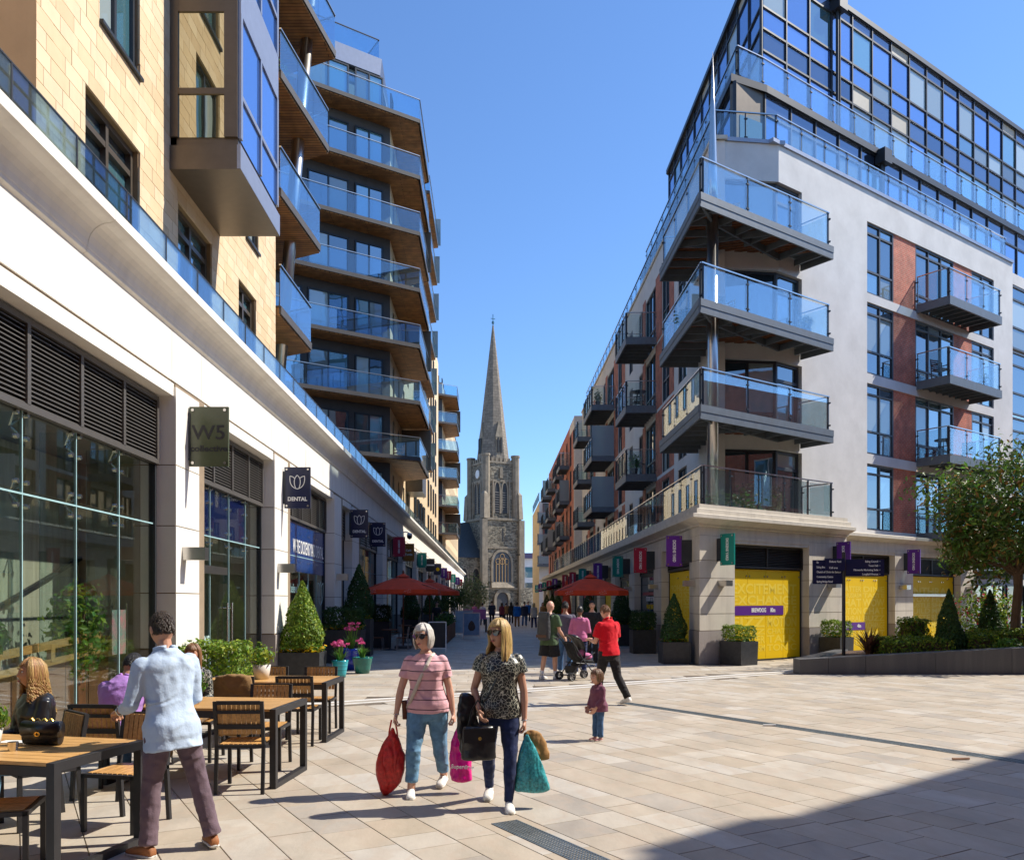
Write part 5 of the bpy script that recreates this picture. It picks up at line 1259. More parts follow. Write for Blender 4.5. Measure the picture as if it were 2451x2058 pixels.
# tulip pots
def bladeplant(name,parent,loc,n,h,spread,m,rn,w=.018):
    b=MB()
    for _ in range(n):
        a=rn.uniform(0,2*math.pi); hh=h*rn.uniform(.6,1.1); sp=spread*rn.uniform(.2,1); d=Vector((math.cos(a),math.sin(a),0)); sd=Vector((-d.y,d.x,0)); L_=Vector(loc)+d*rn.uniform(0,.06)
        pts=[L_+d*sp*t*t+Vector((0,0,hh*(t-.25*t*t*(sp/spread)))) for t in (0,.35,.7,1)]; ws=[w*.7,w,w*.8,.001]
        i0=len(b.v); 
        for p,ww in zip(pts,ws): b.v+=[tuple(p-sd*ww),tuple(p+sd*ww)]
        for k in range(3): b.f.append((i0+2*k,i0+2*k+1,i0+2*k+3,i0+2*k+2)); b.m.append(0)
    return b.build(name,m,parent)
def tulippot(loc,r,h,pm,label,nfl,fh):
    t=thing('flower_pot',label,'flower pot',loc,0,'glazed pots of tulips by the arcade')
    MB().lathe([(r*.68,0),(r*.8,h*.3),(r*.95,h*.75),(r,h*.9),(r*1.06,h),(r*.9,h),(r*.88,h*.9)],loc,18).build('pot',pm,t,smooth=True)
    top=Vector(loc)+Vector((0,0,h*.9))
    bladeplant('leaves',t,top,46,fh*.75,.24,M['leafG'],rl,.02)
    b=MB(); fl=[]
    for i in range(nfl):
        a=rl.uniform(0,6.28); rr=rl.uniform(.02,.22); z=fh*rl.uniform(.8,1.1); e=top+Vector((rr*math.cos(a),rr*math.sin(a),z)); b.tube([top+Vector((rr*.3*math.cos(a),rr*.3*math.sin(a),0)),e],.006,4)
        fl+=[(tuple(e+Vector((.03*math.cos(k),.03*math.sin(k),.03))),(math.cos(k),math.sin(k),.3)) for k in [j*.9 for j in range(7)]]
    b.build('stems',M['leafG'],t)
    meshobj('tulip_flowers',leafmesh('tulip_flowers',fl,.042,M['petal'],rl,asp=.7),t,Matrix.Identity(4))
tq=mat('turquoise_glaze',(.03,.35,.42),.15,var=.4,scale=4,bump=0,stretch=(.1,.1,9)); gz=mat('green_glaze',(.02,.16,.13),.12,var=.3,scale=5,bump=0); bz=mat('blue_glaze',(.01,.03,.35),.12,var=.3,scale=5,bump=0)
tulippot((-3.55,19.5,0),.19,.4,tq,'turquoise striped pot of pink tulips beside the lime-green cone',16,.42)
tulippot((-3.2,20.6,0),.25,.4,gz,'green glazed pot with broad leaves and one pink tulip',5,.42)
tulippot((-3.65,21.6,0),.22,.55,bz,'blue glazed pot of tall pink tulips behind the green pot',16,.62)
# raised stone bed
bed=thing('raised_bed','long dark granite raised bed wall with sloping top on the right of the plaza','planter wall',(7.47,20.3,0))
def bedtop(x): return .36+(x-7.4)/(13.2-7.4)*.30
edges=[7.45,8.15,9.05,10.75,12.6,14.6,16.8]
for a,c in zip(edges,edges[1:]):
    b=MB(); ya=20.25; b.hexa([(a+.004,ya,0),(c-.004,ya,0),(c-.004,ya+.42,0),(a+.004,ya+.42,0),(a+.004,ya,bedtop(a)),(c-.004,ya,bedtop(c)),(c-.004,ya+.42,bedtop(c)),(a+.004,ya+.42,bedtop(a))]); b.build('granite_block',M['darkgranite'],bed)
b=MB(); b.hexa([(7.45,20.68,0),(7.85,20.68,0),(10.9,25.6,0),(10.5,25.6,0),(7.45,20.68,.36),(7.85,20.68,.36),(10.9,25.6,.3),(10.5,25.6,.3)]); b.build('granite_block',M['darkgranite'],bed)
b=MB(); b.hexa([(7.8,20.67,0),(16.8,20.67,0),(16.8,25.8,0),(10.8,25.6,0),(7.8,20.67,.28),(16.8,20.67,bedtop(16.8)-.06),(16.8,25.8,.5),(10.8,25.6,.25)]); b.build('soil',M['soil'],bed)
def hedge(x0,x1,y0,y1,z0,h,label,m=None,dens=900):
    cx,cy=(x0+x1)/2,(y0+y1)/2; r=thing('hedge',label,'hedge',(cx,cy,z0),0,'clipped hedges in the raised bed')
    n=int(dens*((x1-x0)*(y1-y0)+2*h*(x1-x0+y1-y0)))
    me=leafmesh('foliage',box_pts(x1-x0,y1-y0,h,n,rl),.036,m or [M['leafC'],M['leafD'],M['leafY']],rl,pick=None if m and not isinstance(m,list) else [3,1,3])
    meshobj('foliage',me,r,Matrix.Translation((cx,cy,z0))); MB().box(x0+.08,x1-.08,y0+.08,y1-.08,z0,z0+h-.08).build('twigs',M['bark'],r)
hedge(9.9,11.6,21.0,22.0,.28,.52,'low clipped hedge left of the cone tree in the raised bed')
hedge(12.1,12.9,21.3,22.2,.4,.5,'short clipped hedge just right of the cone tree')
hedge(13.0,15.2,21.9,22.9,.42,.55,'clipped hedge behind the magnolia trunk')
hedge(11.6,12.2,23.3,24.0,.3,.95,'upright clipped hedge block in front of the third yellow shopfront')
def conetree(loc,s,h,label):
    r=thing('yew_cone',label,'shrub',loc,0,'cone-clipped yews in the raised bed'); MB().tube([loc,Vector(loc)+Vector((0,0,h*.6))],.04,6).build('trunk',M['bark'],r)
    meshobj('foliage',leafmesh('foliage',cone_pts(s,h,5200,rl),.036,M['leafD'],rl),r,Matrix.Translation(loc))
conetree((11.75,21.5,.3),.47,1.78,'tall dark cone-clipped yew in the raised bed')
conetree((14.0,23.5,.35),.48,1.75,'second cone-clipped yew beside the magnolia trunk')
def bush(name,loc,rx,ry,rz,n,sz,m,label,cat='shrub',group=None,pick=None,fill=.5):
    r=thing(name,label,cat,(loc[0],loc[1],loc[2]-rz),0,group)
    meshobj('foliage',leafmesh('foliage',blob_pts(rx,ry,rz,n,rl,fill=fill,seed=loc[0]),sz,m,rl,pick=pick),r,Matrix.Translation(loc))
    b=MB()
    for i in range(7):
        a=rl.uniform(0,6.28); b.tube([(loc[0],loc[1],loc[2]-rz),(loc[0]+rx*.5*math.cos(a),loc[1]+ry*.5*math.sin(a),loc[2]+rz*.4)],[.025,.008],5)
    b.build('stem',M['bark'],r)
bush('shrub',(14.6,24.6,1.3),1.0,.9,1.0,1800,.055,[M['leafG'],M['leafY'],M['petalR']],'loose green shrub with red shoots behind the cone yews',pick=[5,3,1])
bush('shrub',(12.75,23.1,.75),.45,.45,.42,900,.04,M['leafY'],'small pale green shrub right of the upright hedge block')
bush('shrub',(13.1,21.2,.65),.3,.3,.22,400,.05,M['leafG'],'small leafy plant at the foot of the raised bed yew')
bush('olive_tree',(-2.2,92,2.6),2.1,2.0,2.0,1600,.14,M['leafO'],'grey-green olive tree in front of the church','tree')
bush('round_bush',(-4.0,86,2.0),1.6,1.6,1.3,1400,.12,M['leafD'],'dark round tree beside the far end of the arcade','tree')
bush('terrace_shrub',(-6.1,22.6,7.1),.5,.9,.75,700,.075,[M['leafM'],M['leafG']],'glossy shrub on the terrace under the raking column','shrub')
bush('terrace_shrub',(-5.5,27.8,6.95),.4,.9,.5,600,.07,[M['leafM'],M['leafG']],'glossy shrub on the terrace beyond the raking column','shrub')
bush('terrace_plant',(6.55,27.2,4.9),.3,.5,.35,300,.06,[M['leafG'],M['leafY']],'pale green plant behind the corner terrace glass','plant')
for x,y,lb in ((8.05,26.1,'left'),(8.95,26.55,'right')): bush('terrace_plant',(x,y,5.0),.38,.38,.55,500,.055,M['leafO'],'%s grey bush before the corner terrace windows'%lb,'plant')
fx=thing('bronze_flax','spiky bronze flax plant beside the fingerpost','plant',(9.75,21.6,.25))
bladeplant('leaves',fx,(9.75,21.6,.25),70,.95,.6,M['leafR'],rl,.028)
# magnolia tree
def magnolia(loc,label):
    r=thing('magnolia_tree',label,'tree',loc)
    L_=Vector(loc); b=MB(); top=L_+Vector((.1,.05,2.35)); b.tube([L_,L_+Vector((.02,.02,.8)),L_+Vector((.06,-.03,1.7)),top],[.15,.12,.11,.12],10)
    tipz=[]
    rn=random.Random(4)
    for i in range(17):
        a=rn.uniform(0,6.28); e=rn.uniform(.1,1.25); l=rn.uniform(1.3,2.2); d=Vector((math.cos(a)*math.cos(e),math.sin(a)*math.cos(e),math.sin(e)))
        s0=L_+Vector((.06,0,rn.uniform(1.9,2.4))); mid=s0+d*l*.5+Vector((0,0,.15)); en=s0+d*l
        b.tube([s0,mid,en],[.055,.035,.012],6); tipz.append(en)
        for k in range(4):
            q=mid.lerp(en,rn.uniform(.1,1)); e2=q+Vector((rn.uniform(-.6,.6),rn.uniform(-.6,.6),rn.uniform(-.2,.6))); b.tube([q,e2],[.016,.006],4); tipz.append(e2)
    b.build('trunk',M['bark'],r)
    P=[]; ctr=L_+Vector((-.1,0,3.75))
    clumps=list(tipz)
    for _ in range(150):
        d=Vector((rn.gauss(0,1),rn.gauss(0,1),rn.gauss(0,.85))).normalized(); clumps.append(ctr+Vector((d.x*2.35,d.y*2.1,d.z*2.05))*rn.uniform(.45,1))
    for c in clumps:
        cr=rn.uniform(.28,.5)
        for _ in range(rn.randint(45,80)):
            o=Vector((rn.gauss(0,1),rn.gauss(0,1),rn.gauss(0,.8)))*cr*.6; P.append((tuple(c+o),tuple((o.normalized()+Vector((0,0,.6))))))
    meshobj('crown',leafmesh('crown',P,.092,[M['leafM'],M['leafB'],M['leafG']],rn,asp=.38,pick=[7,1.5,2]),r,Matrix.Identity(4))
magnolia((14.15,22.6,.45),'glossy magnolia tree standing in the raised bed at the right edge')
# ------------------------------------------------------------ people
FOLD=bpy.data.textures.new('cloth_folds','CLOUDS'); FOLD.noise_scale=.11; FOLD.noise_depth=3
FOLD2=bpy.data.textures.new('denim_folds','CLOUDS'); FOLD2.noise_scale=.07; FOLD2.noise_depth=2
def blob(b,c,rx,ry,rz,X=None,n=10,m=7):
    """ellipsoid with local axes X (3x3 columns)"""
    X=X or Matrix.Identity(3); vs=[];c=Vector(c)
    vs.append(c+X@Vector((0,0,-rz)))
    for i in range(1,m):
        f=-math.pi/2+math.pi*i/m
        for j in range(n):
            a=2*math.pi*j/n; vs.append(c+X@Vector((rx*math.cos(f)*math.cos(a),ry*math.cos(f)*math.sin(a),rz*math.sin(f))))
    vs.append(c+X@Vector((0,0,rz))); fs=[]
    for j in range(n): fs.append((0,1+(j+1)%n,1+j)); fs.append((len(vs)-1,1+(m-2)*n+j,1+(m-2)*n+(j+1)%n))
    for i in range(m-2):
        for j in range(n): fs.append((1+i*n+j,1+i*n+(j+1)%n,1+(i+1)*n+(j+1)%n,1+(i+1)*n+j))
    b.add(vs,fs)
def rings(b,L,n=18):
    """loft of ellipses: (centre, axisA, ra, axisB, rb)"""
    vs=[]
    for c,A,ra,B,rb in L:
        for j in range(n):
            t=2*math.pi*j/n; ct,st=math.cos(t),math.sin(t)
            vs.append(Vector(c)+A*ra*(abs(ct)**.85)*(1 if ct>0 else -1)+B*rb*(abs(st)**.85)*(1 if st>0 else -1))
    fs=[(i*n+j,i*n+(j+1)%n,(i+1)*n+(j+1)%n,(i+1)*n+j) for i in range(len(L)-1) for j in range(n)]
    fs.append(tuple(range(n))[::-1]); fs.append(tuple((len(L)-1)*n+j for j in range(n))); b.add(vs,fs)
def skullp(d,k,fem):
    """surface of the head for a unit direction d (x side, y face, z up), k = head scale"""
    x,y,z=d.x*.074,d.y*.094,d.z*.116
    if d.z<0:
        t=-d.z; x*=1-.30*t**1.4; 
        if d.y>0: y*=1-.02*t; y+=.016*t*t*d.y
        else: y*=1-.38*t**1.2
    if d.y>0:
        g=lambda v,s:math.exp(-(v/s)**2)
        w=d.y**2
        y+=w*(.022*g(x,.011)*g(z+.018,.017)+.008*g(x,.010)*g(z-.008,.022))
        y-=w*.011*(g(abs(x)-.029,.016)*g(z-.014,.013))
        y+=w*.004*(g(abs(x)-.027,.022)*g(z-.036,.010))
        y+=w*.006*g(x,.022)*g(z+.057,.010)-w*.004*g(x,.026)*g(z+.073,.006)
        y+=w*.005*(g(abs(x)-.036,.02)*g(z+.025,.02))
    return Vector((x,y,z))*k
def vmat(f,up=Vector((0,0,1))):
    y=f.normalized(); x=y.cross(up).normalized(); z=x.cross(y).normalized(); return Matrix((x,y,z)).transposed()
def hand(b,w,d,palm,side,k,curl,fine=True):
    """palm, four fingers and a thumb; w wrist, d along the hand, palm = palm normal, side = towards the thumb"""
    d=d.normalized(); s=(side-d*side.dot(d)).normalized(); p=(palm-d*palm.dot(d)-s*palm.dot(s)).normalized()
    pl=.085*k
    rings(b,[(w+d*t*pl,s,a*k,p,c*k) for t,a,c in ((-.12,.024,.02),(.2,.032,.017),(.6,.042,.016),(1,.042,.014))],10)
    for i,(o,l,r) in enumerate(((.030,.072,.0088),(.010,.08,.0092),(-.011,.074,.0088),(-.031,.058,.0078))):
        q=w+d*pl*.95+s*o*k; pts=[q-d*.01]; a=0; e=q
        for j,f in enumerate((.45,.32,.26)):
            a+=curl*(.55 if j==0 else .75)*(1+.08*i); dd=d*math.cos(a)+p*math.sin(a); e=e+dd*l*f*k; pts.append(e)
        b.tube(pts,[r*k*1.08,r*k,r*k*.92,r*k*.75],7)
    q=w+d*pl*.28+s*.03*k; t1=(d*.65+s*.75+p*.25).normalized(); t2=(d*.95+s*.15+p*.35*(1+curl)).normalized()
    b.tube([q-s*.015*k,q+t1*.035*k,q+t1*.035*k+t2*.03*k,q+t1*.035*k+t2*.055*k],[.014*k,.012*k,.010*k,.008*k],7)
def mods(o,vox,sm,fold=0,tex=None):
    m=o.modifiers.new('remesh','REMESH'); m.mode='VOXEL'; m.voxel_size=vox; m.use_smooth_shade=True
    if sm: m=o.modifiers.new('smooth','SMOOTH'); m.factor=.5; m.iterations=sm
    if fold:
        m=o.modifiers.new('folds','DISPLACE'); m.texture=tex or FOLD; m.strength=fold; m.mid_level=.5; m.texture_coords='LOCAL'
def person(label,loc,face,H=1.65,fem=True,fat=1.0,skinm='skinF',lean=(0,0,1),sit=None,legs=None,arms=None,head=(0,0),top=None,bottom=None,shoes=None,hair=None,vox=.012,glasses=False,group=None,curl=(.5,.5),palm=None,lips=(.35,.08,.07),roll=0,headk=1.0,foldk=1.0,name='person',toe=(0,0),extra=None,socks=None,legk=1.0):
    f=Vector((face[0],face[1],0)).normalized(); rz=math.atan2(-f.x,f.y)
    root=thing(name,label,'person',loc,rz,group); RM=root.matrix_basis
    def put(b,nm,m,smooth=True,parent=root):
        o=b.build(nm,m,None,smooth); o.matrix_basis=RM.copy(); par(o,parent); return o
    V=lambda *a:Vector(a)
    sp=V(*lean).normalized(); sx=V(1,0,0); sx=(sx-sp*sx.dot(sp)).normalized(); sy=sp.cross(sx).normalized()
    legs=legs or ((0,0,-1),(0,0,-1),(0,0,-1),(0,0,-1)); arms=arms or ((-.12,0,-1),(-.05,.12,-1),(.12,0,-1),(.05,.12,-1))
    tL,sL,tR,sR=[V(*x).normalized() for x in legs]; uL,fL,uR,fR=[V(*x).normalized() for x in arms]
    hw=.052*H*(1.05 if fem else 1); TH,SH=.245*H,.235*H
    hips=[V(-hw,0,0),V(hw,0,0)]; kn=[hips[0]+tL*TH,hips[1]+tR*TH]; an=[kn[0]+sL*SH,kn[1]+sR*SH]
    foot=.042*H
    pz=sit if sit else foot-min(an[0].z,an[1].z)
    P=V(0,0,pz); hips=[P+h for h in hips]; kn=[P+x for x in kn]; an=[P+x for x in an]
    shw=(.087 if fem else .104)*H*fat**.55; sho=[P+sp*.276*H-sx*shw,P+sp*.276*H+sx*shw]
    el=[sho[0]+uL*.175*H,sho[1]+uR*.175*H]; wr=[el[0]+fL*.15*H,el[1]+fR*.15*H]
    neck=P+sp*.325*H; k=H/1.65*headk
    yaw,pit=R(head[0]),R(head[1])
    hm=Matrix.Rotation(-yaw,3,'Z')@Matrix.Rotation(pit,3,'X')@Matrix.Rotation(R(roll),3,'Y')
    hc=neck+sp*(.036 if fem else .040)*H+hm@V(0,.018*k,.080*k)
    # ---- body: one continuous skin surface
    b=MB(); n1,n2=(28,22) if vox<.011 else (16,12)
    vs=[hc+hm@skullp(V(0,0,-1),k,fem)]; fs=[]
    for i in range(1,n2):
        fi=-math.pi/2+math.pi*i/n2
        for j in range(n1): a=2*math.pi*j/n1; vs.append(hc+hm@skullp(V(math.cos(fi)*math.cos(a),math.cos(fi)*math.sin(a),math.sin(fi)),k,fem))
    vs.append(hc+hm@skullp(V(0,0,1),k,fem))
    for j in range(n1): fs.append((0,1+(j+1)%n1,1+j)); fs.append((len(vs)-1,1+(n2-2)*n1+j,1+(n2-2)*n1+(j+1)%n1))
    for i in range(n2-2):
        for j in range(n1): fs.append((1+i*n1+j,1+i*n1+(j+1)%n1,1+(i+1)*n1+(j+1)%n1,1+(i+1)*n1+j))
    b.add(vs,fs)
    for s in (-1,1): blob(b,hc+hm@(V(s*.076,-.008,-.005)*k),.011*k,.019*k,.031*k,hm,8,6)
    nr=(.039 if fem else .045)*H/1.65*fat**.5
    b.tube([neck-sp*.05*H,neck,hc+hm@(V(0,-.012,-.05)*k)],[nr*1.5,nr*1.12,nr],12)
    def torso(bb,g,ext,t0,t1,hem=0):
        T=[(-.075,.078,.060,0),(-.03,.098,.074,-.004),(.02,.102,.076,-.004),(.07,.092,.070,0),(.12,.080,.064,.004),(.17,.084,.066,.006),(.215,.093,.070,.012 if fem else .006),(.255,.096,.066,.004),(.280,.084,.054,-.002),(.300,.060,.045,-.003),(.315,.044,.040,-.003),(.33,.034,.036,0)] if fem else \
          [(-.075,.075,.058,0),(-.03,.090,.068,-.004),(.02,.093,.070,-.003),(.07,.090,.068,0),(.12,.088,.066,.004),(.17,.094,.068,.005),(.22,.104,.070,.006),(.258,.107,.066,.002),(.284,.094,.055,-.003),(.303,.068,.046,-.003),(.317,.048,.042,-.003),(.332,.038,.038,0)]
        L=[]
        for t,rx,ry,fo in T:
            if t<t0-1e-6 or t>t1+1e-6: continue
            ff=fat if t<.28 else fat**.4
            x2=ext+(hem*max(0,min(1,(.07-t)/.06)) if hem else 0)
            L.append((P+sp*t*H+sy*(fo*H),sx,rx*H*ff*g+x2,sy,ry*H*ff*g+x2))
        rings(bb,L,20)
    torso(b,.86 if top else .93,0,-.08,.34)
    ar=[.034,.029,.026,.0185]
    hands=[]
    for i,(s,e,w,u,fd) in enumerate(((sho[0],el[0],wr[0],uL,fL),(sho[1],el[1],wr[1],uR,fR))):
        q=H/1.65*fat**.9*(1 if fem else 1.12)
        blob(b,s,.036*q,.036*q,.036*q,None,10,7)
        slv=top.get('sleeve',.6) if top else 0; za=.84 if slv>.5 else .95
        b.tube([s,s.lerp(e,.35),s.lerp(e,.8),e,e.lerp(w,.3),e.lerp(w,.75),w],[.043*q*.85,.041*q*za,.034*q*(.85 if slv>.9 else 1),.032*q,.034*q,.025*q,.021*q],10)
        sgn=-1 if i==0 else 1
        pn=V(-sgn,0,0) if palm is None else V(*palm[i]); th=V(0,1,0) if abs(fd.y)<.8 else V(-sgn,0,.3)
        if palm is not None and len(palm)>2: th=V(*palm[2+i])
        hand(b,w,fd,pn,th,k*(.95 if fem else 1.08),curl[i]); hands.append((w+fd*.07*k,fd))
    lr=H/1.65*fat**.7*legk
    cv=bottom.get('len',1) if bottom else 0
    for h_,kk,a in zip(hips,kn,an):
        z1=.80 if cv>.1 else 1; z2=.80 if cv>.6 else 1
        b.tube([h_+V(0,0,.02),h_.lerp(kk,.3),h_.lerp(kk,.85),kk,kk.lerp(a,.28),kk.lerp(a,.75),a,a+V(0,0,-.02)],[.085*lr*z1,.080*lr*z1,.058*lr*z2,.053*lr*z2,.054*lr*z2,.036*lr*(.9 if cv>.8 else 1),.030*lr,.032*lr],12)
    bo=put(b,'body',M[skinm]); mods(bo,vox*.62 if vox<.011 else vox,1 if vox<.011 else 2)
    # ---- face
    def hp(x,y,z): return hc+hm@(V(x,y,z)*k)
    if vox<.02:
        q=MB(); blob(q,hp(0,.0985,-.057),.021*k,.0085*k,.0075*k,hm,10,6); put(q,'mouth',mat('lips',lips,.4,bump=0,coords='obj'))
        if not glasses:
            q=MB()
            for s in (-1,1): blob(q,hp(s*.0295,.080,.014),.0125*k,.008*k,.0075*k,hm,8,6)
            put(q,'eyes',M['white'])
            q=MB()
            for s in (-1,1): blob(q,hp(s*.0295,.0868,.014),.0062*k,.0035*k,.0065*k,hm,8,6)
            put(q,'irises',M['black'])
        hmx=hair['m'] if hair else None
        q=MB()
        for s in (-1,1): q.tube([hp(s*.014,.094,.034),hp(s*.03,.0925,.04),hp(s*.047,.080,.034)],[.003*k,.0042*k,.002*k],6)
        put(q,'eyebrows',hmx or M['black'])
    if glasses:
        q=MB()
        for s in (-1,1):
            pts=[(s*.008,.103,.030),(s*.030,.101,.033),(s*.058,.090,.028),(s*.060,.088,.006),(s*.045,.096,-.014),(s*.022,.103,-.012),(s*.009,.105,.004)]
            i0=len(q.v); F_=[hp(*p) for p in pts]; Bk=[hp(p[0],p[1]-.008,p[2]) for p in pts]; n=len(pts)
            q.add(F_+Bk,[tuple(range(n)),tuple(range(n,2*n))]+[(i,(i+1)%n,(i+1)%n+n,i+n) for i in range(n)])
            q.bar(hp(s*.060,.088,.022),hp(s*.078,.0,.016),.004*k,.010*k)
        q.bar(hp(-.01,.105,.024),hp(.01,.105,.024),.006*k,.006*k)
        put(q,'sunglasses',glasses,False)
    # ---- hair
    if hair:
        hs=hair['style']; rn=random.Random(hash(label)%1000 if False else len(label)*7+int(H*100)); q=MB()
        def surf(pol,az,sc=1.07):   # pol from crown, az from face
            d=V(math.sin(pol)*math.sin(az),math.sin(pol)*math.cos(az),math.cos(pol)); s=skullp(d,k,fem); s.y=min(s.y,.098*k) if d.z>-.2 else s.y
            return s*sc
        cap=[];N1,N2=24,9
        def hl(az):   # hairline polar angle
            a=abs(az); 
            base=R(58)+ (R(108)-R(58))*min(1,max(0,(a-R(35))/R(65)))
            return base if hs!='balding' else (R(52)+(R(112)-R(52))*min(1,max(0,(a-R(40))/R(50))))
        if hs!='bald':
            th=hair.get('th',1.055)
            vs=[hc+hm@surf(0,0,th)];fs=[]
            for i in range(1,N2+1):
                for j in range(N1):
                    az=-math.pi+2*math.pi*j/N1; pol=hl(az)*i/N2; vs.append(hc+hm@(surf(pol,az,th*(1+.012*rn.uniform(-1,1)) if i<N2 else 1.0)))
            for j in range(N1): fs.append((0,1+j,1+(j+1)%N1))
            for i in range(N2-1):
                for j in range(N1): fs.append((1+i*N1+j,1+(i+1)*N1+j,1+(i+1)*N1+(j+1)%N1,1+i*N1+(j+1)%N1))
            q.add(vs,fs)
        if hs in('long','bob','curly'):
            Lh=hair['len']; part=hair.get('part',0)
            nl=hair.get('n',110)
            for i in range(nl):
                az=rn.uniform(-math.pi,math.pi)
                fr=abs(az)<R(hair.get('fr',44))
                if not fr and abs(az)<R(hair.get('side',62)): continue
                pts=[]
                if fr:
                    if not hair.get('fringe',True): continue
                    for t in (.15,.5,.85,1.0): pts.append(hc+hm@(surf(R(64)*t,az*(.7+.3*t),1.085+.02*(t>.8))))
                    rr=[.007,.009,.008,.003]
                else:
                    wv=rn.uniform(-.01,.01); out=hair.get('out',1.10)+rn.uniform(-.03,.05)
                    for t in (.12,.4,.7,1): pts.append(hc+hm@surf(R(96)*t,az,1.07+(out-1.07)*t))
                    e=pts[-1]; dv=hm@V(math.sin(az),math.cos(az),0)*k
                    ll=Lh*rn.uniform(.86,1.04); st=6; ph=rn.uniform(0,6.28)
                    if hs=='curly': st=18
                    for j in range(1,st+1):
                        t=j/st; w=hair.get('wave',0)*math.sin(t*hair.get('wn',9)+az*3+rn.uniform(-.5,.5))
                        inw=hair.get('inw',-.01)*t*t
                        back=V(0,-.02*t,0) if abs(az)<R(75) else V(0,0,0)
                        if hs=='curly': w=0; cr=.013*min(1,t*3); back=back+V(cr*math.cos(ph+t*ll*105),cr*math.sin(ph+t*ll*105),0)
                        pts.append(e+V(0,0,-ll*t)+dv*(inw+w)+back+hm@V(w*.7,wv*t,0))
                    rr=[.008,.012,.013,.013]+([.013,.0125,.012,.011,.009,.003] if st==6 else [.0115]*(st-1)+[.003])
                    if hs=='curly': rr=[x*1.25 for x in rr]
                q.tube(pts,[x*k*hair.get('lw',1) for x in rr],6,sq=.7)
        elif hs=='bun':
            blob(q,hp(0,-.10,.05),.045*k,.045*k,.045*k,hm,10,8)
        elif hs=='short' or hs=='balding':
            for i in range(1100 if vox<.011 else 420 if vox<.02 else 40):
                az=rn.uniform(-math.pi,math.pi); pol=hl(az)*rn.uniform(.1,.97); p0=surf(pol,az,1.05); p1=surf(min(pol+R(16),hl(az)+R(4)),az+rn.uniform(-.15,.15),1.085)
                q.tube([hc+hm@p0,hc+hm@p1],[.0055*k,.0015*k],4)
        if q.v: put(q,'hair',hair['m'])
    # ---- clothes
    objs={}
    if top:
        b=MB(); g=top.get('g',1.0); e=top.get('e',.010); torso(b,g,e,-top.get('len',.04)*1.0-.001,.333 if top.get('collar') else .316,top.get('hem',.014))
        if top.get('len',.04)>.075:
            ln=top['len']; rings(b,[(P+sp*.01*H,sx,.098*H*fat+e+.012,sy,.073*H*fat+e+.012),(P-sp*ln*H,sx,.103*H*fat+e+.012,sy,.080*H*fat+e+.014)],20)
        sl=top.get('sleeve',.6)
        for i,(s,ee,w,u,fd) in enumerate(((sho[0],el[0],wr[0],uL,fL),(sho[1],el[1],wr[1],uR,fR))):
            q_=H/1.65*fat**.6*(1 if fem else 1.12); se=top.get('se',.012)
            blob(b,s-sp*.004,.042*q_+se*.8,.042*q_+se*.8,.042*q_+se*.8,None,12,8)
            pts=[s+(P+sp*.262*H-s)*.12,s+u*.012]
            rr=[.040*q_+e,.046*q_+se]
            if sl<=1: pts+= [s.lerp(ee,sl*.5),s.lerp(ee,sl)]; rr+=[.048*q_+se*1.3,.045*q_+se*1.8]
            else:
                pts+=[s.lerp(ee,.5),ee,ee.lerp(w,(sl-1)*.5),ee.lerp(w,sl-1)]; rr+=[.043*q_+se,.038*q_+se,.034*q_+se,.028*q_+se]
            b.tube(pts,rr,12)
        o=put(b,top.get('name','shirt'),top['m']); mods(o,max(vox,.010),2 if vox<.02 else 1,top.get('fold',.016)*foldk); objs['top']=o
        if top.get('collar'):
            q=MB(); q.tube([neck+hm@V(nr*1.55*math.sin(a),nr*1.35*math.cos(a),.0) +sp*(.012 if abs(a)>1 else -.008) for a in [-2.9+i*5.8/12 for i in range(13)]],.016,6); o=put(q,'collar',top['m'])
    if bottom:
        b=MB(); e=bottom.get('e',.008); torso(b,1.0,e,-.08,.045)
        ln=bottom.get('len',1)
        for h_,kk,a in zip(hips,kn,an):
            pts=[h_+V(0,0,.03),h_.lerp(kk,.3),h_.lerp(kk,.8)]; rr=[.089*lr+e,.083*lr+e,.063*lr+e]
            le=bottom.get('flare',.012)
            if ln>=.5: 
                pts+=[kk]; rr+=[.057*lr+e]
                t=(ln-.5)*2
                pts+=[kk.lerp(a,t*.35),kk.lerp(a,t*.75),kk.lerp(a,t)]; rr+=[.054*lr+e+le*.3,.044*lr+e+le*.6,.040*lr+e+le]
            else: pts[2]=h_.lerp(kk,ln*2); rr[2]=.072*lr+e+le
            b.tube(pts,rr,12)
        o=put(b,bottom.get('name','trousers'),bottom['m']); mods(o,max(vox,.010),2 if vox<.02 else 1,bottom.get('fold',.012)*foldk,FOLD2)
    if socks:
        q=MB()
        for a,kk in zip(an,kn): q.tube([a+V(0,0,-.01),a.lerp(kk,.28)],[.037*lr,.041*lr],10)
        put(q,'socks',socks)
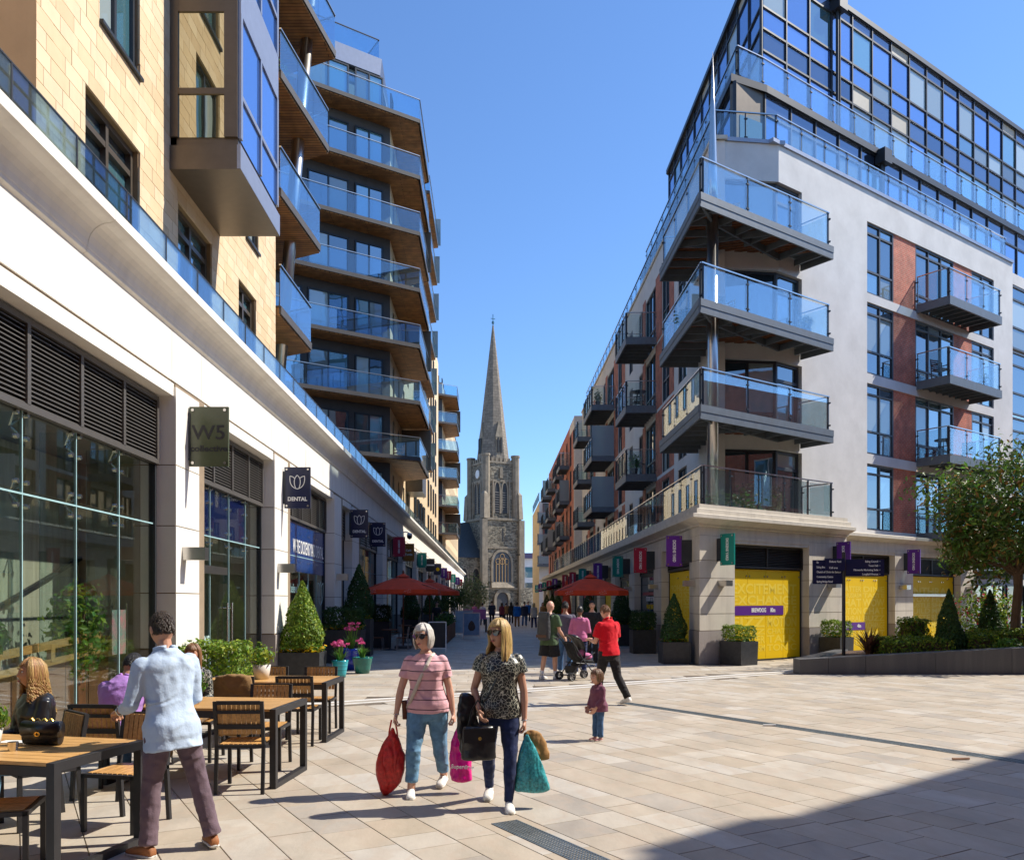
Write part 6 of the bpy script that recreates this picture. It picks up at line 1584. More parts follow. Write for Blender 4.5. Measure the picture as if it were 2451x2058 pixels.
    if shoes:
        for i,a in enumerate(an):
            s=(sL,sR)[i]; yw=R(toe[i]); fd=V(math.sin(yw),math.cos(yw),0)
            lift=a.z-foot; pt=0
            shin=s
            # pitch the foot with the shin when the heel is up
            ang=math.atan2(-shin.y,-shin.z)    # forward-leaning shin -> positive
            if lift>.03: pt=-min(.9,lift*4)*(1 if ang>0 else -.6)
            fd=(fd*math.cos(pt)+V(0,0,1)*math.sin(pt)).normalized(); sd=fd.cross(V(0,0,1)).normalized(); ud=sd.cross(fd)
            w=H/1.65; c=a-ud*.042*H*.55
            q=MB()
            L=[(-.055,.022,.020,.012),(-.045,.032,.034,.010),(0,.035,.046,.020),(.05,.036,.036,.008),(.10,.043,.030,.0),(.15,.041,.024,-.004),(.185,.028,.017,-.008)]
            zb=-.042*H*.45
            rings(q,[(c+fd*t*w+ud*(zb+rv*w*.98),sd,rw_*w,ud,rv*w) for t,rw_,rv,_ in L],14)
            so=put(q,'shoe',shoes)
            q=MB(); rings(q,[(c+fd*t*w+ud*(zb+.006),sd,(rw_+.004)*w,ud,.011*w) for t,rw_,rv,_ in L],14); put(q,'sole',M['solem'],parent=so)
            if vox<.012:
                q=MB()
                for t in (.035,.055,.075,.095): zt=zb+(.062-.012*(t-.035)/.06)*w; q.tube([c+fd*t*w+ud*zt-sd*.022*w,c+fd*t*w+ud*(zt+.006*w),c+fd*t*w+ud*zt+sd*.022*w],.0032*w,5)
                put(q,'laces',M['lacem'],parent=so)
    root['_']=0; del root['_']
    info=dict(root=root,RM=RM,wr=wr,hands=[(RM@h,RM.to_3x3()@d) for h,d in hands],el=el,sho=sho,P=P,sp=sp,hc=hc,H=H,put=put,neck=neck,sx=sx,sy=sy,an=an,kn=kn,hm=hm)
    return info
M['solem']=mat('rubber_sole',(.66,.63,.58),.7,bump=0,coords='obj'); M['lacem']=mat('grey_laces',(.40,.38,.36),.8,bump=0,coords='obj')
# garment materials
def stripemat():
    m=cloth('pink_striped_jersey',(.72,.40,.44),.06); N=m.node_tree.nodes; L=m.node_tree.links; P=N['Principled BSDF']
    tc=N.new('ShaderNodeTexCoord'); nz=N.new('ShaderNodeTexNoise'); nz.inputs['Scale'].default_value=5; L.new(tc.outputs['Object'],nz.inputs['Vector'])
    sp=N.new('ShaderNodeSeparateXYZ'); L.new(tc.outputs['Object'],sp.inputs[0])
    a=N.new('ShaderNodeMath'); a.operation='MULTIPLY_ADD'; a.inputs[1].default_value=.018; L.new(nz.outputs['Fac'],a.inputs[0]); L.new(sp.outputs[2],a.inputs[2])
    d=N.new('ShaderNodeMath'); d.operation='DIVIDE'; d.inputs[1].default_value=.088; L.new(a.outputs[0],d.inputs[0])
    f=N.new('ShaderNodeMath'); f.operation='FRACT'; L.new(d.outputs[0],f.inputs[0])
    g=N.new('ShaderNodeMath'); g.operation='LESS_THAN'; g.inputs[1].default_value=.085; L.new(f.outputs[0],g.inputs[0])
    mx=N.new('ShaderNodeMix'); mx.data_type='RGBA'; L.new(g.outputs[0],mx.inputs[0]); L.new(P.inputs['Base Color'].links[0].from_socket,mx.inputs[6]); mx.inputs[7].default_value=(.02,.015,.018,1)
    L.new(mx.outputs[2],P.inputs['Base Color']); return m
def leopardmat():
    m,N,L,P=newmat('leopard_print_satin'); P.inputs['Roughness'].default_value=.38
    tc=N.new('ShaderNodeTexCoord'); nz=N.new('ShaderNodeTexNoise'); nz.inputs['Scale'].default_value=9; nz.inputs['Detail'].default_value=2; L.new(tc.outputs['Object'],nz.inputs['Vector'])
    ad=N.new('ShaderNodeVectorMath'); ad.operation='MULTIPLY_ADD'; ad.inputs[1].default_value=(.09,.09,.09); L.new(nz.outputs['Color'],ad.inputs[0]); L.new(tc.outputs['Object'],ad.inputs[2])
    v=N.new('ShaderNodeTexVoronoi'); v.feature='DISTANCE_TO_EDGE'; v.inputs['Scale'].default_value=34; L.new(ad.outputs[0],v.inputs['Vector'])
    v2=N.new('ShaderNodeTexNoise'); v2.inputs['Scale'].default_value=22; L.new(tc.outputs['Object'],v2.inputs['Vector'])
    su=N.new('ShaderNodeMath'); su.operation='MULTIPLY'; L.new(v.outputs['Distance'],su.inputs[0]); L.new(v2.outputs['Fac'],su.inputs[1])
    rp=N.new('ShaderNodeValToRGB'); e=rp.color_ramp.elements; rp.color_ramp.interpolation='EASE'; e[0].position=.006; e[0].color=(.62,.60,.48,1); e[1].position=.026; e[1].color=(.012,.014,.013,1)
    L.new(su.outputs[0],rp.inputs[0]); L.new(rp.outputs[0],P.inputs['Base Color'])
    b=N.new('ShaderNodeBump'); b.inputs['Strength'].default_value=.5; b.inputs['Distance'].default_value=.03; n3=N.new('ShaderNodeTexNoise'); n3.inputs['Scale'].default_value=9; L.new(tc.outputs['Object'],n3.inputs['Vector']); L.new(n3.outputs['Fac'],b.inputs['Height']); L.new(b.outputs[0],P.inputs['Normal'])
    return m
M['stripe']=stripemat(); M['leopard']=leopardmat()
M['denimL']=cloth('light_denim',(.13,.265,.41),.25,14); M['denimD']=cloth('dark_denim',(.018,.028,.085),.3,14); M['denim']=cloth('mid_denim',(.06,.13,.26),.3,14)
M['sneak']=mat('white_leather_trainer',(.80,.78,.73),.5,var=.08,scale=20,bump=.15,coords='obj')
M['brownshoe']=mat('tan_suede_shoe',(.30,.11,.035),.7,coords='obj')
M['shirtB']=cloth('pale_blue_oxford',(.47,.58,.74),.07,5,.3); M['trouser']=cloth('mauve_grey_chino',(.145,.10,.125),.15,7)
M['lilac']=cloth('lilac_cotton',(.44,.23,.62),.08,5); M['redpolo']=cloth('red_polo',(.62,.006,.018),.06,5); M['blackden']=cloth('black_denim',(.022,.020,.022),.3,10)
M['green']=cloth('olive_green_tee',(.075,.12,.06),.1,6); M['shortsB']=cloth('black_shorts',(.022,.022,.026),.2,6); M['greytee']=cloth('grey_tee',(.13,.12,.16),.1,6)
M['pinkT']=cloth('pink_blouse',(.58,.17,.33),.1,6); M['plum']=cloth('plum_sweatshirt',(.17,.06,.10),.12,8); M['blackC']=cloth('black_cotton',(.02,.02,.022),.2,6); M['cream']=cloth('cream_jacket',(.55,.47,.37),.1,6); M['bluep']=cloth('blue_puffer',(.01,.12,.42),.15,9,.8); M['whiteT']=cloth('white_top',(.62,.58,.66),.06,5); M['brownC']=cloth('brown_coat',(.26,.15,.06),.15,7); M['navyC']=cloth('navy_cloth',(.02,.03,.06),.2,6); M['floral']=leopardmat(); M['tan']=cloth('tan_trousers',(.24,.13,.06),.15,6); M['maroon']=cloth('maroon_top',(.16,.03,.05),.1,6)
def hairmat(n,c,c2): 
    m=mat(n,c,.42,var=.35,scale=22,bump=.25,bscale=70,coords='obj',stretch=(6,6,.5),col2=c2,island=.12); return m
M['hSilver']=hairmat('silver_hair',(.50,.46,.42),(.78,.74,.69)); M['hBlond']=hairmat('blonde_hair',(.42,.24,.07),(.72,.48,.20)); M['hBrown']=hairmat('dark_brown_hair',(.028,.016,.011),(.05,.03,.02)); M['hCurl']=hairmat('honey_curls',(.27,.13,.045),(.55,.32,.13)); M['hBlack']=hairmat('black_hair',(.010,.009,.009),(.022,.02,.02)); M['hGing']=hairmat('ginger_brown_hair',(.16,.07,.03),(.26,.12,.05)); M['hTod']=hairmat('toddler_brown_hair',(.15,.07,.035),(.25,.13,.07))
M['lensD']=mat('dark_lens',(.02,.011,.009),.06,var=.1,bump=0,spec=.8)
WH=M['sneak']
# --- the two women in front
gA=person('silver-haired woman in pink striped T-shirt and sunglasses carrying a red and a pink bag',(-.60,7.78,0),(-.10,-1),1.575,True,1.16,'skinF',lean=(.035,.03,1),
  legs=((-.03,-.26,-1),(-.02,-.62,-1),(.06,.36,-1),(.05,.05,-1)),arms=((-.24,-.16,-1),(-.16,.02,-1),(.30,.14,-1),(.14,.26,-1)),head=(18,-3),roll=3,headk=1.1,
  top=dict(m=M['stripe'],sleeve=.62,len=.055,e=.007,se=.008,fold=.014,name='t_shirt'),bottom=dict(m=M['denimL'],len=.92,e=.001,flare=.010,fold=.016,name='cropped_jeans'),shoes=WH,
  hair=dict(style='bob',m=M['hSilver'],len=.095,out=1.15,inw=-.018,n=560,lw=.5),glasses=M['lensD'],vox=.0085,curl=(1.25,1.25),toe=(6,-8),legk=1.16)
gB=person('blonde woman in leopard-print blouse and dark jeans with sunglasses',(.06,7.28,0),(-.04,-1),1.63,True,1.06,'skinT',lean=(-.03,.03,1),
  legs=((-.03,.34,-1),(.03,.02,-1),(.02,-.24,-1),(.0,-.55,-1)),arms=((-.20,.02,-1),(-.02,.10,-1),(.30,-.10,-.95),(-.20,.62,-.62)),head=(34,-2),headk=1.08,
  top=dict(m=M['leopard'],sleeve=.42,len=.06,e=.013,se=.016,fold=.018,name='blouse'),bottom=dict(m=M['denimD'],len=1.0,e=-.002,flare=-.002,fold=.014,name='jeans'),shoes=WH,
  hair=dict(style='long',m=M['hBlond'],len=.275,out=1.14,inw=.012,n=620,lw=.48,wave=.008,wn=7,side=54),glasses=M['lensD'],vox=.0085,curl=(1.25,.7),toe=(-6,4),legk=1.07)
gC=person('man in pale blue shirt and mauve trousers standing with his back to us',(-2.27,5.92,0),(-.72,.69),1.70,False,1.0,'skinT',lean=(-.04,.10,1),
  legs=((-.10,.10,-1),(-.08,-.05,-1),(.22,-.12,-1),(.20,-.16,-1)),arms=((-.22,.10,-1),(.12,.95,-.22),(.18,.12,-1),(-.25,.9,-.3)),head=(0,-12),headk=1.04,
  top=dict(m=M['shirtB'],sleeve=1.6,len=.085,e=.012,se=.012,fold=.020,hem=.032,collar=True,name='shirt'),bottom=dict(m=M['trouser'],len=.99,e=.008,flare=.016,fold=.016),shoes=M['brownshoe'],
  hair=dict(style='short',m=M['hBrown'],th=1.045),vox=.0085,curl=(.8,.8),toe=(-18,14))
q=MB(); w=gC['wr'][0]; q.tube([w+Vector((.03*math.cos(t),.0,.03*math.sin(t))) for t in [i*math.pi/6 for i in range(13)]],.008,6); gC['put'](q,'wristwatch',M['steel'])
# --- seated diners
SITL=((-.10,1,-.06),(-.06,.10,-1),(.10,1,-.06),(.06,.10,-1))
gD=person('seated woman with long honey curls in black leather jacket',(-3.64,6.72,0),(-.6,-.8),1.66,True,1.0,'skinT',lean=(0,.06,1),sit=.53,legs=SITL,arms=((-.22,.25,-.95),(.05,.95,-.25),(.22,.22,-.95),(-.05,.95,-.2)),head=(8,-2),
  top=dict(m=M['leather'],sleeve=1.95,len=.05,e=.020,se=.022,fold=.024,name='leather_jacket'),bottom=dict(m=M['denimL'],len=.9),shoes=M['brownshoe'],
  hair=dict(style='curly',m=M['hCurl'],len=.33,out=1.20,inw=.05,n=420,lw=.5,wave=.030,wn=20,fringe=True,fr=26,side=58),vox=.0085,curl=(.7,.7))
gE=person('man in lilac shirt bent over his cafe table with his back to us',(-3.52,7.75,0),(.12,1),1.74,False,1.1,'skinM',lean=(0,.42,.92),sit=.52,legs=SITL,arms=((-.35,.65,-.8),(.35,.9,.05),(.35,.65,-.8),(-.35,.9,.05)),head=(8,-34),
  top=dict(m=M['lilac'],sleeve=1.9,len=.05,e=.020,se=.020,fold=.02,collar=True),bottom=dict(m=M['denim'],len=1),shoes=M['sneak'],hair=dict(style='short',m=M['hBlack'],th=1.08),vox=.0105)
gF=person('brown-haired woman in floral top seated behind the standing man',(-3.32,9.35,0),(0,-1),1.63,True,1.0,'skinF',lean=(0,.1,1),sit=.53,legs=SITL,arms=((-.2,.3,-.95),(.1,.9,-.1),(.2,.3,-.95),(-.1,.9,-.1)),head=(-10,-10),
  top=dict(m=M['floral'],sleeve=1.9,len=.05,e=.018),bottom=dict(m=M['brownC'],len=1),shoes=M['sneak'],hair=dict(style='long',m=M['hGing'],len=.2,out=1.15,n=90),vox=.0115)
# --- group in the middle distance
gR=person('man in red polo shirt and black jeans looking down at his phone',(2.02,14.45,0),(-.55,.84),1.74,False,1.06,'skinF',lean=(0,.06,1),legs=((-.05,.28,-1),(-.02,.12,-1),(.05,-.24,-1),(.08,-.55,-.85)),arms=((-.15,.2,-1),(.30,.9,.12),(.15,.15,-1),(-.35,.9,.10)),head=(0,-26),
  top=dict(m=M['redpolo'],sleeve=.72,len=.055,e=.010,se=.014,fold=.016,collar=True,name='polo_shirt'),bottom=dict(m=M['blackden'],len=1,e=.010),shoes=M['sneak'],hair=dict(style='short',m=M['hGing'],th=1.055),vox=.0115)
gT=person('toddler in plum sweatshirt and blue jeans standing alone on the paving',(1.36,10.7,0),(-.85,-.5),.84,True,1.28,'skinF',legs=((-.02,.02,-1),(0,0,-1),(.02,.04,-1),(0,.02,-1)),arms=((-.2,.15,-1),(.25,.55,-.75),(.2,.15,-1),(-.25,.55,-.75)),head=(0,-8),
  top=dict(m=M['plum'],sleeve=1.9,len=.08,e=.012,se=.016,fold=.010,collar=True,name='sweatshirt'),bottom=dict(m=M['denim'],len=.98,e=.004),shoes=cloth('pink_toddler_shoe',(.60,.30,.30)),hair=dict(style='bob',m=M['hTod'],len=.05,out=1.14,n=90,lw=.8),vox=.0095,headk=1.72,foldk=.6)
gG=person('bald man in olive T-shirt and black shorts wearing a grey backpack',(1.30,19.0,0),(.62,.78),1.78,False,1.05,'skinF',legs=((-.03,-.12,-1),(-.02,-.25,-1),(.03,.16,-1),(.02,.0,-1)),arms=((-.12,.1,-1),(.0,.5,-.85),(.14,.2,-1),(.0,.75,-.65)),head=(10,-6),
  top=dict(m=M['green'],sleeve=.7,len=.08,e=.018,se=.02,name='t_shirt'),bottom=dict(m=M['shortsB'],len=.46,e=.03,flare=.03,name='shorts'),shoes=M['sneak'],socks=M['white'],hair=None,vox=.0115)
gH=person('man in grey T-shirt and jeans beside the backpack wearer',(1.80,20.6,0),(.1,1),1.76,False,1.05,'skinM',top=dict(m=M['greytee'],sleeve=.7,len=.07,e=.018),bottom=dict(m=M['denim'],len=1),shoes=M['sneak'],hair=dict(style='short',m=M['hBlack']),vox=.014,legs=((-.04,.1,-1),(-.02,-.05,-1),(.04,-.1,-1),(.02,-.2,-1)))
gI=person('woman in pink blouse and navy jeans with a dark bun',(2.12,20.2,0),(.2,1),1.66,True,1.02,'skinD',top=dict(m=M['pinkT'],sleeve=1.5,len=.03,e=.02,se=.03),bottom=dict(m=M['denimD'],len=1,flare=.02),shoes=M['sneak'],hair=dict(style='bun',m=M['hBlack']),vox=.0125,legs=((-.03,.12,-1),(-.01,-.04,-1),(.03,-.1,-1),(.02,-.2,-1)),arms=((-.25,0,-1),(-.1,.15,-1),(.2,.1,-1),(.05,.5,-.8)))
gJ=person('young man in black T-shirt facing us behind the red polo shirt',(2.75,23.0,0),(-.15,-1),1.78,False,1.0,'skinF',top=dict(m=M['blackC'],sleeve=.7,len=.07,e=.016),bottom=dict(m=M['blackC'],len=1),shoes=M['sneak'],hair=dict(style='short',m=M['hBlack']),vox=.014)
# --- strollers further down the street
walk=((-.03,.25,-1),(-.02,.05,-1),(.03,-.2,-1),(.02,-.4,-1)); walk2=((-.03,-.2,-1),(-.02,-.4,-1),(.03,.25,-1),(.02,.05,-1))
FARP=[('far walker in blue puffer jacket and tan trousers',1.70,57,(0,1),1.72,False,'bluep',1.95,'tan',1,'hBlack','short','skinM',walk),
('far walker in dark jacket and blue jeans',2.28,59,(.1,1),1.74,False,'navyC',1.95,'denim',1,'hBrown','short','skinF',walk2),
('far walker in cream jacket with fair hair',2.75,55,(-.1,1),1.66,True,'cream',1.95,'denimD',1,'hBlond','long','skinF',walk),
('far walker in white top beside the A-board',-.7,61,(.1,1),1.66,True,'whiteT',.7,'navyC',1,'hBrown','bun','skinM',walk2),
('far man in dark clothes left of centre in the street',-.02,63,(0,1),1.80,False,'navyC',.9,'blackC',1,'hBrown','short','skinF',walk),
('far woman in short dark skirt and bare legs',.75,65,(.1,1),1.66,True,'maroon',1.5,'navyC',.42,'hBrown','long','skinF',walk2),
('far woman in brown coat, left of the person all in black',1.2,72,(0,1),1.64,True,'brownC',1.95,'blackC',1,'hBlack','bun','skinF',walk),
('far person all in black beside the blue puffer jacket',1.5,66,(0,1),1.72,True,'blackC',1.95,'blackC',1,'hBlack','long','skinM',walk2),
('farthest walker in bright blue near the church railings',3.1,72,(0,-1),1.75,False,'bluep',1.95,'navyC',1,'hBlack','short','skinF',walk),
('far person in pink coat by the arcade planters',-1.35,64,(.3,1),1.65,True,'pinkT',1.95,'navyC',1,'hBrown','bun','skinF',walk2),
('far woman in brown by the right-hand planters',4.0,66,(0,-1),1.66,True,'brownC',1.9,'navyC',1,'hBrown','long','skinF',walk),
('waiter in black standing among the arcade planters',-3.05,46,(.3,-1),1.74,False,'blackC',.8,'blackC',1,'hBlack','short','skinF',walk2)]
for lb,x,y,fc,H_,fe,tm,sl,bmn,bl,hmn,hst,sk,wk in FARP:
    hd=dict(style=hst,m=M[hmn]); 
    if hst=='long': hd.update(len=.22,out=1.14,n=40,lw=1.4)
    person(lb,(x,y,0),fc,H_,fe,1.05,sk,top=dict(m=M[tm],sleeve=sl,len=.09,e=.024 if tm!='bluep' else .05,name='top'),bottom=dict(m=M[bmn],len=bl,e=.012),shoes=M['black'],hair=hd,vox=.018,legs=wk,group='people strolling far down the street')
# ------------------------------------------------------------ cafe furniture
def place(o,p,rz): return Matrix.Translation(p)@Matrix.Rotation(rz,4,'Z')
def make_table(label):
    """origin at the right end centre; long axis to local -x; steel hoop frames with planked teak top"""
    r=thing('cafe_table',label,'table',(0,0,0),0,'teak cafe tables on black steel frames')
    L_,Wd,Hh=1.75,.92,.755; t=.06
    b=MB()
    for x in (-.03,-L_+.03):
        b.box(x-t/2,x+t/2,-Wd/2,-Wd/2+t,0,Hh).box(x-t/2,x+t/2,Wd/2-t,Wd/2,0,Hh).box(x-t/2,x+t/2,-Wd/2+t,Wd/2-t,0,.05).box(x-t/2,x+t/2,-Wd/2+t,Wd/2-t,Hh-t,Hh)
    b.box(-L_+.06,-.06,-Wd/2,-Wd/2+.04,Hh-.09,Hh-.025).box(-L_+.06,-.06,Wd/2-.04,Wd/2,Hh-.09,Hh-.025)
    b.build('frame',M['dark2'],r)
    n=9; w=(Wd-.0)/n
    for i in range(n): pbox('plank',M['woodX'],r,WF,-L_+.062,-.062,-Wd/2+i*w+.003,-Wd/2+(i+1)*w-.003,Hh-.022,Hh+.002)
    return r
M['dark2']=mat('black_powder_coat',(.028,.027,.030),.5,metal=.2,var=.15,bump=.05)
def make_chair(label):
    """origin at seat centre on the ground, facing local +y"""
    r=thing('cafe_chair',label,'chair',(0,0,0),0,'teak slatted cafe chairs with black frames')
    s=.45; w=.46; t=.032
    for x in (-w/2,w/2-t):
        MB().box(x,x+t,w/2-t,w/2,0,s-.03).build('leg',M['dark2'],r)
        b=MB(); b.hexa([(x,-w/2-.04,0),(x+t,-w/2-.04,0),(x+t,-w/2+t-.04,0),(x,-w/2+t-.04,0),(x,-w/2,s),(x+t,-w/2,s),(x+t,-w/2+t,s),(x,-w/2+t,s)]); b.hexa([(x,-w/2,s),(x+t,-w/2,s),(x+t,-w/2+t,s),(x,-w/2+t,s),(x,-w/2-.07,.86),(x+t,-w/2-.07,.86),(x+t,-w/2+t-.07,.86),(x,-w/2+t-.07,.86)]); b.build('leg',M['dark2'],r)
    b=MB().box(-w/2,w/2,w/2-t,w/2,s-.03,s).box(-w/2,w/2,-w/2,-w/2+t,s-.03,s).box(-w/2,-w/2+t,-w/2,w/2,s-.03,s-.002).box(w/2-t,w/2,-w/2,w/2,s-.03,s-.002); b.build('seat_frame',M['dark2'],r)
    for i in range(9): x=-w/2+t+.004+i*.0437; pbox('seat_slat',M['wood'],r,WF,x,x+.036,-w/2+t,w/2-t,s-.012,s+.006)
    bk=MB()
    for z,hh in ((.60,.045),(.745,.03),(.83,.035)): yb=-w/2-.07*(z-s)/.41+.03; bk.box(-w/2+t,w/2-t,yb-.035,yb-.012,z,z+hh)
    bk.build('back_rail',M['dark2'],r)
    for i in range(9):
        x=-w/2+t+.004+i*.0437; b=MB(); y0=-w/2-.07*(.55-s)/.41+.036; y1=-w/2-.07*(.85-s)/.41+.036
        b.hexa([(x,y0-.018,.55),(x+.036,y0-.018,.55),(x+.036,y0,.55),(x,y0,.55),(x,y1-.018,.85),(x+.036,y1-.018,.85),(x+.036,y1,.85),(x,y1,.85)]); b.build('back_slat',M['wood'],r)
    return r
tbl=make_table('nearest teak cafe table holding the quilted black handbag')
tbl2=copy_tree(tbl,place(tbl,(-2.0,8.36,0),R(-6)),'middle teak cafe table behind the man in the pale blue shirt')
tbl3=copy_tree(tbl,place(tbl,(-2.05,10.95,0),R(-4)),'farthest teak cafe table with the white potted plant')
tbl.matrix_basis=place(tbl,(-2.66,5.72,0),R(-13))
chr0=make_chair('x')
CH=[((-2.34,7.95),R(2),'teak chair standing nearest the right end of the middle table, its back to us'),
((-2.45,9.0),R(180),'teak chair across the middle table facing us'),
((-2.42,10.5),R(0),'teak chair on the near side of the farthest table, its back to us'),
((-2.4,11.45),R(180),'teak chair on the far side of the farthest table near its right end'),
((-3.1,11.5),R(180),'teak chair on the far side of the farthest table beside the potted plant'),
((-3.15,10.45),R(4),'teak chair on the near side of the farthest table, left one'),
((-2.9,6.62),R(168),'teak chair across the nearest table beside the curly-haired woman'),
((-3.22,5.45),R(-75),'teak chair tucked under the nearest table at lower left'),
((-3.52,7.7),R(-5),'teak chair under the man in the lilac shirt'),
((-3.64,6.72),R(137),'teak chair under the woman in the leather jacket'),
((-3.32,9.4),R(180),'teak chair under the woman in the floral top')]
for i,(p,a,lb) in enumerate(CH):
    c=chr0 if i==0 else copy_tree(chr0,place(chr0,(p[0],p[1],0),a))
    c.matrix_basis=place(c,(p[0],p[1],0),a); c['label']=lb
# things on the tables
def potplant(loc,label,r,h,m,pm,n,sz):
    t=thing('potted_plant',label,'plant',loc,0,'small potted plants on the cafe tables')
    MB().lathe([(r*.75,0),(r,h),(r*.88,h),(r*.85,h*.85)],loc,14).build('pot',pm,t,smooth=True)
    meshobj('foliage',leafmesh('foliage',blob_pts(r*1.5,r*1.5,r*1.4,n,rl,fill=.6),sz,m,rl),t,Matrix.Translation(Vector(loc)+Vector((0,0,h+r*.9))))
cer=mat('white_ceramic',(.62,.58,.52),.45,var=.06,bump=0,coords='obj')
potplant((-3.02,10.95,.757),'white pot of pale green herbs on the farthest table',.12,.19,[M['leafG'],M['leafY']],cer,320,.03)
potplant((-2.98,8.3,.757),'fern in a small pot on the middle table',.09,.12,M['leafG'],cer,320,.035)
potplant((-3.52,5.85,.757),'yellow-green plant in a pale pot on the nearest table',.085,.13,[M['leafY'],M['leafG']],cer,260,.032)
hb=thing('handbag','quilted black leather handbag with gold clasp on the nearest table','handbag',(-3.2,5.95,.757),R(-8))
b=MB(); Mh=hb.matrix_basis; rings(b,[(Mh@Vector((x,0,.085)),Mh.to_3x3()@Vector((0,1,0)),ry,Vector((0,0,1)),rz) for x,ry,rz in ((-.14,.035,.078),(-.135,.045,.084),(0,.05,.086),(.135,.045,.084),(.14,.035,.078))],16)
quilt=mat('quilted_leather',(.013,.012,.013),.3,var=.2,bump=.2,bscale=40); b.build('bag_body',quilt,hb,smooth=True)
fl=MB(); rings(fl,[(Mh@Vector((x,-.006,.115)),Mh.to_3x3()@Vector((0,1,0)),.052,Vector((0,0,1)),.058) for x in (-.142,0,.142)],16); fl.build('flap',quilt,hb,smooth=True)
gold=mat('gold_metal',(.75,.48,.12),.25,metal=1,bump=0)
q=MB(); 
for s in (-1,1): q.tube([Mh@Vector((s*.004+.016*math.cos(t)*1,-.062,.085+.014*math.sin(t))) for t in [i*math.pi/6 for i in range(13)]],.0035,5)
q.build('clasp',gold,hb)
q=MB(); q.tube([Mh@Vector((-.1+.2*t,.0,.175+.012*math.sin(t*25))) for t in [i/24 for i in range(25)]],.006,5); q.build('chain',gold,hb)
sv=thing('tableware','small steel cup and cards beside the potted plant on the nearest table','tableware',(-3.28,5.72,.757))
MB().lathe([(.03,0),(.035,.06),(.032,.06),(.03,.01)],(-3.28,5.72,.757),12).build('cup',M['steel'],sv); MB().box(-3.55,-3.37,6.0,6.1,.757,.765).build('cards',M['white'],sv)
ct=thing('draped_coat','brown coat hung over a chair behind the pale blue shirt','coat',(-2.95,9.35,.3)); b=MB(); rings(b,[(Vector((-2.95,9.5,z)),Vector((1,0,0)),a,Vector((0,1,0)),.06) for z,a in ((.25,.2),(.5,.24),(.8,.25),(.92,.2),(.95,.08))],16); o=b.build('coat_cloth',M['brownC'],ct,True); mods(o,.02,2,.05)
# interior plants of the cafe
bush('indoor_plant',(-5.75,11.6,1.35),.35,.65,.75,900,.055,[M['leafG'],M['leafY']],'leafy green climber inside the cafe window','plant',pick=[2,1])
bush('indoor_plant',(-5.6,9.3,1.35),.18,.25,.2,120,.09,M['leafG'],'small spiky plant on the cafe rail','plant')
ft=thing('ice_cream_flag','teal and pink ice cream flag inside the cafe window','flag',(-5.5,12.3,.9)); MB().box(-5.5,-5.48,12.05,12.5,1.0,1.65).build('cloth',mat('teal_flag',(.03,.36,.28),.6,col2=(.7,.2,.25),scale=5,bump=0),ft); MB().tube([(-5.49,12.55,.1),(-5.49,12.55,1.75)],.012,6).build('pole',M['steel'],ft)
# ------------------------------------------------------------ umbrellas
def umbrella(loc,label,w=1.55,zt=3.05,ze=2.45):
    r=thing('parasol',label,'umbrella',loc,0,'rust-red square parasols')
    c=Vector(loc); b=MB(); n=16
    def ring(k,z):
        P=[]
        for i in range(n):
            a=2*math.pi*(i+.5)/n; x,y=math.cos(a),math.sin(a); m_=max(abs(x),abs(y)); q=k*w/m_; q=q*.92+k*w*.08
            sag=-.03*(1-abs(abs(x/m_)-abs(y/m_))) ; P.append(c+Vector((x*q,y*q,z)))
        return P
    R_=[ring(1,ze-.16),ring(1.0,ze),ring(.66,ze+(zt-ze)*.42),ring(.3,ze+(zt-ze)*.82)]
    vs=[p for r_ in R_ for p in r_]+[c+Vector((0,0,zt))]
    fs=[(i*n+j,i*n+(j+1)%n,(i+1)*n+(j+1)%n,(i+1)*n+j) for i in range(3) for j in range(n)]+[(3*n+j,3*n+(j+1)%n,4*n) for j in range(n)]
    b.add(vs,fs); o=b.build('canopy',M['rust'],r,False); m_=o.modifiers.new('thick','SOLIDIFY'); m_.thickness=.012
    b=MB(); R2=ring(.2,zt-.02); b.add(R2+[c+Vector((0,0,zt+.13))],[(j,(j+1)%n,n) for j in range(n)]); b.build('vent',M['rust'],r)
    MB().tube([c,c+Vector((0,0,zt+.05))],.03,10).build('pole',M['woodD'],r); MB().lathe([(.03,zt+.1),(.05,zt+.16),(.02,zt+.24)],c,8).build('finial',M['woodD'],r)
    for i in range(8):
        a=math.pi/4*i; m_=max(abs(math.cos(a)),abs(math.sin(a))); MB().bar(c+Vector((0,0,zt-.06)),c+Vector((math.cos(a)/m_*w*.95,math.sin(a)/m_*w*.95,ze+.02)),.02).build('rib',M['woodD'],r)
    MB().box(c.x-.3,c.x+.3,c.y-.3,c.y+.3,0,.1).build('base',M['darkgranite'],r)
    for x in (-.8,.12):
        q=MB()
        for j in range(5): o=c+Vector((x*w+j*.055,-w*.985-.012,ze-.1+.012*j)); q.bar(o,o+Vector((.03,0,.05+.02*(j%2))),.014,.006); q.bar(o+Vector((.01,0,-.05)),o+Vector((.045,0,-.03)),.012,.006)
        tag(q.build('canopy_mark',M['white'],r),kind='stuff')
umbrella((-3.35,31.5,0),'near rust-red parasol on the left outside the arcade',1.38,2.7,2.2)
umbrella((-2.75,36.8,0),'farther rust-red parasol half hidden behind the left one',1.3,2.66,2.2)
umbrella((3.55,30.2,0),'rust-red parasol on the right above the shoppers',1.26,2.64,2.14)
cu=thing('closed_parasol','folded rust-red parasol standing behind the right shoppers','umbrella',(3.2,36,0)); MB().lathe([(.03,.2),(.24,.9),(.2,1.6),(.1,2.4),(.02,2.7)],(3.2,36,0),12).build('canopy',M['rust'],cu); MB().tube([(3.2,36,0),(3.2,36,2.9)],.03,8).build('pole',M['woodD'],cu)
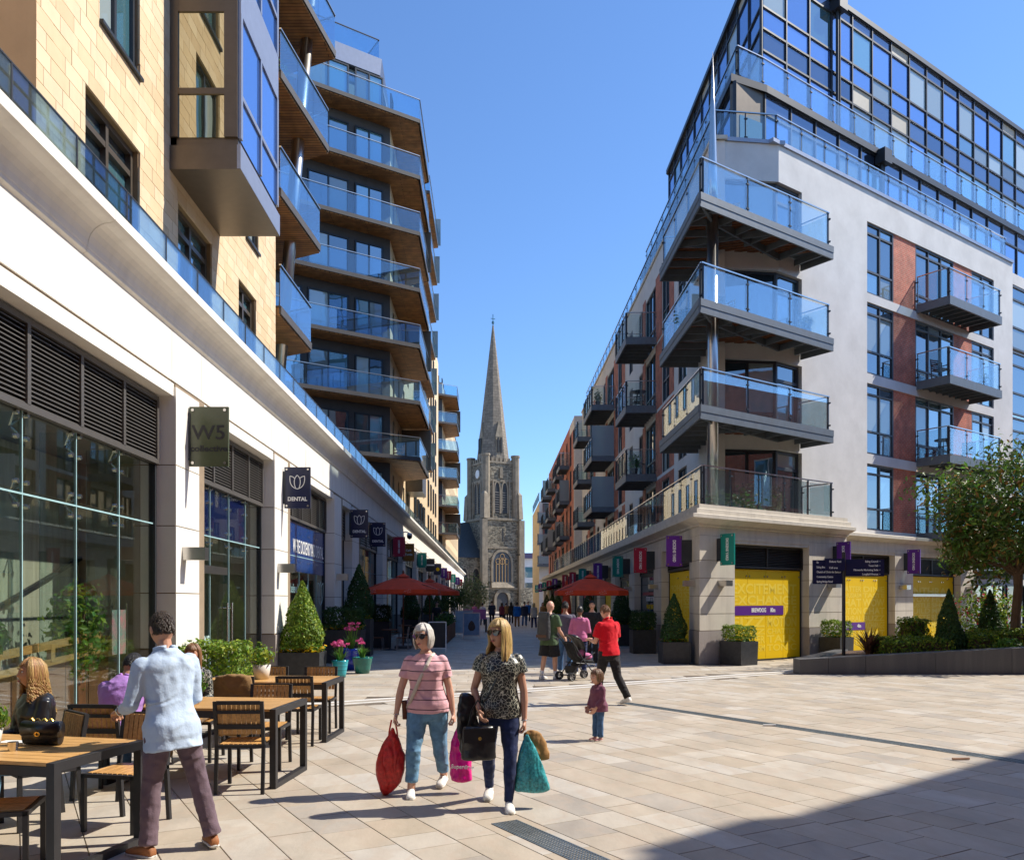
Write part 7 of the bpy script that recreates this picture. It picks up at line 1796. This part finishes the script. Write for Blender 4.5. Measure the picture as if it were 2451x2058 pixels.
# cafe seating under the left umbrellas
M['alu']=mat('aluminium',(.45,.45,.47),.35,metal=.9,bump=0)
def bistro(loc,label):
    t=thing('bistro_table',label,'table',loc,0,'small bistro tables under the left parasols'); MB().lathe([(.3,.72),(.31,.735),(.31,.75),(.3,.76)],loc,16).build('table_top',M['woodD'],t); MB().tube([Vector(loc),Vector(loc)+Vector((0,0,.72))],.03,8).lathe([(.22,0),(.2,.03),(.05,.05)],loc,12).build('pedestal',M['dark2'],t)
def bchair(loc,a,label):
    t=thing('bistro_chair',label,'chair',loc,a,'bistro chairs under the left parasols'); Mx=t.matrix_basis; g=lambda *p:Mx@Vector(p); b=MB()
    for x in (-.2,.2): b.tube([g(x,.2,0),g(x,.18,.45)],.014,6); b.tube([g(x,-.22,0),g(x,-.18,.45),g(x,-.24,.85)],.014,6)
    b.build('frame',M['alu'],t); b=MB(); b.hexa([g(-.2,-.18,.44),g(.2,-.18,.44),g(.2,.2,.44),g(-.2,.2,.44),g(-.2,-.18,.47),g(.2,-.18,.47),g(.2,.2,.47),g(-.2,.2,.47)]); b.build('seat',M['woodD'],t); b=MB(); b.hexa([g(-.2,-.21,.6),g(.2,-.21,.6),g(.2,-.19,.6),g(-.2,-.19,.6),g(-.2,-.25,.85),g(.2,-.25,.85),g(.2,-.23,.85),g(-.2,-.23,.85)]); b.build('backrest',M['woodD'],t)
for i,(x,y) in enumerate(((-3.7,30.3),(-2.9,33.2),(-3.7,35.5))):
    o=['near','middle','far'][i]; bistro((x,y,0),'%s bistro table in the shade under the left parasols'%o)
    for j,(dx,a) in enumerate(((-.45,-90),(.45,90))): bchair((x+dx,y,0),R(a),'bistro chair at the %s of the %s bistro table'%(('left','right')[j],o))
for i in range(6):
    t=thing('timber_trough','%s slatted timber trough of plants enclosing the cafe seating'%['nearest','second','third','fourth','fifth','farthest'][i],'planter',(-2.15,35.2+i*1.35,0),0,'timber troughs beside the arcade cafe'); y=35.2+i*1.35
    for k in range(7): pbox('slat',M['woodD'],t,WF,-2.4+k*.075,-2.33+k*.075,y-.6,y-.57,.02,.72)
    for k in range(8): pbox('slat',M['woodD'],t,WF,-1.9,-1.87,y-.56+k*.14,y-.43+k*.14,.02,.72)
    MB().box(-2.39,-1.91,y-.56,y+.58,.05,.68).build('liner',M['soil'],t)
    meshobj('foliage',leafmesh('foliage',blob_pts(.35,.65,.32,360,rl,fill=.6),.06,[M['leafD'],M['leafG'],M['leafO']],rl,pick=[3,2,1]),t,Matrix.Translation((-2.15,y,.9)))
# boards in the street
def aboard(loc,w,h,label,fm,pm,extra=None,rz=0):
    t=thing('pavement_sign',label,'sign',loc,rz,'free-standing boards in the street'); Mx=t.matrix_basis; g=lambda x,y,z:Mx@Vector((x,y,z))
    b=MB(); d=.14
    for s in (-1,1):
        b.bar(g(-w/2,s*d,0),g(-w/2,0,h),.03); b.bar(g(w/2,s*d,0),g(w/2,0,h),.03)
    b.bar(g(-w/2,0,h),g(w/2,0,h),.035); b.bar(g(-w/2,-d*.85,.15),g(w/2,-d*.85,.15),.03); b.build('frame',fm,t)
    b=MB(); b.add([g(-w/2+.02,-d*.83-.004,.17),g(w/2-.02,-d*.83-.004,.17),g(w/2-.02,-.012,h-.03),g(-w/2+.02,-.012,h-.03)],[(0,1,2,3)]); o=b.build('panel',pm,t); m_=o.modifiers.new('thick','SOLIDIFY'); m_.thickness=.01
    return t,g
t,g=aboard((-1.9,29.0,0),.6,1.05,'black chalkboard in a white frame behind the silver-haired woman',M['white'],M['black'])
gb=mat('pale_blue_poster',(.22,.30,.40),.5,bump=0); t,g=aboard((-.97,39.5,0),.78,1.22,'tall pale blue poster stand with a chocolate egg picture in the street',M['steelb'],gb)
b=MB(); rings(b,[(g(0,-.132+.11*(z-.17)/1.05,z),Vector((1,0,0)),a,Vector((0,1,0)),.012) for z,a in ((.38,.08),(.48,.16),(.6,.17),(.72,.13),(.82,.06),(.85,.02))],12); b.build('egg_picture',mat('brown_print',(.09,.045,.03),.6,var=.4,scale=9,bump=0),t)
t,g=aboard((-1.45,43,0),.9,1.3,'second pale leaflet board behind the poster stand',M['steelb'],mat('pale_poster',(.35,.45,.5),.5,bump=0))
kk=thing('market_stall','small pink-topped stall table near the poster stand','stall',(-1.0,48,0)); MB().box(-1.7,-.3,47.6,48.4,.75,.8).box(-1.65,-.35,47.7,48.3,.8,1.3).build('counter',M['pinkT'],kk); MB().box(-1.7,-1.6,47.6,47.7,0,.75).box(-.4,-.3,47.6,47.7,0,.75).box(-1.7,-1.6,48.3,48.4,0,.75).box(-.4,-.3,48.3,48.4,0,.75).build('leg',M['dark2'],kk)
# dark awning on the far right shopfronts
aw=thing('shop_awning','long dark awning over the far right shopfronts','awning',(5.3,72,2.9)); b=MB(); b.hexa([(4.3,66,2.75),(5.74,66,3.2),(5.74,84,3.2),(4.3,84,2.75),(4.3,66,2.9),(5.74,66,3.3),(5.74,84,3.3),(4.3,84,2.9)]); b.build('awning_cloth',M['black'],aw)
lp=thing('street_lamp','slim grey lamp post in front of the church tower','lamp',(3.7,112,0)); MB().tube([(3.7,112,0),(3.7,112,8)],[.09,.06],8).build('post',M['alu'],lp); MB().box(3.2,3.75,111.9,112.1,7.9,8.05).build('lantern',M['dark2'],lp)
# ------------------------------------------------------------ fingerpost
fp=thing('fingerpost','slim black fingerpost with two navy direction panels in the raised bed','signpost',(9.55,21.75,.25))
px,py=9.15,21.75
fp.matrix_basis=Matrix.Translation((px,py,.25))
MB().tube([(px,py,.2),(px,py,3.05)],.045,10).build('post',M['dark2'],fp)
FPs=Fr((px,py),(UF.x*.0+1,.12),(.12,-1))
def panel(s0,s1,z0,z1,rows,al,o,skew):
    F=Fr((px,py),(math.cos(skew),math.sin(skew)),(math.sin(skew),-math.cos(skew)))
    p=pbox('direction_panel',M['navy'],fp,F,s0,s1,o,o+.03,z0,z1)
    n=len(rows)
    for i,t in enumerate(rows):
        z=z1-(i+.5)*(z1-z0)/n; x=s0+.1 if al=='LEFT' else s1-.1
        text('lettering',t,M['white'],p,facing(F(x,o+.034,z),F.u),.072,.8,al,.001)
    return F
panel(-.86,-.05,2.22,2.84,['Ea','Ealing Broadway','Church of Christ the Saviour','Community Centre','Spring Bridge Road'],'LEFT',-.02,R(8))
panel(-.52,.0,2.56,2.88,['Dickens Yard','Café area'],'LEFT',.05,R(2))
panel(.05,1.02,2.42,2.86,['Ealing Council  •','Town Hall  •','Filmworks Marketing Suite  •','Longfield Avenue  •'],'RIGHT',-.02,R(-4))
# ------------------------------------------------------------ pushchair
st=thing('pushchair','black folding pushchair with pink blanket beside the backpack wearer','pushchair',(1.95,18.9,0),R(-62))
Mx=st.matrix_basis; g=lambda x,y,z:Mx@Vector((x,y,z))
b=MB()
for x in (-.22,.22):
    b.tube([g(x,-.35,.1),g(x,-.05,.45),g(x,.3,.62)],.013,6); b.tube([g(x,.32,.1),g(x,.0,.45),g(x,-.35,.95),g(x,-.48,1.05)],.013,6); b.tube([g(x,-.2,.4),g(x,.3,.35)],.01,6)
b.tube([g(-.22,-.35,.12),g(.22,-.35,.12)],.012,6); b.tube([g(-.22,-.1,.36),g(.22,-.1,.36)],.012,6); b.build('frame',M['dark2'],st)
b=MB(); rings(b,[(g(0,y,z),Mx.to_3x3()@Vector((1,0,0)),.2,Mx.to_3x3()@Vector((0,.6,.8)),t_) for y,z,t_ in ((-.28,.85,.03),(-.15,.55,.05),(.02,.42,.06),(.25,.42,.05),(.3,.40,.03))],12); b.build('seat',M['blackC'],st,True)
b=MB()
n=9; P=[]
for i in range(n):
    a=R(-5+150*i/(n-1)); 
    for x in (-.22,-.12,0,.12,.22): P.append(g(x,-.22+.36*math.sin(a)*(1-.25*(abs(x)/.22)**2),.62+.42*math.cos(a)*(1-.12*(abs(x)/.22)**2)))
b.add(P,[(i*5+j,i*5+j+1,(i+1)*5+j+1,(i+1)*5+j) for i in range(n-1) for j in range(4)]); o=b.build('hood',mat('black_nylon',(.02,.02,.024),.35,coords='obj'),st,True); m_=o.modifiers.new('thick','SOLIDIFY'); m_.thickness=.012
for x in (-.25,.25):
    for y in (-.35,.32):
        for dx in (-.03,.03):
            c=g(x+dx,y,.1); ax=Mx.to_3x3()@Vector((1,0,0)); u=Vector((0,0,1)); v=ax.cross(u)
            q=MB(); q.tube([c+(u*math.cos(t)+v*math.sin(t))*.078 for t in [i*math.pi/8 for i in range(17)]],.017,6,cap=False); w_=q.build('wheel',M['black'],st)
            q=MB(); 
            for i in range(5): t=i*1.2566; q.bar(c,c+(u*math.cos(t)+v*math.sin(t))*.075,.012)
            q.build('spokes',M['alu'],w_)
b=MB(); blob(b,g(0,.2,.52),.15,.13,.09); blob(b,g(.05,.05,.6),.09,.09,.09); b.build('pink_blanket',M['pinkT'],st,True)
b=MB(); rings(b,[(g(0,-.2,z),Mx.to_3x3()@Vector((1,0,0)),a,Mx.to_3x3()@Vector((0,1,0)),a*.6) for z,a in ((.16,.16),(.22,.18),(.32,.18))],12); b.build('basket',M['black'],st)
# backpack
I=gG; bp=thing('backpack','dark grey roll-top backpack on the bald man','backpack',I['RM']@Vector((0,-.2,1.1))); b=MB(); A=I['RM'].to_3x3()
rings(b,[(I['RM']@(I['P']+I['sp']*t*I['H']+Vector((0,-.215,0))),A@Vector((1,0,0)),a,A@Vector((0,1,0)),c) for t,a,c in ((-.02,.12,.06),(.0,.155,.09),(.08,.165,.105),(.2,.16,.10),(.27,.15,.085),(.32,.16,.05),(.345,.15,.03))],18)
o=b.build('pack_body',mat('grey_pack_fabric',(.04,.042,.046),.6,var=.2,bump=.3),bp,True); mods(o,.014,2,.02)
b=MB()
for s in (-1,1): b.tube([I['RM']@(I['P']+I['sp']*t*I['H']+Vector((s*x,y,0))) for t,x,y in ((.29,.11,-.12),(.325,.11,-.01),(.29,.12,.09),(.18,.14,.10),(.08,.16,-.05))],.022,6)
b.build('strap',M['black'],bp)
MB().add([I['RM']@(I['P']+I['sp']*t*I['H']+Vector((x,-.325,0))) for t,x in ((.02,-.14),(.02,.14),(.055,.14),(.055,-.14))],[(0,1,2,3)]).build('base_band',cloth('brown_band',(.12,.07,.05)),bp)
# phone of the red shirted man
h0=gR['hands'][0][0]; tag(MB().box(-.035,.035,-.008,.008,-.07,.07).build('mobile_phone',M['black'],at=h0+Vector((.02,.03,.03))),'dark mobile phone in the hands of the man in the red polo','phone')
# ------------------------------------------------------------ shopping bags
def bag(name,label,h,L_,W_,prof,m,cat='bag',fold=.03,ax=None,dz=0,vox=.011):
    """soft bag hanging below a hand: prof of (drop, half width, half depth, sideways shift)"""
    t=thing(name,label,cat,h-Vector((0,0,prof[-1][0]))); A=Vector((math.cos(ax or 0),math.sin(ax or 0),0)); B=Vector((-A.y,A.x,0))
    b=MB(); rings(b,[(h+A*s-Vector((0,0,d)),A,a,B,c) for d,a,c,s in prof[::-1]],22); o=b.build('bag_body',m,t,True); mods(o,vox,1,fold,FOLD)
    return t,b
def plast(n,c,rough=.3,var=.25,sc=9,**k):
    m=cloth(n,c,var,sc,.3); P=m.node_tree.nodes['Principled BSDF']; P.inputs['Roughness'].default_value=rough; P.inputs['Sheen Weight'].default_value=0; P.inputs['Specular IOR Level'].default_value=.5
    for nd in m.node_tree.nodes:
        if nd.type=='MAPPING': nd.inputs['Scale'].default_value=(2.6,2.6,.8); nd.inputs['Rotation'].default_value=(0,.15,0)
        if nd.type=='BUMP' and abs(nd.inputs['Strength'].default_value-.95)<.01: nd.inputs['Strength'].default_value=1.0
    return m
hR=gA['hands'][1][0]; hL=gA['hands'][0][0]
redm=plast('red_woven_bag',(.52,.02,.017),.42,.35,30)
t,_=bag('shopping_bag','bulging red striped carrier bag in the silver-haired woman\'s hand',hR+Vector((-.02,0,-.05)),0,0,[(.0,.012,.012,0),(.05,.03,.02,0),(.12,.075,.045,-.005),(.25,.125,.075,-.01),(.38,.135,.085,-.02),(.5,.11,.07,-.03),(.58,.06,.045,-.055),(.62,.02,.02,-.07)],redm,fold=.022,ax=.15)
b=MB(); b.tube([hR+Vector((-.03,0,.02)),hR+Vector((-.05,0,-.08)),hR+Vector((-.06,0,-.2))],.008,6).tube([hR+Vector((0,0,.02)),hR+Vector((.02,0,-.08)),hR+Vector((.03,0,-.2))],.008,6); b.build('handle',redm,t)
pk=plast('glossy_pink_plastic',(.72,.004,.24),.22)
pkp=hL+Vector((.05,-.02,-.05))
t,_=bag('shopping_bag','glossy magenta plastic bag between the two women',pkp,0,0,[(0,.02,.015,0),(.06,.05,.03,0),(.14,.085,.05,0),(.30,.10,.06,.01),(.44,.105,.06,.015),(.50,.10,.055,.02),(.515,.05,.03,.02)],pk,fold=.028,ax=-.1)
text('bag_lettering','Superdrug',M['white'],t,facing(pkp+Vector((.03,-.085,-.36)),(1,0,-.12)),.05,1,'CENTER',.001)
hT=gB['hands'][0][0]
tealm=plast('teal_patterned_plastic',(.04,.30,.33),.3,var=.6,sc=60)
t,_=bag('shopping_bag','teal patterned carrier bag in the blonde woman\'s hand',hT+Vector((.02,-.03,-.04)),0,0,[(0,.012,.012,0),(.06,.04,.02,0),(.16,.085,.04,.01),(.30,.125,.055,.025),(.42,.155,.06,.035),(.48,.165,.055,.04),(.50,.12,.03,.04)],tealm,fold=.022,ax=.05)
brn=plast('brown_paper',(.36,.19,.06),.8,.15)
t,_=bag('paper_bag','crumpled brown paper bag behind the teal carrier bag',hT+Vector((.06,.06,-.02)),0,0,[(0,.03,.02,0),(.03,.08,.03,.01),(.1,.10,.045,.03),(.2,.11,.05,.05),(.25,.10,.04,.06),(.26,.05,.03,.06)],brn,fold=.03,ax=.1)
# black handbag and jacket on the blonde woman's arm
hB=gB['hands'][1][0]; elB=gB['RM']@gB['el'][1]
bb=thing('handbag','large black leather handbag hanging from the blonde woman\'s forearm','handbag',hB+Vector((-.02,-.03,-.35)),R(10))
Mx=bb.matrix_basis; g=lambda x,y,z:Mx@Vector((x,y,z))
b=MB(); rings(b,[(g(0,0,z),Mx.to_3x3()@Vector((1,0,0)),a,Mx.to_3x3()@Vector((0,1,0)),c) for z,a,c in ((0,.13,.05),(.01,.15,.065),(.15,.145,.06),(.27,.135,.045),(.285,.12,.03))],20); o=b.build('bag_body',M['leather'],bb,True); mods(o,.010,1,.012)
b=MB(); b.tube([g(-.09,.0,.26),g(-.05,.02,.42),g(.0,.03,.5),g(.05,.02,.42),g(.09,0,.26)],.010,6); b.build('handle',M['leather'],bb)
b=MB(); b.hexa([g(-.135,-.062,.16),g(.135,-.062,.16),g(.135,-.05,.27),g(-.135,-.05,.27),g(-.135,-.07,.155),g(.135,-.07,.155),g(.135,-.06,.27),g(-.135,-.06,.27)]); b.build('flap',M['leather'],bb); MB().tube([g(0,-.068,.19),g(0,-.078,.19)],.016,10).build('clasp',gold,bb)
jk=thing('draped_jacket','black leather jacket folded over the blonde woman\'s forearm','jacket',hB+Vector((-.12,-.02,-.25)))
mid=(elB+hB)/2+Vector((-.06,-.02,-.02))
b=MB(); rings(b,[(mid+Vector((-.01*i,0,z)),Vector((.95,.3,0)),a,Vector((-.3,.95,0)),c) for i,(z,a,c) in enumerate(((-.44,.05,.02),(-.40,.085,.028),(-.2,.10,.035),(0,.085,.04),(.08,.06,.035),(.10,.03,.02)))],16); o=b.build('jacket_cloth',M['leather'],jk,True); mods(o,.010,1,.05)
# bag straps across the silver haired woman, small brown bag
sb=thing('shoulder_bag','small brown cross-body bag with pale striped strap on the silver-haired woman','bag',gA['RM']@Vector((.2,.05,.85)))
I=gA; q=MB(); pts=[]
for t,x,y in ((.315,-.075,-.01),(.30,-.062,.075),(.25,-.03,.135),(.18,.03,.147),(.10,.09,.142),(.03,.145,.115),(-.01,.185,.06)): pts.append(I['RM']@(I['P']+I['sp']*t*I['H']+Vector((x,y,0))))
strapm=mat('striped_strap',(.60,.52,.45),.7,var=.3,scale=3,bump=0)
for a,c in zip(pts,pts[1:]): q.bar(a,c,.012,.034,up=(1,.0,.6)) if False else q.tube([a,c],.0165,8,sq=.6)
q.build('strap',strapm,sb)
b=MB(); rings(b,[(I['RM']@(I['P']+I['sp']*t*I['H']+Vector((.205,.02,0))),A@Vector((0,1,0)) if False else I['RM'].to_3x3()@Vector((0,1,0)),.07,I['RM'].to_3x3()@Vector((1,0,0)),.03) for t in (-.07,-.05,.02,.035)],14); b.build('bag_body',cloth('brown_bag',(.16,.06,.035)),sb,True)
I=gB; q=MB(); pts=[I['RM']@(I['P']+I['sp']*t*I['H']+Vector((x,y,0))) for t,x,y in ((.318,-.07,0),(.29,-.055,.085),(.22,-.005,.135),(.14,.05,.13),(.07,.11,.12),(.03,.15,.08))]
q.tube(pts,.010,6); q.build('strap',M['leather'],bb)
for I,i in ((gA,1),(gB,0),(gB,1)):
    w=I['wr'][i]; q=MB(); q.tube([w+Vector((.025*math.cos(t),.025*math.sin(t),.0)) for t in [j*math.pi/6 for j in range(13)]],.0045,5); I['put'](q,'bracelet',M['steel'])

# ------------------------------------------------------------ things on the balconies
def bal_chair(loc,a,label,m=None):
    t=thing('balcony_chair',label,'chair',loc,a,'chairs on the balconies'); Mx=t.matrix_basis; g=lambda *p:Mx@Vector(p); m=m or M['dark2']
    b=MB()
    for x in (-.22,.22): b.bar(g(x,.22,0),g(x,.22,.62),.03); b.bar(g(x,-.22,0),g(x,-.28,.9),.03); b.bar(g(x,.24,.62),g(x,-.25,.64),.035)
    b.build('frame',m,t); b=MB(); b.hexa([g(-.22,-.22,.4),g(.22,-.22,.4),g(.22,.22,.42),g(-.22,.22,.42),g(-.22,-.22,.45),g(.22,-.22,.45),g(.22,.22,.46),g(-.22,.22,.46)]); b.build('seat',m,t)
    for k in range(5): MB().bar(g(-.22,-.235-.012*k,.52+.085*k),g(.22,-.235-.012*k,.52+.085*k),.02,.055).build('back_slat',m,t)
def bal_table(loc,label,m=None):
    t=thing('balcony_table',label,'table',loc,0,'tables on the balconies'); c=Vector(loc); MB().lathe([(.32,.7),(.33,.72),(.33,.74)],c,14).build('table_top',m or M['dark2'],t)
    for k in range(3): a=k*2.1; MB().bar(c+Vector((.25*math.cos(a),.25*math.sin(a),0)),c+Vector((.1*math.cos(a),.1*math.sin(a),.7)),.025).build('leg',m or M['dark2'],t)
def bal_plant(loc,label,r=.22,n=170,m=None):
    t=thing('balcony_plant',label,'plant',loc,0,'potted plants on the balconies'); MB().lathe([(.11,0),(.16,.3),(.14,.3)],loc,12).build('pot',M['planter'],t); meshobj('foliage',leafmesh('foliage',blob_pts(r,r,r*1.4,n,rl,fill=.7),.06,m or [M['leafG'],M['leafM']],rl),t,Matrix.Translation(Vector(loc)+Vector((0,0,.3+r))))
L1,L2,L3=FLO[1]-.018,FLO[2]-.018,FLO[3]-.018
rat=mat('pale_rattan',(.45,.40,.33),.7,bump=.3)
bal_chair((7.0,25.2,L2),R(200),'pale rattan chair on the middle corner balcony',rat)
bal_chair((7.3,25.5,L3),R(160),'pale chair on the top corner balcony',rat)
bal_table((6.55,25.9,L3),'small round table on the top corner balcony',rat)
p=FR(5.6,-.45,L2); bal_plant(p,'trailing pot plant at the right end of the middle corner balcony',.2,200,M['leafO'])
bal_plant((6.1,26.6,L2),'leafy pot plant on the street side of the middle corner balcony',.28,240)
bal_plant((6.3,27.8,L1),'pot plant on the street side of the lowest corner balcony',.25,200)
bal_chair((6.5,37.2,L2),R(90),'slatted chair on the nearest street-side balcony, second floor'); bal_table((6.4,36.5,L2),'small dark table on the nearest street-side balcony, second floor')
bal_plant((6.2,36.4,L1),'bushy plant on the lowest near street-side balcony',.3,260); bal_table((6.6,37.8,L1),'picnic table on the lowest near street-side balcony',M['woodD'])
bal_plant((6.2,48.9,L3),'pot plant on the second street-side balcony, top floor',.28,200); bal_chair((6.5,50,L2),R(80),'chair on the second street-side balcony, middle floor'); bal_table((6.4,50.2,L1),'timber table on the second street-side balcony, lowest floor',M['wood'])
p=FU(14.6,.6,FLO[1]-.018); bal_table(p,'covered dark table on the lower front balcony'); p=FU(16.6,.6,FLO[1]-.018); bal_chair(p,R(150),'dark armchair on the lower front balcony'); p=FU(14.4,.6,FLO[2]-.018); bal_chair(p,R(200),'dark armchair on the middle front balcony')
bal_plant(tuple(FU(17.4,.8,FLO[2]-.018)),'pot plant on the middle front balcony',.2,150)
for i,(x,y,k) in enumerate(((-6.3,44.0,0),(-5.0,45.0,0),(-4.6,47.5,2),(-6.0,43.8,3))):
    z=9.302+2.95*k
    if i==0: bal_table((x,y,z),'brown garden table on the lowest prow balcony',M['woodD'])
    elif i==1: bal_chair((x,y,z),R(120),'brown garden chair on the lowest prow balcony',M['woodD'])
    elif i==2: bal_plant((x,y,z),'pot plant on the third prow balcony')
    else: bal_chair((x,y,z),R(150),'dark chair on the fourth prow balcony')
bal_plant((-5.6,22.2,15.06),'round white planter with grasses on the leaning balcony',.3,220)
bal_plant((-5.6,22.6,18.01),'tall pot plant on the top leaning balcony',.35,260)
